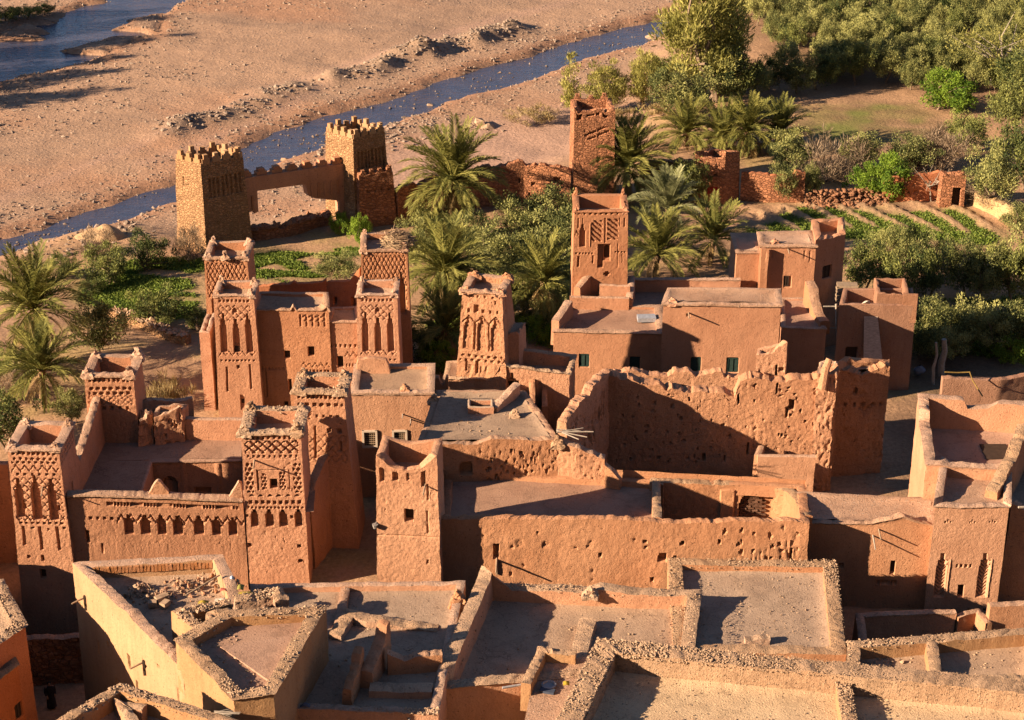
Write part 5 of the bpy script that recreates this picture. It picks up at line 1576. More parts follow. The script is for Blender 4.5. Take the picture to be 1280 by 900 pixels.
wall_run(o, [b2, c2], 7.9, -.5, 1.0, .085, er=.22, rough=.09, mats=(ADX, ADX), name='front_wall', pock=(2.3, .05, .2), ops=fr, hfine=9,
         top=prof((0, .3), (.04, .2), (.06, -.1), (.1, .05), (.15, -.3), (.24, -.4), (.26, -.8), (.28, -.5), (.34, -.9), (.42, -.8), (.52, -1.0), (.56, -1.3), (.58, -.2), (.62, .0), (.77, -.2), (.8, -.1), (.9, -.05), (.95, .3), (1, .7)))
a3 = atY(760, 463, 112.0)[:2]; b3 = atY(925, 474, 112.0)[:2]
wall_run(o, [a3, b3], 6.95, -.5, .7, .1, er=.2, rough=.09, mats=(ADX, ADX), name='rear_wall', pock=(2.1, .07, .22), top=prof((0, .1), (.2, .1), (.3, -.1), (.45, -.3), (.5, .2), (.62, .2), (.66, -.1), (.75, .1), (.85, .2), (.87, -.2), (1, -.3)))
P = [atY(944, 470, 109.9)[:2], atY(981, 470, 109.9)[:2], atY(982, 464, 111.2)[:2], atY(945, 464, 111.2)[:2]]
w = ring_wall(o, P, 9.2, 4, th=.3, deck=8.7, batter=.01, cells=[.07, .12, .4, .2], er=.15, rough=.08, mats=(ADX, ADX), name='turret', pock=(2.1, .07, .22), top={0: prof((0, .0), (.55, 0), (.7, .4), (1, .8)), 1: prof((0, .8), (1, .2)), 2: prof((0, .2), (1, -.2)), 3: prof((0, -.2), (1, 0))}, ops={0: [('r', .68, .9, .14, 1.6, .3), ('r', .85, 1.0, .3, .3, .25)]})
# end pier with its leaning post
P = [atY(1022, 462, 108.6)[:2], atY(1046, 462, 108.6)[:2], atY(1047, 458, 110.6)[:2], atY(1024, 458, 110.6)[:2]]
w = ring_wall(o, P, 8.4, -.5, th=.3, deck=8.0, batter=.0, cells=[.07, .1, .4, .4], er=.25, rough=.12, mats=(ADX, COP), name='pier', pock=(1.4, .16, .1))
k = np.array((*w.P[0], 0)); g = Geo(); g.tube([(k[0] + .35, k[1] - .1, 7.4), (k[0] + .5, k[1] + .1, 8.6), (k[0] + .75, k[1] + .3, 9.3)], [.3, .27, .2], 8); part('leaning_post', g, [ADX], o)
P = [atY(1040, 468, 110.6)[:2], atY(1112, 468, 111.0)[:2], atY(1109, 462, 112.6)[:2], atY(1046, 462, 112.0)[:2]]
w = ring_wall(o, P, 7.6, -.5, th=.5, deck=7.35, batter=.0, cells=[.1, .15, .5, .5], er=.25, rough=.12, mats=(ADX, ADX), name='end_block', pock=(1.4, .16, .25), top={0: prof((0, .5), (.2, .1), (.5, -.3), (.75, -.1), (.92, .1), (1, -.2)), 2: prof((0, -.1), (.4, .2), (1, .4))}, ops={0: [('r', .42, 1.3, .24, .5, .3), ('dot', .2, .9, 2.2, 2.7, .6, .5, .1, .25)]})
wall_run(o, [at(947, 569, 3.7), at(1019, 570, 3.7)], 3.7, -.5, .4, .12, er=.05, mats=(AD, COP), name='partition')
wall_run(o, [at(947, 569, 3.7) + np.array((0, .2)), at(952, 556, 3.7)], 3.6, -.5, .4, .15, er=.05, mats=(AD, COP), name='partition')

# roofless room with the bricked-up arch
z = 5.1
k = [at(820, 604, z) - np.array((0, .3)), at(821, 602, z), at(965, 606, z), at(985, 612, z), at(1000, 624, 5.6), at(1009, 648, 6.3)]
o = thing('roofless_room', (*at(900, 640, z), 0), 'roofless room with rounded rubble rim and a bricked up arch in its rear wall', 'ruin')
wall_run(o, k, [5.2, 5.2, 5.1, 5.1, 5.6, 6.4], -.5, .6, .08, er=.12, rough=.06, mats=(AD, GRV), name='wall', pock=(1.6, .05, .25), ops=[('a', .475, .4, 2.3, 2.8, .4), ('rr', .34, .35, .8, 4, .12)])
# loose courses filling the arch
pa = at(936, 606, z) + np.array((0, .15))
r = np.random.default_rng(6)
g0 = Geo(); g0.box((0, 0, 0), (.42, .2, .11)); bm = g0.mesh('brick', [earth('burnt_brick', (.16, .085, .055), bump=.6)])
for row in range(15):
    for cidx in range(5):
        x = (cidx - 2) * .45 + (row % 2) * .2
        zz = 2.2 + row * .145
        if (x / 1.05) ** 2 + (max(0, zz - 3.45) / 1.1) ** 2 > .95 or r.random() < .08: continue
        b = link('brick', bm, o); b.location = Vector((pa[0] + x, pa[1] - .12 + .06 * r.random(), zz)) - Vector(o.location); b.rotation_euler = (r.normal(0, .05), r.normal(0, .06), r.normal(0, .12)); b.scale = (r.uniform(.8, 1.05), 1, r.uniform(.85, 1.1))
g = Geo(); g.box((pa[0], pa[1] + .02, 3.4), (2.3, .06, 3)); part('infill_back', g, [earth('burnt_brick', (.16, .085, .055))], o)

# long front house with the pitted wall
z = 6.5
P = [atY(548, 636, 93.6)[:2], atY(1012, 655, 93.1)[:2], atY(1004, 640, 100.0)[:2], atY(556, 612, 102.5)[:2]]
o = thing('house', cen(P), 'long low mud house whose pitted front wall carries one spout and its shadow', 'house')
fr = [('r', .155, 1.6, .28, .95, .4), ('r', .44, 2.1, .15, .22, .3), ('a', .608, 2.05, .45, .5, .4), ('a', .58, 3.6, .22, .26, .3), ('a', .56, 1.2, .2, .18, .3), ('a', .66, 1.3, .26, .26, .4), ('a', .76, 1.1, .2, .24, .3), ('rnd', .2, .42, 1.4, 1.8, 5, .08, .2, .1, 3), ('rnd', .45, .82, .6, 4.4, 6, .05, .12, .25, 7), ('rnd', .1, .45, .6, 4.4, 10, .04, .08, .12, 9),
      ('rib', .82, .97, .7, 5, .42, .07), ('rnd', .81, .98, .4, 4.5, 60, .04, .13, .2, 5), ('r', .955, 1.8, .2, 2.2, .3)]
w = ring_wall(o, P, z, -.5, th=.5, deck=4.65, nodeck=True, batter=.01, cells=[.08, .15, .6, .4], mats=(AD, ADX), rough=.06, er=.1, seed=61, pock=(1.9, .035, .3), roofm=ROOFP, ops={0: fr}, top={0: prof((0, 0), (.5, 0.05), (.6, -.1), (.75, 0), (.8, .1), (1, .05)), 1: prof((0, .05), (.5, -.5), (1, -1.3)), 2: prof((0, -1.3), (1, -1.7)), 3: prof((0, -1.7), (.6, -1.7), (1, -.1))}, name='front_wall')
g = Geo(); q = [w.P[0] + np.array((.2, .2)), atY(822, 640, 93.8)[:2], at(818, 612, 4.65), w.P[3]]
A_, B_ = np.meshgrid(np.linspace(0, 1, 40), np.linspace(0, 1, 24))
xy = q[0] * ((1 - A_) * (1 - B_))[..., None] + q[1] * (A_ * (1 - B_))[..., None] + q[2] * (A_ * B_)[..., None] + q[3] * ((1 - A_) * B_)[..., None]
p3 = np.concatenate([xy, np.full(xy.shape[:2] + (1,), 4.65)], -1); p3[..., 2] += .07 * fbm(p3, .5, 4)
g.grid(p3, 0); part('roof', g, [ROOFP], o, 60)
q = [w.P[0], w.P[1], w.P[2], w.P[3]]; g = Geo(); g.add([(p[0], p[1], 1.2) for p in q], [(0, 1, 2, 3)]); part('room_floor', g, [ROOF], o)
wall_run(o, [atY(822, 640, 94.2)[:2], at(820, 602, 5.1)], [6.2, 5.2], -.5, .5, .12, er=.1, mats=(AD, GRV), name='cross_wall')
spout(w, 0, .158, 2.6, 1.3, .1, rad=.07)
g = Geo(); s_ = wpt(w, 0, .158, 3.1, .05); g.box(s_, (.07, .1, .9)); part('drain_stain_board', g, [WOOD], o)

# terrace house: tower, terraces, big smooth facade
zt = 12.0
P = quad((718, 264), (785, 264), zt, 3.6)
o = thing('house', (*at(830, 460, 1.5), 0), 'broad terrace house with green shuttered windows and a carved square corner tower', 'house')
w = ring_wall(o, P, zt, -.5, th=.4, deck=zt - 1.0, batter=.016, cells=[.055, .12, .5, .3], vc=.055, hfine=7, mats=(ADP, ADP), rough=.035, er=.03, seed=71, lip=(.1, .08), name='corner_tower',
              ops={0: [('row', .04, .96, .16, 9, .16, .1, .14), ('row', .04, .2, .5, 2, .08, .8, .08), ('row', .8, .98, .5, 2, .08, .7, .1), ('k', .16, 1.0, .42, 1.7, .22), ('rr', .3, .95, .06, 1.8, .05), ('diag', .42, .7, .8, 1.6, .38, .12, -.9), ('r', .58, .5, .08, 1.9, .1), ('diag', .72, .6, .8, 1.6, .38, .12, -.8), ('zig', .02, .09, 1.5, .4, .3, .2, .1),
                       ('row', .03, .38, 3.15, 6, .13, .13, .14), ('row', .75, .98, 3.05, 4, .12, .12, .12), ('r', .1, 3.45, .12, .8, .14), ('r', .36, 3.4, .1, .6, .1), ('r', .9, 3.35, .1, .6, .08), ('r', .50, 2.5, .34, 1.8, .3), ('r', .6, 2.5, .62, 1.3, .2), ('a', .62, 2.65, .42, 1.0, .42), ('r', .82, 2.5, .05, 1.8, .06), ('r', .62, 4.6, .18, .4, .25), ('r', .62, 4.71, .44, .17, .25), ('r', .17, 5.6, .24, .6, .3), ('a', .84, 5.9, .6, .8, .35)]})
opening(w, 0, .62, 2.75, .34, .85, 'dark', .4); opening(w, 0, .17, 5.6, .24, .6, 'dark', .25)
corner_finials(w, .7, .22, ADP, kind=0, hs=[1.1, 1.15, .9, .9], inset=.2)
wt = w
# right half: high block
z = 8.7
P = [at(829, 379, z), at(976, 381, z), at(974, 361, z), at(836, 360, z)]
w = ring_wall(o, P, z, -.5, th=.35, deck=z - .08, batter=.004, cells=[.1, .2, .6, .4], mats=(ADP, COP), rough=.03, er=.05, seed=73, roofm=COP, lip=(.14, .12), name='high_block', ops={0: [('r', .30, 4.0, .72, 1.05, .16), ('r', .62, 4.05, .72, 1.05, .16), ('r', .22, .75, .14, .2, .2)]})
opening(w, 0, .30, 4.0, .72, 1.05, 'green', .12); opening(w, 0, .62, 4.05, .72, 1.05, 'green', .12)
spout(w, 0, .22, .7, .9, .0, rad=.06)
finial(o, w.P[0] * .92 + w.P[2] * .08, z - .05, .35, .22, ADP, 8, kind=2, name='chimney')
# left half: low block with the terrace
z = 5.3
P = [at(692, 414, z), at(830, 417, z), at(826, 386, 5.0), at(708, 384, 5.0)]
w = ring_wall(o, P, z, -.5, th=.5, deck=z - .25, batter=.004, cells=[.1, .3, .6, .3], mats=(ADP, COP), rough=.03, er=.04, seed=74, roofm=ROOFP, lip=(.1, .1), name='low_block', ops={0: [('r', .285, 1.75, .72, .95, .16), ('r', .74, 1.9, .72, .95, .16)]})
opening(w, 0, .285, 1.75, .72, .95, 'green', .12); opening(w, 0, .74, 1.9, .72, .95, 'green', .12)
wall_run(o, [at(694, 409, 5.4), at(711, 384, 5.8)], [5.9, 6.3], 4, .55, .12, er=.06, mats=(ADP, COP), name='terrace_wall')
wall_run(o, [atY(712, 381, 126.6)[:2], atY(786, 383, 126.4)[:2]], 6.0, 3, .4, .12, er=.05, mats=(ADP, COP), name='terrace_wall')
wall_run(o, [atY(786, 383, 126.4)[:2], atY(789, 366, 129)[:2]], [6.0, 6.6], 3, .5, .12, er=.05, mats=(ADP, COP), name='terrace_wall')
wall_run(o, [atY(721, 372, 126.8)[:2], atY(735, 362, 128.2)[:2]], [6.4, 6.7], 3, .5, .12, er=.05, mats=(ADP, COP), name='terrace_wall', top=prof((0, .2), (1, .4)))
wall_run(o, [atY(749, 372, 127.4)[:2], atY(787, 374, 127.2)[:2]], 6.6, 3, .35, .12, er=.04, mats=(ADP, COP), name='terrace_wall')
wall_run(o, [atY(789, 356, 130)[:2], atY(925, 357, 130)[:2]], 6.0, -.4, .4, .12, er=.05, mats=(ADP, COP), name='rear_wall', lip=(.1, .08))
g = Geo(); q = [atY(786, 392, 126)[:2], atY(836, 392, 126)[:2], atY(925, 370, 130.2)[:2], atY(786, 370, 130.2)[:2]]
g.add([(p[0], p[1], 5.0) for p in q], [(0, 1, 2, 3)]); part('terrace_floor', g, [ROOFP], o)
c = at(808, 400, 5.15); g = Geo(); g.box((c[0], c[1], 5.3), (1.3, .8, .3), .05); part('skylight', g, [plain('pale_panel', (.30, .30, .33), .5)], o)

# tall house on the right
z = 8.6
P = [at(951, 306, z), at(1020, 307, z), at(1013, 289, z), at(948, 290, z)]
o = thing('house', cen(P), 'tall two block tower house with small windows above the shadowed yard', 'house')
w = ring_wall(o, P, z, -.5, th=.35, deck=z - .08, batter=.006, cells=[.08, .2, .5, .3], mats=(ADP, COP), rough=.03, er=.05, seed=81, roofm=COP, lip=(.14, .14), name='main_block', ops={0: [('r', .535, 2.4, .55, .95, .14), ('r', .1, .5, .05, .8, .06), ('r', .22, .5, .05, .5, .06), ('r', .8, .4, .05, .6, .06), ('r', .9, .4, .05, .9, .06)]})
opening(w, 0, .5, 2.45, .4, .8, 'wood', .1)
spout(w, 0, .5, .3, .9, .0); spout(w, 0, .62, 4.7, .5, .05)
finial(o, w.P[0] * .72 + w.P[1] * .12 + w.P[2] * .16, z - .05, .35, .22, ADP, 8, kind=2, name='chimney')
P = [at(1021, 307, z) + np.array((-.1, .1)), at(1057, 292, z + .3), at(1055, 276, z), at(1014, 280, z)]
w = ring_wall(o, P, z + .3, -.5, th=.5, deck=z - .6, batter=.006, cells=[.1, .3, .5, .5], mats=(ADP, ADP), rough=.05, er=.15, seed=82, name='rear_block', ops={0: [('r', .45, 2.2, .8, 1.0, .2), ('r', .3, 5.5, .2, .4, .2)]})
opening(w, 0, .45, 2.2, .8, 1.0, 'wood', .16)
P = quad((921, 316), (952, 316), 7.8, 4)
w = ring_wall(o, P, 7.8, -.5, th=.35, deck=7.7, batter=.006, cells=[.1, .3, .5, .3], mats=(ADP, COP), rough=.03, er=.04, seed=83, lip=(.12, .1), name='side_block')
z = 4.7
P = [at(977, 409, z), at(1033, 411, z), at(1010, 372, z), at(976, 372, z)]
w = ring_wall(o, P, z, -.5, th=.3, deck=z - .2, batter=.0, cells=[.1, .15, .5, .3], mats=(ADP, COP), rough=.03, er=.05, seed=84, roofm=ROOFP, name='front_block', lip=(.1, .06))
wall_run(o, [at(1031, 407, z), at(1010, 376, z)], [5.0, 5.7], 4, .7, .12, er=.08, rough=.06, mats=(ADP, COP), name='stair_wall', top=prof((0, 0), (.35, -.4), (.7, .2), (.75, .6), (1, .6)))
wall_run(o, [at(951, 366, 6) + np.array((.1, -.2)), at(977, 372, 6)], 5.6, -.4, .4, .15, er=.05, mats=(ADP, COP), name='low_wall')
g = Geo(); q = at(955, 330, 8.0); g.box((atY(953, 340, 129.5)[0], 129.7, 6.7), (.32, .35, 3.6)); part('pier', g, [ADP], o)

# shaded house with the canopy at far right
z = 6.6
P = [at(1049, 381, z), at(1145, 382, z), at(1141, 360, z), at(1054, 360, z)]
o = thing('house', cen(P), 'shaded earthen house with one dark door and a sloping slatted window canopy', 'house')
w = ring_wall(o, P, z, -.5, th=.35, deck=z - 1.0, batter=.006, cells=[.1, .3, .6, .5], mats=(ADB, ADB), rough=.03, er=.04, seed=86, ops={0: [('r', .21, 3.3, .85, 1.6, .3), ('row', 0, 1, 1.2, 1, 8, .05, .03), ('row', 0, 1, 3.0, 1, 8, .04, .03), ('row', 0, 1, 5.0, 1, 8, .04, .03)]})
opening(w, 0, .21, 3.3, .85, 1.6, 'wood', .25)
a0 = wpt(w, 0, .44, .85, 0.02); tx = np.array((w.t[0][0], w.t[0][1], 0)); nn = np.array((w.nr[0][0], w.nr[0][1], 0))
# canopy: sloping cane roof resting on slats
g = Geo()
top = [a0 - tx * .55, a0 + tx * .4]; bot = [a0 - tx * .5 + nn * 1.0 - np.array((0, 0, 3.1)), a0 + tx * .85 + nn * 1.0 - np.array((0, 0, 3.1))]
V = np.array([top[0], top[1], bot[1], bot[0]]); dn = np.array((0, 0, -.12))
g.add(np.concatenate([V, V + dn]), [(0, 3, 2, 1), (4, 5, 6, 7), (0, 1, 5, 4), (1, 2, 6, 5), (2, 3, 7, 6), (3, 0, 4, 7)])
can = part('canopy', g, [plain('cane_mat', (.50, .35, .26), .9, .3, 4, (1, 1, 6))], o)
for i in range(6):
    b_ = bot[0] + (bot[1] - bot[0]) * (i + .5) / 6 - nn * .1
    g = Geo(); g.tube([b_ + np.array((0, 0, -.1)), b_ - np.array((0, 0, 1.15))], .05, 5); part('slat', g, [WOODP], can)
g = Geo(); b_ = (bot[0] + bot[1]) / 2 - nn * .45 - np.array((0, 0, 1.35)); g.box(b_, (1.5, 1.0, .3), math.atan2(tx[1], tx[0])); part('sill', g, [ADP], can)
P = [at(1096, 376, z), at(1136, 377, z), at(1131, 356, z), at(1092, 356, z)]
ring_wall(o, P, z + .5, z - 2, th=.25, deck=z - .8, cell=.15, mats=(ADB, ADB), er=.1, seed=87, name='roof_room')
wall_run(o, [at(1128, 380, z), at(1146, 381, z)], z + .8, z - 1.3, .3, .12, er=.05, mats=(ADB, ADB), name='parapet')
g = Geo(); b_ = at(1083, 378, z + .1); g.add(ROCKS[2] * .25 + np.array((b_[0], b_[1], z + .15)), ROCK_F); part('parapet_stone', g, [WHITEP], o)
g = Geo(); 
for i in range(5): g.box((at(1060, 368, 5)[0], at(1060, 368, 5)[1] + .6, z - 2.3 + i * .3), (1.5, .8, .16), .15 * math.sin(i * 3))
part('plank_stack', g, [WOOD], o)
g = Geo(); p0 = atY(1029, 383, 124.5); 
g.tube([p0, p0 + np.array((1.3, 0, 0))], .05, 5); p1 = atY(1029, 410, 124.5); g.tube([p1, p1 + np.array((1.2, 0, 0))], .05, 5)
g.tube([atY(1045, 380, 124.4), atY(1046, 440, 124.4)], .07, 6)
tag(world_mesh('scaffold', g, [WOODP], 60), 'rough pole frame in the dark gap between the two right hand houses', 'scaffold')

# right hand house with the herringbone panels
zt = 5.65
P = [atY(1010, 652, 94.7)[:2], atY(1168, 666, 94.4)[:2], at(1172, 624, zt), at(998, 615, zt)]
o = thing('house', cen(P), 'smooth orange house with two herringbone panels on its taller bay', 'house')
w = ring_wall(o, P, zt, -.5, th=.4, deck=zt - .08, batter=.0, cells=[.08, .3, .6, .3], mats=(AD, COP), rough=.03, er=.07, seed=91, roofm=COP, lip=(.12, .1), name='low_block', top={0: prof((0, .0), (.5, 0), (.62, .25), (.75, .5), (.85, .25), (1, 0))},
              ops={0: [('r', .29, 2.7, .22, .3, .25), ('r', .70, 2.5, .24, .75, .35), ('row', .585, .74, 3.75, 6, .14, .32, .14), ('r', .82, 6.0, .14, .3, .2)]})
opening(w, 0, .70, 2.5, .24, .75, 'dark', .3)
spout(w, 0, .52, .75, 1.2, .25, mat=WOODP); spout(w, 0, .56, .35, 1.0, .1)
zb = 7.35
P = [atY(1169, 630, 93.6)[:2], atY(1262, 631, 93.6)[:2], at(1262, 583, zb), at(1178, 578, zb)]
w = ring_wall(o, P, zb, -.5, th=.35, deck=zb - .15, batter=.0, cells=[.055, .3, .6, .3], vc=.055, mats=(AD, COP), rough=.025, er=.06, seed=92, roofm=COP, lip=(.1, .1), name='bay', top={0: prof((0, 0), (.4, -.05), (1, 0)), 3: prof((0, .35), (.5, .6), (1, .3)), 1: prof((0, .1), (1, .6))},
              ops={0: [('r', .2, .9, .06, .16, .12), ('r', .165, 1.02, .06, .12, .12), ('r', .235, 1.02, .06, .12, .12), ('r', .53, .9, .06, .16, .12), ('r', .495, 1.02, .06, .12, .12), ('r', .565, 1.02, .06, .12, .12), ('r', .8, .9, .06, .16, .12), ('r', .765, 1.02, .06, .12, .12), ('r', .835, 1.02, .06, .12, .12),
                       ('k', .18, 3.3 - .2, .62, 2.9, .17), ('chev', .19, 3.55, .55, 2.4, .24, .06), ('rr', .285, 3.5, .07, 2.5, .05), ('k', .76, 3.1, .62, 2.9, .17), ('chev', .77, 3.55, .55, 2.4, .24, .06), ('rr', .86, 3.5, .07, 2.5, .05), ('row', .36, .6, 3.8, 4, .14, .24, .12), ('r', .48, 5.2, .34, .85, .4), ('row', .05, .95, 6.8, 4, .12, .16, .2), ('row', .05, .7, 8.2, 3, .12, .14, .2)]})
opening(w, 0, .48, 5.2, .34, .85, 'dark', .35)
# rear part: pillar corner, sunken terrace
zu = 8.0
P = [at(1158, 580, zu), at(1262, 586, zu), at(1300, 512, zu), at(1147, 503, zu)]
w = ring_wall(o, P, zu, -.5, th=.55, deck=zu - 1.5, batter=.004, cells=[.1, .3, .3, .12], mats=(AD, COP), rough=.05, er=.08, seed=93, roofm=ROOFP, lip=(.12, .08), name='rear_block', top={2: prof((0, .5), (.35, .45), (.38, .1), (.5, .05), (.62, .0), (.64, .55), (1, .6)), 3: prof((0, .6), (.25, .6), (.3, 0), (1, 0))})
P2 = [at(1232, 590, zu), at(1262, 592, zu), at(1262, 575, zu), at(1232, 575, zu)]
g = Geo(); q = at(1250, 575, zu - 1.5); g.box((q[0], q[1] + 1.0, zu - 1.46), (1.6, 1.9, .05)); part('pit_shade', g, [WOOD_VOID], o)  # flat dark sheet stands in for the shade of an open pit
wall_run(o, [at(1240, 612, 7.8), at(1262, 575, 8.2), at(1278, 538, 8.5)], [7.7, 8.3, 8.8], 6, .7, .12, er=.15, rough=.08, mats=(AD, GRV), name='rim_wall')
P = quad((1263, 640), (1340, 642), 5.9, 6)
o2 = thing('house', cen(P), 'shaded wall of a house cut by the right edge beside the herringbone bay', 'house')
w = ring_wall(o2, P, 5.9, -.5, th=.4, mats=(AD, COP), er=.1, seed=95, cells=[.12, .5, .5, .3], top={0: prof((0, .6), (.2, .2), (1, 0))}, ops={0: [('r', .35, 2.0, .2, .4, .25)]})
g = Geo(); p0 = atY(1273, 634, 92.5); g.tube([p0, p0 + np.array((2.5, .3, -.1))], .07, 6); tag(world_mesh('beam', g, [WOODP]), 'pale wooden beam sticking out at the right edge', 'beam')
# small yard walls in the shade before the house
o = thing('yard_wall', (*at(1130, 785, 1.5), 0), 'low walls of a small shaded yard below the herringbone house', 'wall')
wall_run(o, [at(1078, 800, 2.2), at(1074, 768, 2.2), at(1194, 763, 2.2)], 2.2, -.5, .4, .12, er=.06, mats=(AD, COP), lip=(.1, .06))
wall_run(o, [at(1196, 768, 2.0), at(1222, 762, 2.0), at(1236, 778, 2.0)], 1.9, -.5, .4, .15, er=.1, mats=(AD, COP))
wall_run(o, [at(1236, 756, 2.8), at(1310, 752, 2.8)], 2.8, -.5, .5, .12, er=.08, mats=(AD, COP))
# ------------------------------------------------------------------ roofs in the foreground
# straw coloured house with a long lit side
z = 7.0
P = [at(229, 841, z), at(330, 800, z), at(277, 693, z), at(90, 702, z)]
o = thing('house', cen(P), 'straw coloured house whose long sunlit side runs down the alley', 'house')
sd = [('r', .78, 1.1, .3, .2, .2), ('r', .66, 2.0, .5, .12, .1), ('r', .86, 3.0, .12, .9, .12), ('r', .72, 3.6, .2, .5, .2), ('r', .56, 3.7, .2, .55, .2), ('r', .5, 2.5, .24, .8, .2), ('r', .3, 3.0, .2, .3, .2), ('r', .2, 3.6, .14, .9, .15), ('r', .35, 5.0, .2, .5, .2), ('r', .94, 1.2, .12, 2.2, .1)]
zd_ = z - .85
w = ring_wall(o, P, z, -3.6, th=.6, deck=z - .85, batter=.008, cells=[.2, .4, .4, .09], mats=(ADY, COP), rough=.035, er=.08, seed=101, ops={3: sd}, top={3: prof((0, -.1), (.45, .1), (.52, .35), (.58, .1), (1, .15)), 1: prof((0, -.6), (.55, -.6), (.62, .1), (1, .2)), 0: prof((0, -.1), (.1, -.6), (1, -.6))}, name='wall')
opening(w, 3, .5, 2.5, .24, .8, 'dark', .15)
debris(w, 350, (.02, .09), seed=6)
for fu, v in ((.64, 1.9), (.1, 1.6)):
    spout(w, 3, fu, v, .75, .12, rad=.06)
    g = Geo(); c = wpt(w, 3, fu + .01, v + .25, .05); g.box(c, (.12, .12, .9)); part('spout_bracket', g, [WOOD_VOID], o)
# reddish mud-brick lining along the back parapet: one brick after another
g0 = Geo(); g0.box((0, 0, 0), (.16, .12, .34)); bm = g0.mesh('brick', [earth('brick_orange', (.42, .19, .085), bump=.6)])
a, b = w.P[2] - w.mit[2] * .63, w.P[3] - w.mit[3] * .63
Lb = np.linalg.norm(b - a); rr = np.random.default_rng(1); rz = math.atan2(*(b - a)[::-1])
n_ = int(Lb / .19)
for i in range(n_):
    p = a + (b - a) * (i + .5) / n_
    k = link('brick', bm, o); k.location = Vector((p[0], p[1] - .02 + .03 * rr.random(), z - .26)) - Vector(o.location); k.rotation_euler = (.05 * rr.normal(), .12 * rr.normal(), rz); k.scale = (.9 + .15 * rr.random(), 1, .85 + .3 * rr.random())
# broken ledge and rubble across the roof
def heap(name, label, cat, spots, rad, zb, n, size, seed, mats, hh=.7):
    r = np.random.default_rng(seed)
    me = []
    for i in range(8):
        g = Geo(); g.add(ROCKS[i], ROCK_F); me.append(g.mesh('stone', [mats[i % len(mats)]]))
    c = at(*spots[0], zb)
    o = thing(name, (c[0], c[1], zb), label, cat)
    for i in range(n):
        s = spots[i % len(spots)]
        c2 = at(*s, zb) + r.standard_normal(2) * rad
        d = np.linalg.norm(c2 - at(*s, zb)) / (rad * 2)
        k = link('stone', me[i % 8], o)
        k.location = (c2[0] - c[0], c2[1] - c[1], max(0.02, hh * (1 - d) * r.random()))
        k.rotation_euler = tuple(r.uniform(0, 6, 3)); k.scale = (r.uniform(*size),) * 3
    return o
heap('stone_heap', 'heap of pale broken stones on the straw coloured house roof', 'stone heap', [(168, 742), (178, 740), (186, 746), (205, 748)], .35, zd_, 150, (.05, .13), 3, [STONEP, COP])
heap('rubble_heap', 'reddish rubble bank across the straw coloured roof', 'rubble heap', [(222, 735), (240, 737), (255, 730), (268, 726), (285, 735)], .5, zd_, 140, (.05, .15), 4, [COP, ADX, STONEP])
for i, (u, v_, s, rz) in enumerate(((202, 745, (.7, .4, .3), .7), (190, 752, (.45, .35, .3), .2), (206, 752, (.5, .35, .25), 1.1))):
    c = at(u, v_, z - .5); g = Geo(); g.box((0, 0, 0), s); k = link('stone_block', g.mesh('stone_block', [STONEP]), None, (c[0], c[1], z - .62), rz)
    tag(k, ('squared stone block topmost in the heap on the straw coloured roof', 'small squared block at the left foot of the stone heap', 'squared block lying at the right foot of the stone heap')[i], 'stone block')
# rubbish on the roof edge: pole, cloths, bottle
p = at(232, 742, z); q = at(275, 726, z)
g = Geo(); g.tube([(p[0], p[1], z - .1), (q[0], q[1], z + .35)], [.05, .05], 6); tag(world_mesh('pole', g, [WOOD]), 'reddish pole lying slanted over the rubbish on the roof edge', 'pole')
def cloth(u, v_, s, mat, label, seed, zz=z, name='rag'):
    c = at(u, v_, zz); A, B = np.meshgrid(np.linspace(-1, 1, 9), np.linspace(-1, 1, 9))
    P3 = np.stack([A * s[0], B * s[1], 0 * A], -1)
    h = s[2] * (np.exp(-(A ** 2 + B ** 2) * .9)) + .1 * vnoise(P3 * 4 + seed, 1.0, seed) * s[2] * 4
    P3[..., 2] = h; P3[..., :2] += .12 * s[0] * np.stack([vnoise(P3, 5, seed), vnoise(P3, 5, seed + 1)], -1)
    g = Geo(); g.grid(P3 + np.array((c[0], c[1], zz - .15)), 0)
    tag(world_mesh(name, g, [mat], 60, (c[0], c[1], zz - .15)), label, name)
cloth(307, 742, (.38, .3, .22), plain('yellow_cloth', (.30, .21, .03)), 'crumpled yellow sheet at the end of the rubbish on the roof', 3)
cloth(300, 732, (.2, .2, .2), plain('yellow_green_cloth', (.24, .21, .05)), 'smaller yellow green rag just behind the yellow sheet', 5)
cloth(254, 751, (.28, .2, .14), plain('yellow_cloth', (.30, .21, .03)), 'yellow rag at the near edge of the roof rubbish', 7)
cloth(278, 748, (.4, .18, .12), WHITEP, 'whitish plaster sack lying in the middle of the rubbish', 8, name='sack')
cloth(281, 735, (.22, .16, .2), plain('red_cloth', (.35, .09, .06)), 'small red rag beside the slanted pole', 9)
cloth(166, 706, (.7, .16, .12), plain('white_sheet', (.62, .60, .58)), 'crumpled white plastic sheet against the brick lined parapet', 10, z - .4, 'sheet')
c = at(290, 726, z); g = Geo(); rows = []
for zz, rd in ((0, .10), (.1, .11), (.22, .10), (.27, .06), (.3, .04)):
    rows.append([(c[0] + rd * math.cos(j * .785), c[1] + rd * math.sin(j * .785), z + zz) for j in range(8)])
g.grid(np.array(rows), 0, closed=True); g.add(rows[-1], [list(range(8))]); tag(world_mesh('can', g, [plain('blue_white_can', (.42, .50, .62), .4)], 60), 'pale blue can standing on top of the rubbish', 'can')

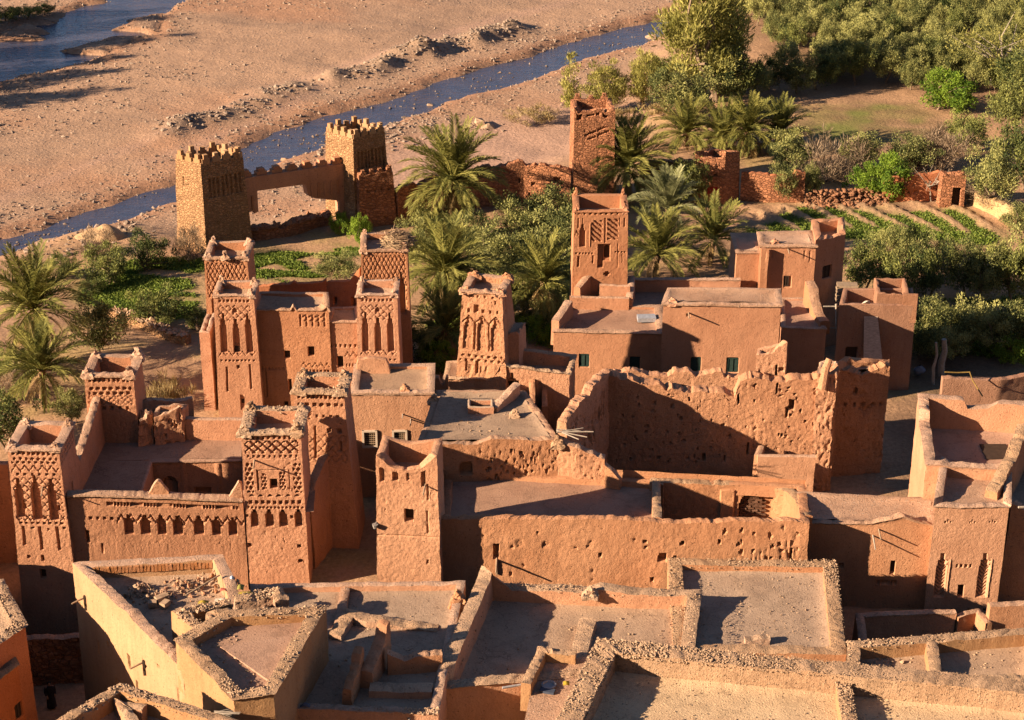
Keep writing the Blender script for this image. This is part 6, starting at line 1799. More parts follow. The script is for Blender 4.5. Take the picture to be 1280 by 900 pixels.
# higher roof at its corner
z = 8.6
P = [at(219, 799, z), at(292, 873, z), at(342, 868, z), at(407, 757, z), at(283, 764, z)]
o = thing('house', cen(P), 'five sided roof with rubble parapets standing above the straw coloured house', 'house')
w = ring_wall(o, P, z, -.5, th=.62, deck=z - .5, batter=.01, cells=[.1, .12, .1, .4, .4], mats=(ADY, GRV), rough=.06, er=.12, seed=103, roofm=ROOFP, lip=(.12, .1))
rubble_on(w, (0, 1, 2, 3, 4), 60, (.02, .08), 7, mats=[STONEP])
debris(w, 260, seed=1)
g = Geo(); q = [at(276, 812, z - .75), at(345, 848, z - .75), at(378, 790, z - .75), at(352, 792, z - .75)]
q = [at(275, 808, z - .4), at(338, 852, z - .4), at(372, 790, z - .4), at(345, 798, z - .4)]
V = [(p[0], p[1], z - .4) for p in q] + [(p[0], p[1], z - .9) for p in q]
g.add(V, [(0, 1, 2, 3), (0, 4, 5, 1), (1, 5, 6, 2), (2, 6, 7, 3), (3, 7, 4, 0)]); part('roof_step', g, [ROOFP], o)
# nook walls to the left of it
zn = 7.9
o = thing('roof_nook', (*at(245, 775, zn), zn - 1), 'small open nook of rough parapets left of the five sided roof', 'wall')
wall_run(o, [at(258, 790, zn), at(226, 765, zn), at(288, 752, zn)], zn, zn - 2.5, .6, .1, er=.14, rough=.1, mats=(ADY, GRV))
wall_run(o, [at(262, 790, zn), at(264, 768, zn), at(290, 764, zn)], zn, zn - 2.5, .5, .1, er=.14, rough=.1, mats=(ADY, GRV))
rubble_line(o, [at(258, 790, zn), at(226, 765, zn), at(288, 752, zn)], zn, .65, 60, (.035, .12), 8)
wall_run(o, [at(292, 745, 7.6), at(348, 742, 7.4), at(352, 752, 7.4)], 7.4, 5.5, .7, .1, er=.2, rough=.12, mats=(COP, GRV))
rubble_line(o, [at(292, 745, 7.6), at(350, 740, 7.4)], 7.45, .9, 60, (.04, .14), 9)

# sunken shaded roof in the middle
z = 5.8
P = [at(352, 885, z), at(548, 893, z), at(582, 726, z), at(312, 730, z)]
o = thing('house', cen(P), 'sunken roof in blue shade between the five sided roof and the diagonal ridge', 'house')
w = ring_wall(o, P, z, -.5, th=.45, deck=z - .4, batter=.005, cells=[.1, .3, .2, .3], mats=(AD, COP), rough=.05, er=.08, seed=105, roofm=ROOFG)
wall_run(o, [at(423, 780, z), at(432, 732, z)], z - .05, z - 1, .5, .12, er=.06, mats=(AD, COP), name='divider')
wall_run(o, [at(418, 792, z), at(436, 767, z), at(460, 772, z), at(548, 778, z)], [z - .15, z + .1, z - .05, z - .32], z - 1, .7, .1, er=.08, rough=.08, mats=(COP, GRV), name='roof_rise')
rubble_on(w, (0,), 50, (.025, .08), 4)
debris(w, 320, seed=5)
zb = 5.9
wall_run(o, [at(434, 872, zb), at(450, 838, zb)], 6.6, 5, .45, .09, er=.1, rough=.08, mats=(AD, AD), name='spiked_wall', top=prof((0, -.2), (.5, .1), (.7, .2), (.8, .6), (1, .7)))
wall_run(o, [at(458, 850, zb), at(482, 812, zb)], 6.7, 5, .6, .09, er=.1, rough=.08, mats=(AD, AD), name='spiked_wall', top=prof((0, -.3), (.5, 0), (.75, .3), (.85, .9), (1, .9)))
wall_run(o, [at(484, 830, zb), at(552, 826, zb)], 6.35, 5, .5, .1, er=.1, rough=.06, mats=(AD, COP), name='low_wall', top=prof((0, .3), (.3, -.2), (.6, .1), (1, .1)))
wall_run(o, [at(462, 856, zb), at(540, 858, zb)], 5.8, 5, .8, .1, er=.06, mats=(AD, GRV), name='low_wall')
g = Geo(); p = at(512, 893, 5.6); g.tube([(p[0], p[1] - .1, 5.5), (p[0], p[1] - 1.0, 5.4)], .07, 6); part('spout', g, [WOODP], o)
cloth(381, 880, (.25, .12, .2), plain('blue_rag', (.09, .11, .16)), 'dark blue rag hanging on the near parapet of the sunken roof', 4, 5.95)

# roof with the diagonal ridge
z = 5.2
P = [at(546, 860, z), at(862, 832, z), at(874, 740, z), at(604, 726, z)]
o = thing('house', cen(P), 'roof bordered by a long diagonal ridge and a pointed right hand corner', 'house')
w = ring_wall(o, P, z, -.5, th=.62, deck=z - .9, batter=.004, cells=[.09, .3, .15, .12], mats=(AD, GRV), rough=.06, er=.08, seed=107, lip=(.12, .12), top={3: prof((0, .9), (.03, .8), (.1, .75), (.95, .65), (1, .2)), 2: prof((0, .1), (.04, .1), (.1, 0), (.3, 0), (.45, .25), (.5, .0), (.9, -.1), (1, .75)), 1: prof((0, -.45), (.7, -.4), (.93, -.2), (1, .1)), 0: prof((0, 0), (1, 0))})
rubble_on(w, (0, 1, 2, 3), 40, (.02, .07), 5)
debris(w, 300, seed=2)
finial(o, at(738, 743, z), z, .45, .25, GRV, 4, kind=2, name='knob')
finial(o, at(573, 748, 5.9), 5.4, .95, .3, AD, 6, kind=2, name='chimney')
a = at(590, 850, z)
g = Geo(); V = []
wall_run(o, [at(657, 868, z), at(676, 822, z), at(720, 826, z)], [5.8, 5.7, 5.7], 4.2, .5, .09, er=.12, rough=.08, mats=(ADY, GRV), name='crumbled_kerb')
wall_run(o, [at(722, 812, z), at(735, 765, z)], 4.75, 4, .9, .1, er=.1, rough=.08, mats=(GRV, GRV), name='roof_hump')
g = Geo(); q = [at(655, 905, 5.1), at(720, 905, 5.1), at(735, 822, 5.1), at(672, 826, 5.1)]
V = [(p[0], p[1], 5.15) for p in q]; g.add(V, [(0, 1, 2, 3)]); part('lower_roof', g, [COP], o)
c = at(686, 857, 5.2)
g = Geo(); rows = []
for rd, zz in ((.34, 0), (.38, .12), (.30, .14), (.26, .05)):
    rows.append([(c[0] + rd * math.cos(j * .5236), c[1] + rd * math.sin(j * .5236), 5.16 + zz) for j in range(12)])
g.grid(np.array(rows), 0, closed=True); g.add(rows[-1], [list(range(12))]); tag(world_mesh('bucket_lid', g, [plain('grey_metal', (.30, .29, .30), .5)], 50), 'round grey basin lying on the small lower roof', 'basin')
c = at(684, 864, 5.2); g = Geo(); g.box((0, 0, 0), (.75, .35, .12)); k = link('tarp', g.mesh('tarp', [plain('dark_tarp', (.05, .06, .09))]), None, (c[0], c[1], 5.22), -.3); tag(k, 'dark folded tarp just below the grey basin', 'tarp')
cloth(708, 852, (.16, .2, .16), plain('bright_yellow', (.30, .21, .02)), 'bright yellow plastic bag caught beside the big gravel parapet', 12, 5.7, 'bag')
g = Geo(); p0 = at(628, 860, 5.35); p1 = at(658, 855, 5.35); g.tube([(p0[0], p0[1], 5.36), (p1[0], p1[1], 5.36)], .07, 6); tag(world_mesh('pipe', g, [plain('grey_metal', (.30, .29, .30))]), 'short grey pipe lying on the near parapet of the diagonal roof', 'pipe')

# square gravel-rimmed roof
z = 4.6
P = [at(842, 815, z), at(1058, 818, z), at(1045, 701, z), at(835, 698, z)]
o = thing('house', cen(P), 'square flat grey roof with a low gravel rim in front of the pitted wall', 'house')
w = ring_wall(o, P, z, -.5, th=.75, deck=z - .4, batter=.0, cells=[.15, .15, .2, .2], mats=(AD, GRV), rough=.06, er=.08, seed=109, roofm=ROOFG)
rubble_on(w, (1, 2, 3), 90, (.02, .065), 6, mats=[STONEP])
debris(w, 260, (.015, .06), seed=3)
c = at(945, 803, z - .3); wall_run(o, [c + np.array((-.6, 0)), c + np.array((.7, .1))], z, z - .6, .5, .1, er=.12, rough=.08, mats=(COP, GRV), name='roof_stub')
r = np.random.default_rng(12)
q = P[0] + (P[1] - P[0]) * r.random(260)[:, None] + (P[3] - P[0]) * r.random(260)[:, None]
part('loose_gravel', stones(np.concatenate([q, np.full((260, 1), z - .38)], 1), (.02, .07), 3, True), [STONEP], o, kind='stuff')

# strip of roofs at the right edge
z = 4.9
P = [at(1060, 850, z), at(1300, 852, z), at(1300, 783, z), at(1060, 803, z)]
o = thing('house', cen(P), 'yellowish roof strip at the right edge split by a low rubble divider', 'house')
w = ring_wall(o, P, z, -.5, th=.6, deck=z - .8, batter=.004, cells=[.15, .3, .15, .2], mats=(ADY, GRV), rough=.06, er=.1, seed=111, roofm=ROOF, lip=(.1, .08))
wall_run(o, [at(1170, 840, z), at(1163, 792, z)], z - .1, z - 1, .6, .1, er=.1, rough=.06, mats=(ADY, GRV), name='divider')
rubble_on(w, (2, 3), 60, (.02, .08), 8)
debris(w, 200, seed=4)
q = at(1107, 820, z - .8) + np.random.default_rng(5).standard_normal((26, 2)) * np.array((.8, .5))
part('loose_stones', stones(np.concatenate([q, np.full((26, 1), z - .75)], 1), (.07, .18), 5), [STONEP], o, kind='stuff')

# big gravel roof nearest the camera
z = 6.3
P = [at(640, 1010, z), at(1480, 1030, z), at(1400, 862, z), at(748, 799, z)]
o = thing('house', cen(P), 'big straw brown roof nearest the camera with thick gravel parapets', 'house')
w = ring_wall(o, P, z, -.5, th=1.15, deck=z - 1.15, batter=.0, cells=[.3, .4, .12, .12], mats=(GRV, GRV), rough=.08, er=.12, seed=113, roofm=earth('roof_straw', (.48, .32, .185), (.43, .27, .155), bump=.5, grain=.35, pebble=.25, pscale=8.0, streak=0))
rubble_on(w, (2, 3), 230, (.018, .085), 9, mats=[STONEP])
wall_run(o, [at(1080, 1000, z), at(1052, 824, z)], z - .45, z - 1.9, .7, .1, er=.08, rough=.06, mats=(ADY, GRV), name='divider')
rubble_line(o, [at(1080, 1000, z), at(1052, 824, z)], z - .42, .8, 90, (.02, .07), 4)
for i, (u, v_) in enumerate(((868, 835), (1115, 852))):
    c = at(u, v_, z - .95); g = Geo(); g.tube([(c[0] - .3, c[1] + .5, z - .9), (c[0], c[1], z - .95)], [.13, .13], 8); part('drain', g, [WOOD_VOID if i == 0 else plain('grey_metal', (.3, .29, .3))], o)
r = np.random.default_rng(13)
q = P[0] + (P[1] - P[0]) * (.02 + .9 * r.random(1500))[:, None] + (P[3] - P[0]) * (.95 * r.random(1500))[:, None]
part('loose_gravel', stones(np.concatenate([q, np.full((1500, 1), z - 1.12)], 1), (.015, .06), 3, True), [STONEP], o, kind='stuff')
for i, (u, v_) in enumerate(((750, 838), (742, 842), (754, 850))):
    c = at(u, v_, z - .3); g = Geo(); g.add(ROCKS[i] * (.16 - .03 * i), ROCK_F); k = link('stone', g.mesh('stone', [plain('white_stone', (.65, .58, .5))]), None, (c[0], c[1], z - .3))
    tag(k, ('largest white stone on the inner side of the near parapet', 'white stone just left of the largest one on the parapet', 'white stone below the largest one on the parapet')[i], 'stone')

# corner roof at the bottom left
z = 8.4
P = [at(30, 925, z), at(180, 1010, z), at(330, 912, z), at(150, 855, z)]
o = thing('house', cen(P), 'cropped roof corner with a pointed rubble parapet at the bottom left', 'house')
w = ring_wall(o, P, z, -3.5, th=.5, deck=z - .9, batter=.004, cells=[.3, .3, .12, .12], mats=(ADY, GRV), rough=.06, er=.1, seed=115, roofm=ROOFG, lip=(.1, .1))
rubble_on(w, (2, 3), 60, (.022, .085), 10, mats=[STONEP])
wall_run(o, [at(168, 905, z - .2), at(152, 880, z - .2), at(180, 886, z - .2)], z - .1, z - 1.5, .5, .1, er=.12, rough=.1, mats=(ADX, GRV), name='inner_wall')
g = Geo(); a = np.array((*at(268, 893, z), z + .08)); 
for i in range(8): g.tube([a + np.array((0, 0, .05 * i)) * .3, a + np.array((.9 + .3 * math.sin(i * 2), .2 * math.cos(i * 3), .1 * math.sin(i)))], [.03, .015], 4, caps=False)
part('cane_ends', g, [WOODP], o)
# red houses at the left edge
z = 6.0
P = [at(-70, 852, z), at(31, 781, z), at(2, 726, z), at(-120, 730, z)]
o = thing('house', cen(P), 'red orange house with a rubble roof edge cut by the lower left corner', 'house')
w = ring_wall(o, P, z, -3.5, th=.6, deck=z - .1, batter=.01, cells=[.1, .15, .5, .5], mats=(ADR, GRV), rough=.04, er=.12, seed=117, roofm=GRV, lip=(.12, .14), ops={0: [('r', .72, 5.4, .4, .8, .2)]})
rubble_on(w, (0, 1), 90, (.022, .075), 3)
z = 4.6
P = [at(-70, 905, z), at(22, 830, z), at(12, 812, z), at(-100, 850, z)]
o = thing('house', cen(P), 'lower red house annex at the left edge with one small barred window', 'house')
w = ring_wall(o, P, z, -3.5, th=.5, deck=z - .1, batter=.015, cells=[.1, .15, .5, .5], mats=(ADR, GRV), rough=.04, er=.1, seed=118, roofm=GRV, lip=(.12, .1), ops={0: [('r', .93, 2.2, .5, .9, .2)]})
opening(w, 0, .93, 2.2, .5, .9, 'wood', .15)
P = [np.array(p) for p in ((-42., 86.5), (-29.9, 86.5), (-29.6, 94.6), (-42., 94.6))]  # unseen house added as a blocker, shading alley and tower foot
o = thing('house', cen(P), 'unseen low house added beyond the left edge to shade the alley', 'house')
ring_wall(o, P, 3.4, -3.5, cell=.3, mats=(ADK, COP), seed=119)
# dark rubble wall and a person in the alley
o = thing('alley_wall', (*at(62, 850, -3), -3), 'dark rough stone wall at the end of the shaded alley', 'wall')
wall_run(o, [at(26, 800, .3), at(100, 796, .3)], .4, -3.6, .5, .1, er=.08, rough=.1, mats=(STR, COP), ops=[('rnd', 0, 1, .2, 3.2, 90, .05, .14, .12, 3)])

def person():
    p = at(66, 892, -3.0); z0 = gz(*p)
    o = thing('person', (p[0], p[1], z0), 'person in long dark clothes standing in the shaded alley', 'person', rz=.5)
    J = {'pel': (0, 0, .95), 'sp': (0, .01, 1.15), 'ch': (0, .02, 1.36), 'nk': (0, .01, 1.50), 'hd': (0, -.02, 1.62), 'top': (0, -.01, 1.74),
         'ls': (-.19, .02, 1.42), 'le': (-.26, .03, 1.15), 'lw': (-.22, -.12, .95), 'rs': (.19, .02, 1.42), 're': (.26, .03, 1.15), 'rw': (.20, -.14, .96),
         'lh': (-.1, 0, .90), 'lk': (-.11, -.02, .50), 'la': (-.11, .02, .09), 'lt': (-.12, -.16, .04), 'rh': (.1, 0, .90), 'rk': (.12, -.05, .50), 'ra': (.12, -.02, .09), 'rt': (.14, -.2, .04)}
    names = list(J)
    E_ = [('pel', 'sp'), ('sp', 'ch'), ('ch', 'nk'), ('nk', 'hd'), ('hd', 'top'), ('ch', 'ls'), ('ls', 'le'), ('le', 'lw'), ('ch', 'rs'), ('rs', 're'), ('re', 'rw'), ('pel', 'lh'), ('lh', 'lk'), ('lk', 'la'), ('la', 'lt'), ('pel', 'rh'), ('rh', 'rk'), ('rk', 'ra'), ('ra', 'rt')]
    R = {'pel': .15, 'sp': .135, 'ch': .16, 'nk': .06, 'hd': .105, 'top': .085, 'ls': .07, 'le': .05, 'lw': .036, 'rs': .07, 're': .05, 'rw': .036, 'lh': .1, 'lk': .065, 'la': .045, 'lt': .035, 'rh': .1, 'rk': .065, 'ra': .045, 'rt': .035}
    V = [J[k] for k in names]; ed = [(names.index(a), names.index(b)) for a, b in E_]; rd = [R[k] for k in names]
    for sg, wst in ((-1, 'lw'), (1, 'rw')):       # hand: palm, four fingers and a thumb
        w0 = np.array(J[wst]); pi = len(V); V.append(tuple(w0 + np.array((0, -.05, -.05)))); rd.append(.03); ed.append((names.index(wst), pi))
        for f_ in range(4):
            b = w0 + np.array(((f_ - 1.5) * .019, -.08, -.085)); t = b + np.array((0, -.01, -.07 - .012 * (f_ in (1, 2))))
            V += [tuple(b), tuple(t)]; rd += [.010, .008]; ed += [(pi, len(V) - 2), (len(V) - 2, len(V) - 1)]
        b = w0 + np.array((-sg * .035, -.06, -.05)); V += [tuple(b), tuple(b + np.array((-sg * .02, -.02, -.05)))]; rd += [.011, .009]; ed += [(pi, len(V) - 2), (len(V) - 2, len(V) - 1)]
    me = bpy.data.meshes.new('body'); me.from_pydata(V, ed, [])
    me.materials.append(plain('skin', (.30, .17, .11), .6, .05))
    b = link('body', me, o)
    sk = b.modifiers.new('skin', 'SKIN'); sk.use_smooth_shade = True
    for i, v in enumerate(me.skin_vertices[0].data):
        v.radius = (rd[i], rd[i]); v.use_root = (i == 0)
    b.modifiers.new('sub', 'SUBSURF').levels = 1
    b.modifiers['sub'].render_levels = 1
    # robe: sleeves and skirt following the body, hood of hair
    g = Geo(); rows = []
    for zz, rx, ry in ((.12, .27, .24), (.45, .25, .21), (.9, .21, .18), (1.1, .20, .17), (1.3, .23, .17), (1.42, .235, .14), (1.49, .12, .10), (1.52, .08, .08)):
        rows.append([(rx * math.cos(j * .3927) * (1 + .05 * math.sin(j * 3 + zz * 4)), ry * math.sin(j * .3927) * (1 + .05 * math.cos(j * 2.0)), zz) for j in range(16)])
    g.grid(np.array(rows), 0, closed=True)
    for s in 'lr':
        g.tube([J[s + 's'], J[s + 'e'], tuple(np.array(J[s + 'w']) * .9 + np.array(J[s + 'e']) * .1)], [.1, .085, .09], 9)
    link('robe', g.mesh('robe', [plain('dark_cloth', (.025, .022, .025), .9, .2)], 70), o)
    g = Geo(); rows = []
    for zz, rd_ in ((1.60, .118), (1.66, .122), (1.72, .112), (1.78, .07), (1.80, .02)):
        rows.append([(rd_ * math.cos(j * .5236), .015 + rd_ * math.sin(j * .5236) * (1 if math.sin(j * .5236) > -.3 else .6), zz + (.05 if math.sin(j * .5236) < -.5 and zz < 1.7 else 0)) for j in range(12)])
    g.grid(np.array(rows), 0, closed=True); link('hair', g.mesh('hair', [plain('black_hair', (.012, .01, .01), .7)], 80), o)
    f = Geo(); f.box((-.035, -.118, 1.645), (.022, .02, .014)); f.box((.035, -.118, 1.645), (.022, .02, .014)); f.box((0, -.112, 1.565), (.05, .02, .012)); link('face', f.mesh('face', [plain('face_dark', (.05, .025, .02))]), o)
    n = Geo(); n.tube([(0, -.115, 1.65), (0, -.14, 1.605)], [.01, .017], 6); 
    for sx in (-1, 1): n.tube([(sx * .108, .0, 1.66), (sx * .115, .01, 1.60)], [.014, .012], 6)
    link('nose_and_ears', n.mesh('nose', [plain('skin', (.30, .17, .11))], 80), o)
person()
# ------------------------------------------------------------------ plants
def leaf_mesh(name, centers, rad, per, ln, wd, up, seed, mat, tints=None, out=0.6, drift=0.0):
    """leaf sprays (small pointed quads) filling clumps; tone per clump"""
    r = np.random.default_rng(seed)
    centers = np.asarray(centers, float)
    k = len(centers)
    n = k * per
    ci = np.repeat(np.arange(k), per)
    d = r.standard_normal((n, 3)); d /= np.linalg.norm(d, axis=1)[:, None]
    rr = np.asarray(rad)[ci] if np.ndim(rad) else np.full(n, rad)
    pos = centers[ci] + d * (rr * r.random(n) ** 0.45)[:, None]
    dirn = d * out + np.array((0, 0, up)) + 0.55 * r.standard_normal((n, 3))
    dirn /= np.linalg.norm(dirn, axis=1)[:, None]
    sd = np.cross(dirn, r.standard_normal((n, 3))); sd /= np.linalg.norm(sd, axis=1)[:, None]
    l = ln * r.uniform(0.6, 1.4, n); w = wd * r.uniform(0.7, 1.3, n)
    a = pos; tip = pos + dirn * l[:, None]; mid = pos + dirn * (l * 0.45)[:, None]
    V = np.stack([a, mid + sd * w[:, None], tip, mid - sd * w[:, None]], 1).reshape(-1, 3)
    F = np.arange(n * 4).reshape(n, 4)
    me = mesh_new(name, V, [F], [mat])
    t = (r.random(k) if tints is None else np.asarray(tints))[ci] + 0.28 * r.standard_normal(n)
    at_ = me.attributes.new('tint', 'FLOAT', 'FACE')
    at_.data.foreach_set('value', t.clip(0, 1).astype(np.float32))
    return me

def limbs_mesh(name, height, rad, centers, seed, mat, nb=7, lean=0.15, split=0.35, multi=1):
    r = np.random.default_rng(seed)
    g = Geo()
    for q in range(multi):
        base = np.array((r.uniform(-.3, .3), r.uniform(-.3, .3), -0.2)) if multi > 1 else np.array((0, 0, -0.2))
        top = np.array((r.uniform(-lean, lean) * height * (2 if multi > 1 else 1), r.uniform(-lean, lean) * height * (2 if multi > 1 else 1), height * split))
        mid = (base + top) / 2 + r.standard_normal(3) * 0.06 * height * np.array((1, 1, 0))
        g.tube([base, mid, top], [rad * 1.3, rad, rad * 0.8], 6)
        ids = r.permutation(len(centers))[:nb]
        for i in ids:
            c = np.asarray(centers[i])
            m = top * 0.5 + c * 0.5 + r.standard_normal(3) * 0.08 * height
            m[2] = max(m[2], top[2])
            g.tube([top, m, c], [rad * 0.6, rad * 0.35, rad * 0.12], 5, caps=False)
    return g.mesh(name, [mat])

def clumps(kind, n, seed):
    """clump centres of a crown of unit height"""
    r = np.random.default_rng(seed)
    out = []
    while len(out) < n:
        p = r.uniform(-1, 1, 3)
        q = np.linalg.norm(p)
        if q > 1 or q < 0.35:
            continue
        x, y, z = p
        if kind == 'olive':
            v = (x * 0.52, y * 0.52, 0.58 + z * 0.38)
        elif kind == 'tall':
            zz = 0.53 + z * 0.44; wr = 0.25 * (1.15 - abs(zz - 0.45) * 0.9)
            v = (x * wr, y * wr, zz)
        elif kind == 'poplar':
            v = (x * 0.10, y * 0.10, 0.55 + z * 0.43)
        elif kind == 'bush':
            v = (x * 0.62, y * 0.62, 0.45 + z * 0.42)
        elif kind == 'spread':
            v = (x * 0.75, y * 0.6, 0.5 + z * 0.4)
        out.append(v)
    c = np.array(out)
    # irregular outline
    s = 1 + 0.16 * r.standard_normal(len(c)).clip(-1.5, 1.8)
    c[:, :2] *= s[:, None] * (1 + 0.18 * np.sin(np.arctan2(c[:, 1], c[:, 0]) * 2 + seed))[:, None]
    c[:, 2] *= 1 + 0.08 * r.standard_normal(len(c))
    return c

PROTO = {}
def proto(kind, mat, var, leaves=(46, 70), leaf=(0.085, 0.016), up=0.5, rad=0.13, trunk=(0.03, 6, 1), shape='olive', bark=None, split=0.3):
    key = (kind, var)
    if key not in PROTO:
        c = clumps(shape, leaves[0], 100 + var * 7 + len(kind))
        r = np.random.default_rng(var)
        rr = rad * r.uniform(0.65, 1.25, len(c))
        cm = leaf_mesh('crown', c, rr, leaves[1], leaf[0], leaf[1], up, 50 + var, mat)
        tm = limbs_mesh('trunk', 1.0, trunk[0], c, 60 + var, bark or BARK, trunk[1], split=split, multi=trunk[2])
        PROTO[key] = (cm, tm)
    return PROTO[key]

KINDS = {
    'olive': dict(mat=OLIVE, leaves=(64, 120), leaf=(0.05, 0.009), up=0.45, shape='olive'),
    'olivd': dict(mat=OLIVD, leaves=(64, 120), leaf=(0.05, 0.010), up=0.4, shape='olive'),
    'shrub': dict(mat=OLIVD, leaves=(50, 120), leaf=(0.065, 0.010), up=0.5, shape='bush', trunk=(0.025, 6, 3), split=0.2),
    'tall': dict(mat=TAMA, leaves=(70, 110), leaf=(0.05, 0.005), up=1.3, shape='tall', rad=0.09),
    'poplar': dict(mat=TAMA, leaves=(34, 55), leaf=(0.05, 0.007), up=1.2, shape='poplar', rad=0.07, trunk=(0.012, 5, 1)),
    'bright': dict(mat=BRIGHT, leaves=(60, 110), leaf=(0.06, 0.013), up=0.2, shape='bush', trunk=(0.03, 6, 2)),
    'dry': dict(mat=DRY, leaves=(36, 70), leaf=(0.13, 0.006), up=1.0, shape='bush', trunk=(0.014, 12, 4), split=0.15, rad=0.16),
    'straw': dict(mat=STRAW, leaves=(30, 60), leaf=(0.22, 0.008), up=1.6, shape='spread', trunk=(0.01, 4, 2), split=0.1, rad=0.14),
    'pale': dict(mat=TAMA, leaves=(48, 46), leaf=(0.05, 0.007), up=0.5, shape='olive', trunk=(0.022, 26, 1), rad=0.10),
    'bare': dict(mat=DRY, leaves=(26, 6), leaf=(0.08, 0.004), up=0.6, shape='olive', trunk=(0.026, 26, 1), rad=0.10),
}
_tree_n = [0]
NVAR = 4
def tree(kind, px, py, hpx, label, wfac=1.0, name=None, cat='tree', group=None, bark=None, z=None, xy=None):
    """tree of a kind standing where (px, py) meets the ground, hpx photo pixels tall"""
    _tree_n[0] += 1
    i = _tree_n[0]
    r = random.Random(i * 13)
    p = at(px, py, 0.0) if xy is None else np.asarray(xy)
    zz = gz(*p) if z is None else z
    p3 = (p[0], p[1], zz)
    th = math.radians(25) + math.atan2(py - 450, CAM_F)
    h = hpx / (px_per_m(p3) * math.cos(th)) if xy is None else hpx
    kw = dict(KINDS[kind])
    if bark: kw['bark'] = bark
    cm, tm = proto(kind, kw.pop('mat'), i % NVAR, **kw)
    o = thing(name or {'straw': 'dry_grass', 'shrub': 'shrub', 'dry': 'dry_shrub'}.get(kind, 'tree'), p3, label, cat, group, rz=r.uniform(0, 6.28))
    link('crown', cm, o, sc=(h * wfac * r.uniform(0.92, 1.08), h * wfac * r.uniform(0.92, 1.08), h))
    link('trunk' if kind not in ('straw', 'dry', 'shrub') else 'stems', tm, o, sc=(h * wfac, h * wfac, h))
    return o

# palms ---------------------------------------------------------------
def frond_mesh(el, ln, seed, mat, sag=1.0, nleaf=40):
    r = np.random.default_rng(seed)
    n = 14
    t = np.linspace(0, 1, n)
    ang = el - sag * (t ** 1.4) * math.radians(78)
    ds = ln / (n - 1)
    x = np.concatenate([[0], np.cumsum(np.cos(ang[:-1]) * ds)]); z = np.concatenate([[0], np.cumsum(np.sin(ang[:-1]) * ds)])
    yb = 0.10 * ln * (t ** 2) * r.uniform(-1, 1)
    C = np.stack([x, yb, z], -1)
    g = Geo()
    g.tube(C, 0.035 * (1 - t) + 0.008, 3, caps=False)
    nf0 = sum(len(f) for f in g.F)
    q = np.linspace(0.14, 0.99, nleaf)
    V = []; tint = []
    for i, s in enumerate(q):
        c = np.array([np.interp(s, t, C[:, k]) for k in range(3)])
        a = np.interp(s, t, ang)
        d = np.array((math.cos(a), 0, math.sin(a))); upv = np.array((-math.sin(a), 0, math.cos(a)))
        L_ = ln * 0.135 * (0.35 + 1.15 * math.sin(math.pi * (0.12 + 0.80 * s)) ** 0.8) * r.uniform(0.85, 1.15)
        for sg in (-1, 1):
            v = d * 1.0 + np.array((0, sg * 0.85, 0)) + upv * (0.35 + 0.15 * r.standard_normal()) - np.array((0, 0, 0.12))
            v /= np.linalg.norm(v)
            w = d * 0.034
            tip = c + v * L_ - np.array((0, 0, 0.10 * L_))
            m = c + v * L_ * 0.5 
            V += [c - w * 0.6, m - w * 1.2, tip, m + w * 1.2]
            tint.append(0.5 + 0.25 * r.standard_normal() + 0.2 * (s - 0.5))
    V = np.array(V)
    g.add(V, np.arange(len(V)).reshape(-1, 4))
    me = g.mesh('frond', [mat])
    A = me.attributes.new('tint', 'FLOAT', 'FACE')
    A.data.foreach_set('value', np.concatenate([np.full(nf0, 0.75), np.array(tint)]).clip(0, 1).astype(np.float32))
    return me

FR = {}
def frond(el, mat, j):
    k = (el, mat.name, j % 2)
    if k not in FR:
        sag = {78: 0.35, 60: 0.6, 40: 0.85, 20: 0.9, -5: 0.8, -45: 0.45}[el]
        FR[k] = frond_mesh(math.radians(el), 1.0 * 3.0, el + 200 + (j % 2) * 7, mat, sag)
    return FR[k]

_ptm = {}
def palm_trunk(h, lean, seed):
    key = (round(h, 1), seed % 3)
    g = Geo()
    n = max(5, int(h / 0.16))
    t = np.linspace(0, 1, n)
    P = np.stack([lean * t ** 1.6, 0.3 * lean * t ** 2, -0.3 + (h + 0.3) * t], -1)
    rad = (0.24 - 0.05 * t) * (1 + 0.16 * (np.arange(n) % 2)) + 0.10 * np.exp(-((1 - t) * h / 0.5) ** 2)
    g.tube(P, rad, 9)
    return g.mesh('trunk', [PBARK], 50), P[-1]

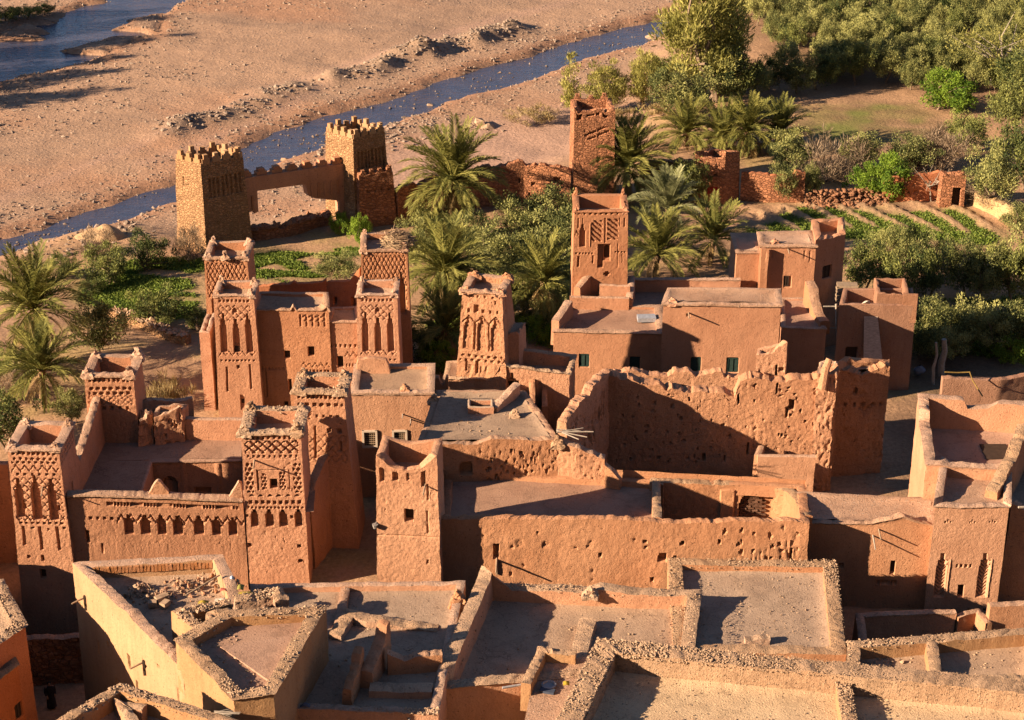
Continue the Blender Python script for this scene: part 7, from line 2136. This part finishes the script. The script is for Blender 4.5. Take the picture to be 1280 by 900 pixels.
def palm(px, py, h, crown, label, mat=None, n=46, dry=8, lean=0.2, rz=0.0, up=1.0, group=None, offshoots=0):
    """date palm; (px, py) is where the heart of the crown appears, h its height above ground"""
    i = _tree_n[0] = _tree_n[0] + 1
    mat = mat or PALM
    c = at(px, py, h)
    z0 = gz(*c)
    hh = h - z0
    r = random.Random(i * 31)
    o = thing('palm_tree', (c[0] - lean, c[1], z0), label, 'palm', group)
    tm, top = palm_trunk(max(hh, 0.4), lean, i)
    link('trunk', tm, o)
    els = [78, 60, 40, 20, -5]
    wts = [0.2, 0.24, 0.22, 0.2, 0.14] if up >= 1 else [0.34, 0.34, 0.22, 0.10, 0.0]
    s0 = crown / 2.7
    az = rz
    for k in range(n):
        az += 2.39996 + r.uniform(-0.2, 0.2)
        u = (k + 0.5) / n
        acc = 0
        for e_, w_ in zip(els, wts):
            acc += w_
            if u <= acc:
                break
        f = link('frond', frond(e_, mat, k), o, (top[0] + 0.1 * math.cos(az), top[1] + 0.1 * math.sin(az), top[2] - 0.1 + 0.15 * (1 - u)))
        f.rotation_euler = (r.uniform(-.25, .25), r.uniform(-.12, .12), az)
        f.scale = (s0 * r.uniform(0.86, 1.1),) * 3
    for k in range(dry):
        az += 2.39996
        f = link('dry_frond', frond(-45, PALMD, k), o, (top[0] + 0.1 * math.cos(az), top[1] + 0.1 * math.sin(az), top[2] - 0.3))
        f.rotation_euler = (r.uniform(-.2, .2), r.uniform(-.2, .3), az)
        f.scale = (s0 * r.uniform(0.55, 0.8),) * 3
    return o

palm(42, 385, 4.6, 4.0, 'big date palm at the left edge with a bare straight trunk', n=56, dry=10, lean=0.15)
palm(52, 462, 3.0, 3.3, 'lower date palm under the big palm at the left edge', n=46, dry=5, rz=1)
palm(566, 226, 5.0, 4.6, 'largest date palm, tall and spreading, in front of the red rampart', n=64, dry=16, rz=.5)
palm(556, 340, 3.8, 4.0, 'date palm right of the kasbah tower that carries the nest', n=52, dry=10, rz=2)
palm(556, 412, 2.2, 3.4, 'low shaggy palm below another, close behind the orange house', n=44, dry=8, rz=.3)
palm(680, 352, 3.6, 3.4, 'date palm between the two carved towers with hanging fruit stalks', n=48, dry=14, rz=1.2)
palm(784, 207, 3.4, 4.3, 'dark date palm in front of the tall red stone tower', n=66, dry=10, rz=.9)
palm(836, 262, 2.6, 3.2, 'grey green palm with upright fronds right of the terrace tower', mat=PALMG, n=44, dry=4, up=0.5, rz=.2)
palm(822, 318, 2.6, 3.7, 'palm with arching yellow green fronds right beside the terrace tower', n=46, dry=4, rz=2.2)
palm(892, 298, 2.2, 3.3, 'shaded palm between the terrace tower and the tall house on the right', n=42, dry=6, rz=1.7)
palm(858, 166, 1.3, 3.3, 'dark spiky palm left of the small house with the red door', mat=PALM, n=56, dry=4, rz=1)
palm(904, 170, 1.6, 3.1, 'first palm behind the small house with the red door', n=54, dry=14, rz=2)
palm(935, 164, 2.4, 3.2, 'tallest palm of the group behind the small house with the red door', n=56, dry=16, rz=.4)
palm(976, 166, 1.9, 3.1, 'rightmost palm of the group behind the small house with the red door', n=54, dry=14, rz=1.4)

# trees and shrubs left of the kasbahs
tree('shrub', 132, 352, 52, 'round olive shrub on the left bank, above the grass strips', 0.95, cat='shrub')
tree('shrub', 190, 334, 48, 'round shrub left of the foot of the gate tower', 0.9, cat='shrub')
tree('shrub', 198, 405, 50, 'grey shrub standing alone in the green grass strip', 1.0, cat='shrub')
tree('olive', 128, 450, 72, 'slender olive tree right of the big left palm', 0.75)
tree('shrub', 78, 345, 32, 'low yellowish bush on the bank above the big left palm', 1.0, cat='shrub')
tree('dry', 120, 318, 34, 'brown bush beside the pale earth mound', 0.9, cat='shrub')
tree('dry', 238, 328, 50, 'dry reddish scrub climbing the lit side of the gate tower', 0.55, cat='shrub')
tree('olive', 92, 534, 46, 'small olive bush left of the carved rear left tower', 0.8)
tree('olivd', 8, 560, 70, 'dark leafy bush at the left edge below the palms', 0.9)
tree('straw', 208, 512, 42, 'clump of tall dry grass behind the left kasbah', 0.9, cat='grass clump')
tree('shrub', 115, 365, 26, 'small shrub left of the grass strips', 1.0, cat='shrub')
tree('shrub', 248, 412, 30, 'small dark bush beside the rear left kasbah tower', 0.9, cat='shrub')
tree('shrub', 20, 470, 40, 'bush behind the trunk of the big left palm', 1.1, cat='shrub')
tree('dry', 15, 500, 40, 'dry bush below the big left palm', 1.0, cat='shrub')
tree('olive', 422, 352, 38, 'silver shrub in the court behind the second kasbah', 1.1)
tree('bright', 452, 305, 38, 'fresh green tree at the foot of the right gate tower', 0.6)
tree('bright', 425, 292, 28, 'small green bush beside the gate pillar', 0.7, cat='shrub')
# olives between the two tower groups
def ranks(pts):
    xs = sorted(p[:2] for p in pts)
    return [ORD[xs.index(p[:2])] for p in pts]
pts = [(540, 300, 50), (600, 320, 62), (625, 352, 66), (585, 380, 60), (612, 400, 60), (655, 300, 64), (690, 285, 60), (708, 320, 66), (660, 345, 62), (640, 390, 56), (700, 372, 60), (522, 330, 46), (715, 290, 46), (560, 300, 40), (690, 410, 44)]
for i, (u, v_, h) in enumerate(pts):
    tree('olive', u, v_ + 8, h, ranks(pts)[i] + ' silver olive from the left in the thicket behind the carved tower', 0.95, group='olive thicket behind the carved towers')
for i, (u, v_, h) in enumerate([(530, 445, 44), (545, 462, 40), (655, 415, 30), (672, 430, 34)]):
    tree('bright' if i % 2 else 'shrub', u, v_, h, ORD[i] + ' leafy bush from the left in the undergrowth below the palms', 0.9, cat='shrub', group='undergrowth below the palms')
# right hand olives
pts = [(1082, 372, 92), (1110, 340, 62), (1140, 350, 70), (1160, 380, 84), (1200, 372, 76), (1228, 380, 86), (1262, 378, 84), (1290, 372, 90), (1180, 340, 50), (1120, 385, 70), (1075, 410, 70), (1250, 345, 50)]
for i, (u, v_, h) in enumerate(pts):
    tree('olive' if i % 3 else 'olivd', u, v_, h * (.78 + .2 * ((i * 7) % 5) / 4), ranks(pts)[i] + ' olive from the left in the row below the green crop strips', 0.70, group='olive row beyond the right houses')
pts = [(1165, 430, 56), (1190, 440, 54), (1215, 432, 58), (1240, 444, 52), (1268, 440, 60), (1292, 436, 60), (1150, 448, 46), (1180, 456, 46)]
for i, (u, v_, h) in enumerate(pts):
    tree('olive', u, v_, h, ranks(pts)[i] + ' low olive bush from the left behind the garden wall', 0.95, group='olive bushes behind the garden wall')
tree('bright', 1262, 452, 38, 'yellow green bush lit by the sun behind the dark garden wall', 0.9, cat='shrub')

# top right: bank trees, grove, hedge of shrubs
tree('poplar', 713, 130, 72, 'thin pale poplar standing alone above the red tower', 1.1)
tree('tall', 757, 130, 66, 'feathery tamarisk right of the thin pale poplar', 1.3)
tree('tall', 805, 128, 72, 'feathery tamarisk midway between poplar and the tallest tree', 1.0)
tree('tall', 876, 122, 158, 'tallest tree, a yellow green tamarisk on the river bank', 1.2)
tree('tall', 905, 112, 104, 'tamarisk on the right flank of the tallest tree', 1.1)
tree('olive', 850, 150, 66, 'silver bush in front of the tallest tree, above the dark palm', 1.0)
tree('olive', 895, 128, 62, 'round silver olive right below the tallest tree', 1.1)
tree('olivd', 922, 130, 60, 'dark olive right of the round silver one below the tallest tree', 1.0)
tree('olivd', 835, 112, 44, 'dark bush left of the tallest tree', 1.2, cat='shrub')
tree('straw', 775, 142, 20, 'dry grass tuft under the tamarisks', 1.5, cat='grass clump')
tree('straw', 825, 146, 18, 'dry grass tuft on the pink sand left of the palms', 1.6, cat='grass clump')
tree('straw', 665, 138, 18, 'dry yellow grass on the sand left of the red tower', 2.4, cat='grass clump')
tree('bright', 1186, 138, 52, 'bright green round tree alone at the edge of the ploughed plot', 1.1)
tree('pale', 1242, 108, 88, 'pale tree with bare white branches in the grove', 1.1, bark=WOODP)
tree('bare', 1164, 252, 52, 'small leafless white tree by the ruined garden wall', 0.8, bark=WOODP)
tree('bright', 1088, 245, 46, 'bright green bush in front of the collapsed wall', 0.8, cat='shrub')
tree('bright', 1113, 248, 58, 'yellow green sapling beside the collapsed wall', 0.7)
tree('olive', 978, 250, 48, 'silver bush in front of the long low wall by the red door house', 0.7)
tree('olive', 985, 218, 50, 'broad olive behind the long low wall', 1.1)
tree('olive', 1013, 248, 44, 'narrow silver bush right of the long low wall', 0.6)
tree('dry', 1040, 225, 62, 'large greyish leafless shrub above the collapsed wall', 1.0, cat='shrub')
tree('dry', 1178, 212, 54, 'brown twiggy shrub nearest the ruined doorway', 1.1, cat='shrub')
tree('olive', 1075, 212, 44, 'pale silvery bush behind the collapsed wall', 1.2, cat='shrub')
tree('dry', 1150, 212, 40, 'brown twiggy shrub behind the ruined doorway wall', 1.2, cat='shrub')
tree('olive', 1135, 215, 46, 'silver bush in the hedge left of the ruined doorway', 1.1)
tree('olivd', 1207, 190, 50, 'rounded olive above the ruined doorway', 1.0)
tree('olive', 1236, 264, 74, 'olive tree right of the ruined doorway', 0.75)
tree('olivd', 1274, 235, 80, 'large olive at the right edge behind the ruined doorway', 0.8)
tree('olivd', 1264, 165, 62, 'tall olive at the right edge below the grove', 0.8)
tree('olivd', 1285, 130, 70, 'dark olive at the right edge of the grove', 1.0)
tree('olive', 1275, 300, 44, 'shrub on the dry bank at the right edge', 0.9)
tree('dry', 1235, 262, 34, 'dry brush at the edge of the ploughed strips', 1.4, cat='shrub')
tree('olivd', 862, 258, 60, 'dark bush between the palms and the red door house', 0.7, cat='shrub')
pts = [(945, 120, 40), (962, 112, 40), (1000, 118, 44), (1025, 112, 44), (952, 142, 18), (1045, 95, 40), (985, 95, 42)]
for i, (u, v_, h) in enumerate(pts):
    tree('olivd' if i % 2 else 'olive', u, v_, h, ranks(pts)[i] + ' olive from the left on the open ground before the grove', 1.0, group='olives on the shaded ground before the grove')
# the grove
r = random.Random(5)
GROVE = [(915, 8), (975, 75), (1030, 104), (1120, 118), (1200, 128), (1300, 120), (1500, 60), (1500, -150), (905, -150)]
gp = line_at(GROVE, 0)
n = 0
y = gp[:, 1].min()
row = 0
while y < gp[:, 1].max():
    x = gp[:, 0].min() + (row % 2) * 1.7
    while x < 110:
        q = (x + r.uniform(-.9, .9), y + r.uniform(-.9, .9))
        if in_poly(np.array([q[0]]), np.array([q[1]]), gp)[0] and q[0] < 0.285 * q[1] + 2 and n < 298 and r.random() < 0.97:
            tree('olive' if r.random() < 0.8 else 'olivd', 0, 0, r.uniform(3.0, 4.7), 'silver green olive tree of the dense grove at the top right', r.uniform(0.6, 0.84), group='olive grove at the top right', xy=q)
            n += 1
        x += 3.3
    y += 3.4
    row += 1
print('grove', n)
# off-frame trees on the left bank whose shade lies across the shallow channel
for i, (x, y, h) in enumerate([(-66, 193, 10), (-69, 199, 11), (-65, 206, 9), (-70, 212, 12), (-72, 221, 12), (-68, 228, 9)]):
    tree('tall', 0, 0, h, ORD[i] + ' nearest tall tamarisk on the far bank beyond the left edge', 1.0, group='tamarisks along the far bank', xy=(x, y))
for i, (u, v_, h) in enumerate([(10, 14, 18), (35, 10, 16), (55, 5, 14), (-15, 20, 20)]):
    tree('olivd', u, v_, h, ['second bush from the left in the top left corner', 'third bush from the left in the top left corner', 'rightmost bush in the top left corner', 'leftmost bush in the top left corner'][i], 1.8, cat='shrub', group='bushes in the top left corner')

# grass blades on the strips
def grass():
    r = np.random.default_rng(11)
    out = []
    for P, k in zip(GRASS_P, (22000, 22000, 22000, 9000, 12000, 6000)):
        lo, hi = P.min(0), P.max(0)
        q = lo + (hi - lo) * r.random((k, 2))
        out.append(q)
    q = np.concatenate(out)
    z, c, gm, d, riv, near = ground(q[:, 0], q[:, 1])
    k = gm > 0.45 + 0.3 * r.random(len(q))
    q = q[k]; z = z[k]
    n = len(q)
    a = r.random(n) * 6.283
    h = r.uniform(0.06, 0.2, n); w = r.uniform(0.04, 0.09, n)
    cx = np.stack([np.cos(a), np.sin(a)], -1)
    le = r.standard_normal((n, 2)) * 0.1
    V = np.zeros((n, 4, 3))
    V[:, 0, :2] = q - cx * w[:, None]; V[:, 1, :2] = q + cx * w[:, None]
    V[:, 2, :2] = q + cx * w[:, None] * 0.8 + le; V[:, 3, :2] = q - cx * w[:, None] * 0.8 + le
    V[:, :2, 2] = (z - 0.03)[:, None]; V[:, 2:, 2] = (z + h)[:, None]
    me = mesh_new('grass', V.reshape(-1, 3), [np.arange(n * 4).reshape(n, 4)], [GRASS])
    A = me.attributes.new('tint', 'FLOAT', 'FACE')
    A.data.foreach_set('value', r.random(n).astype(np.float32))
    tag(link('grass', me), kind='stuff')
grass()
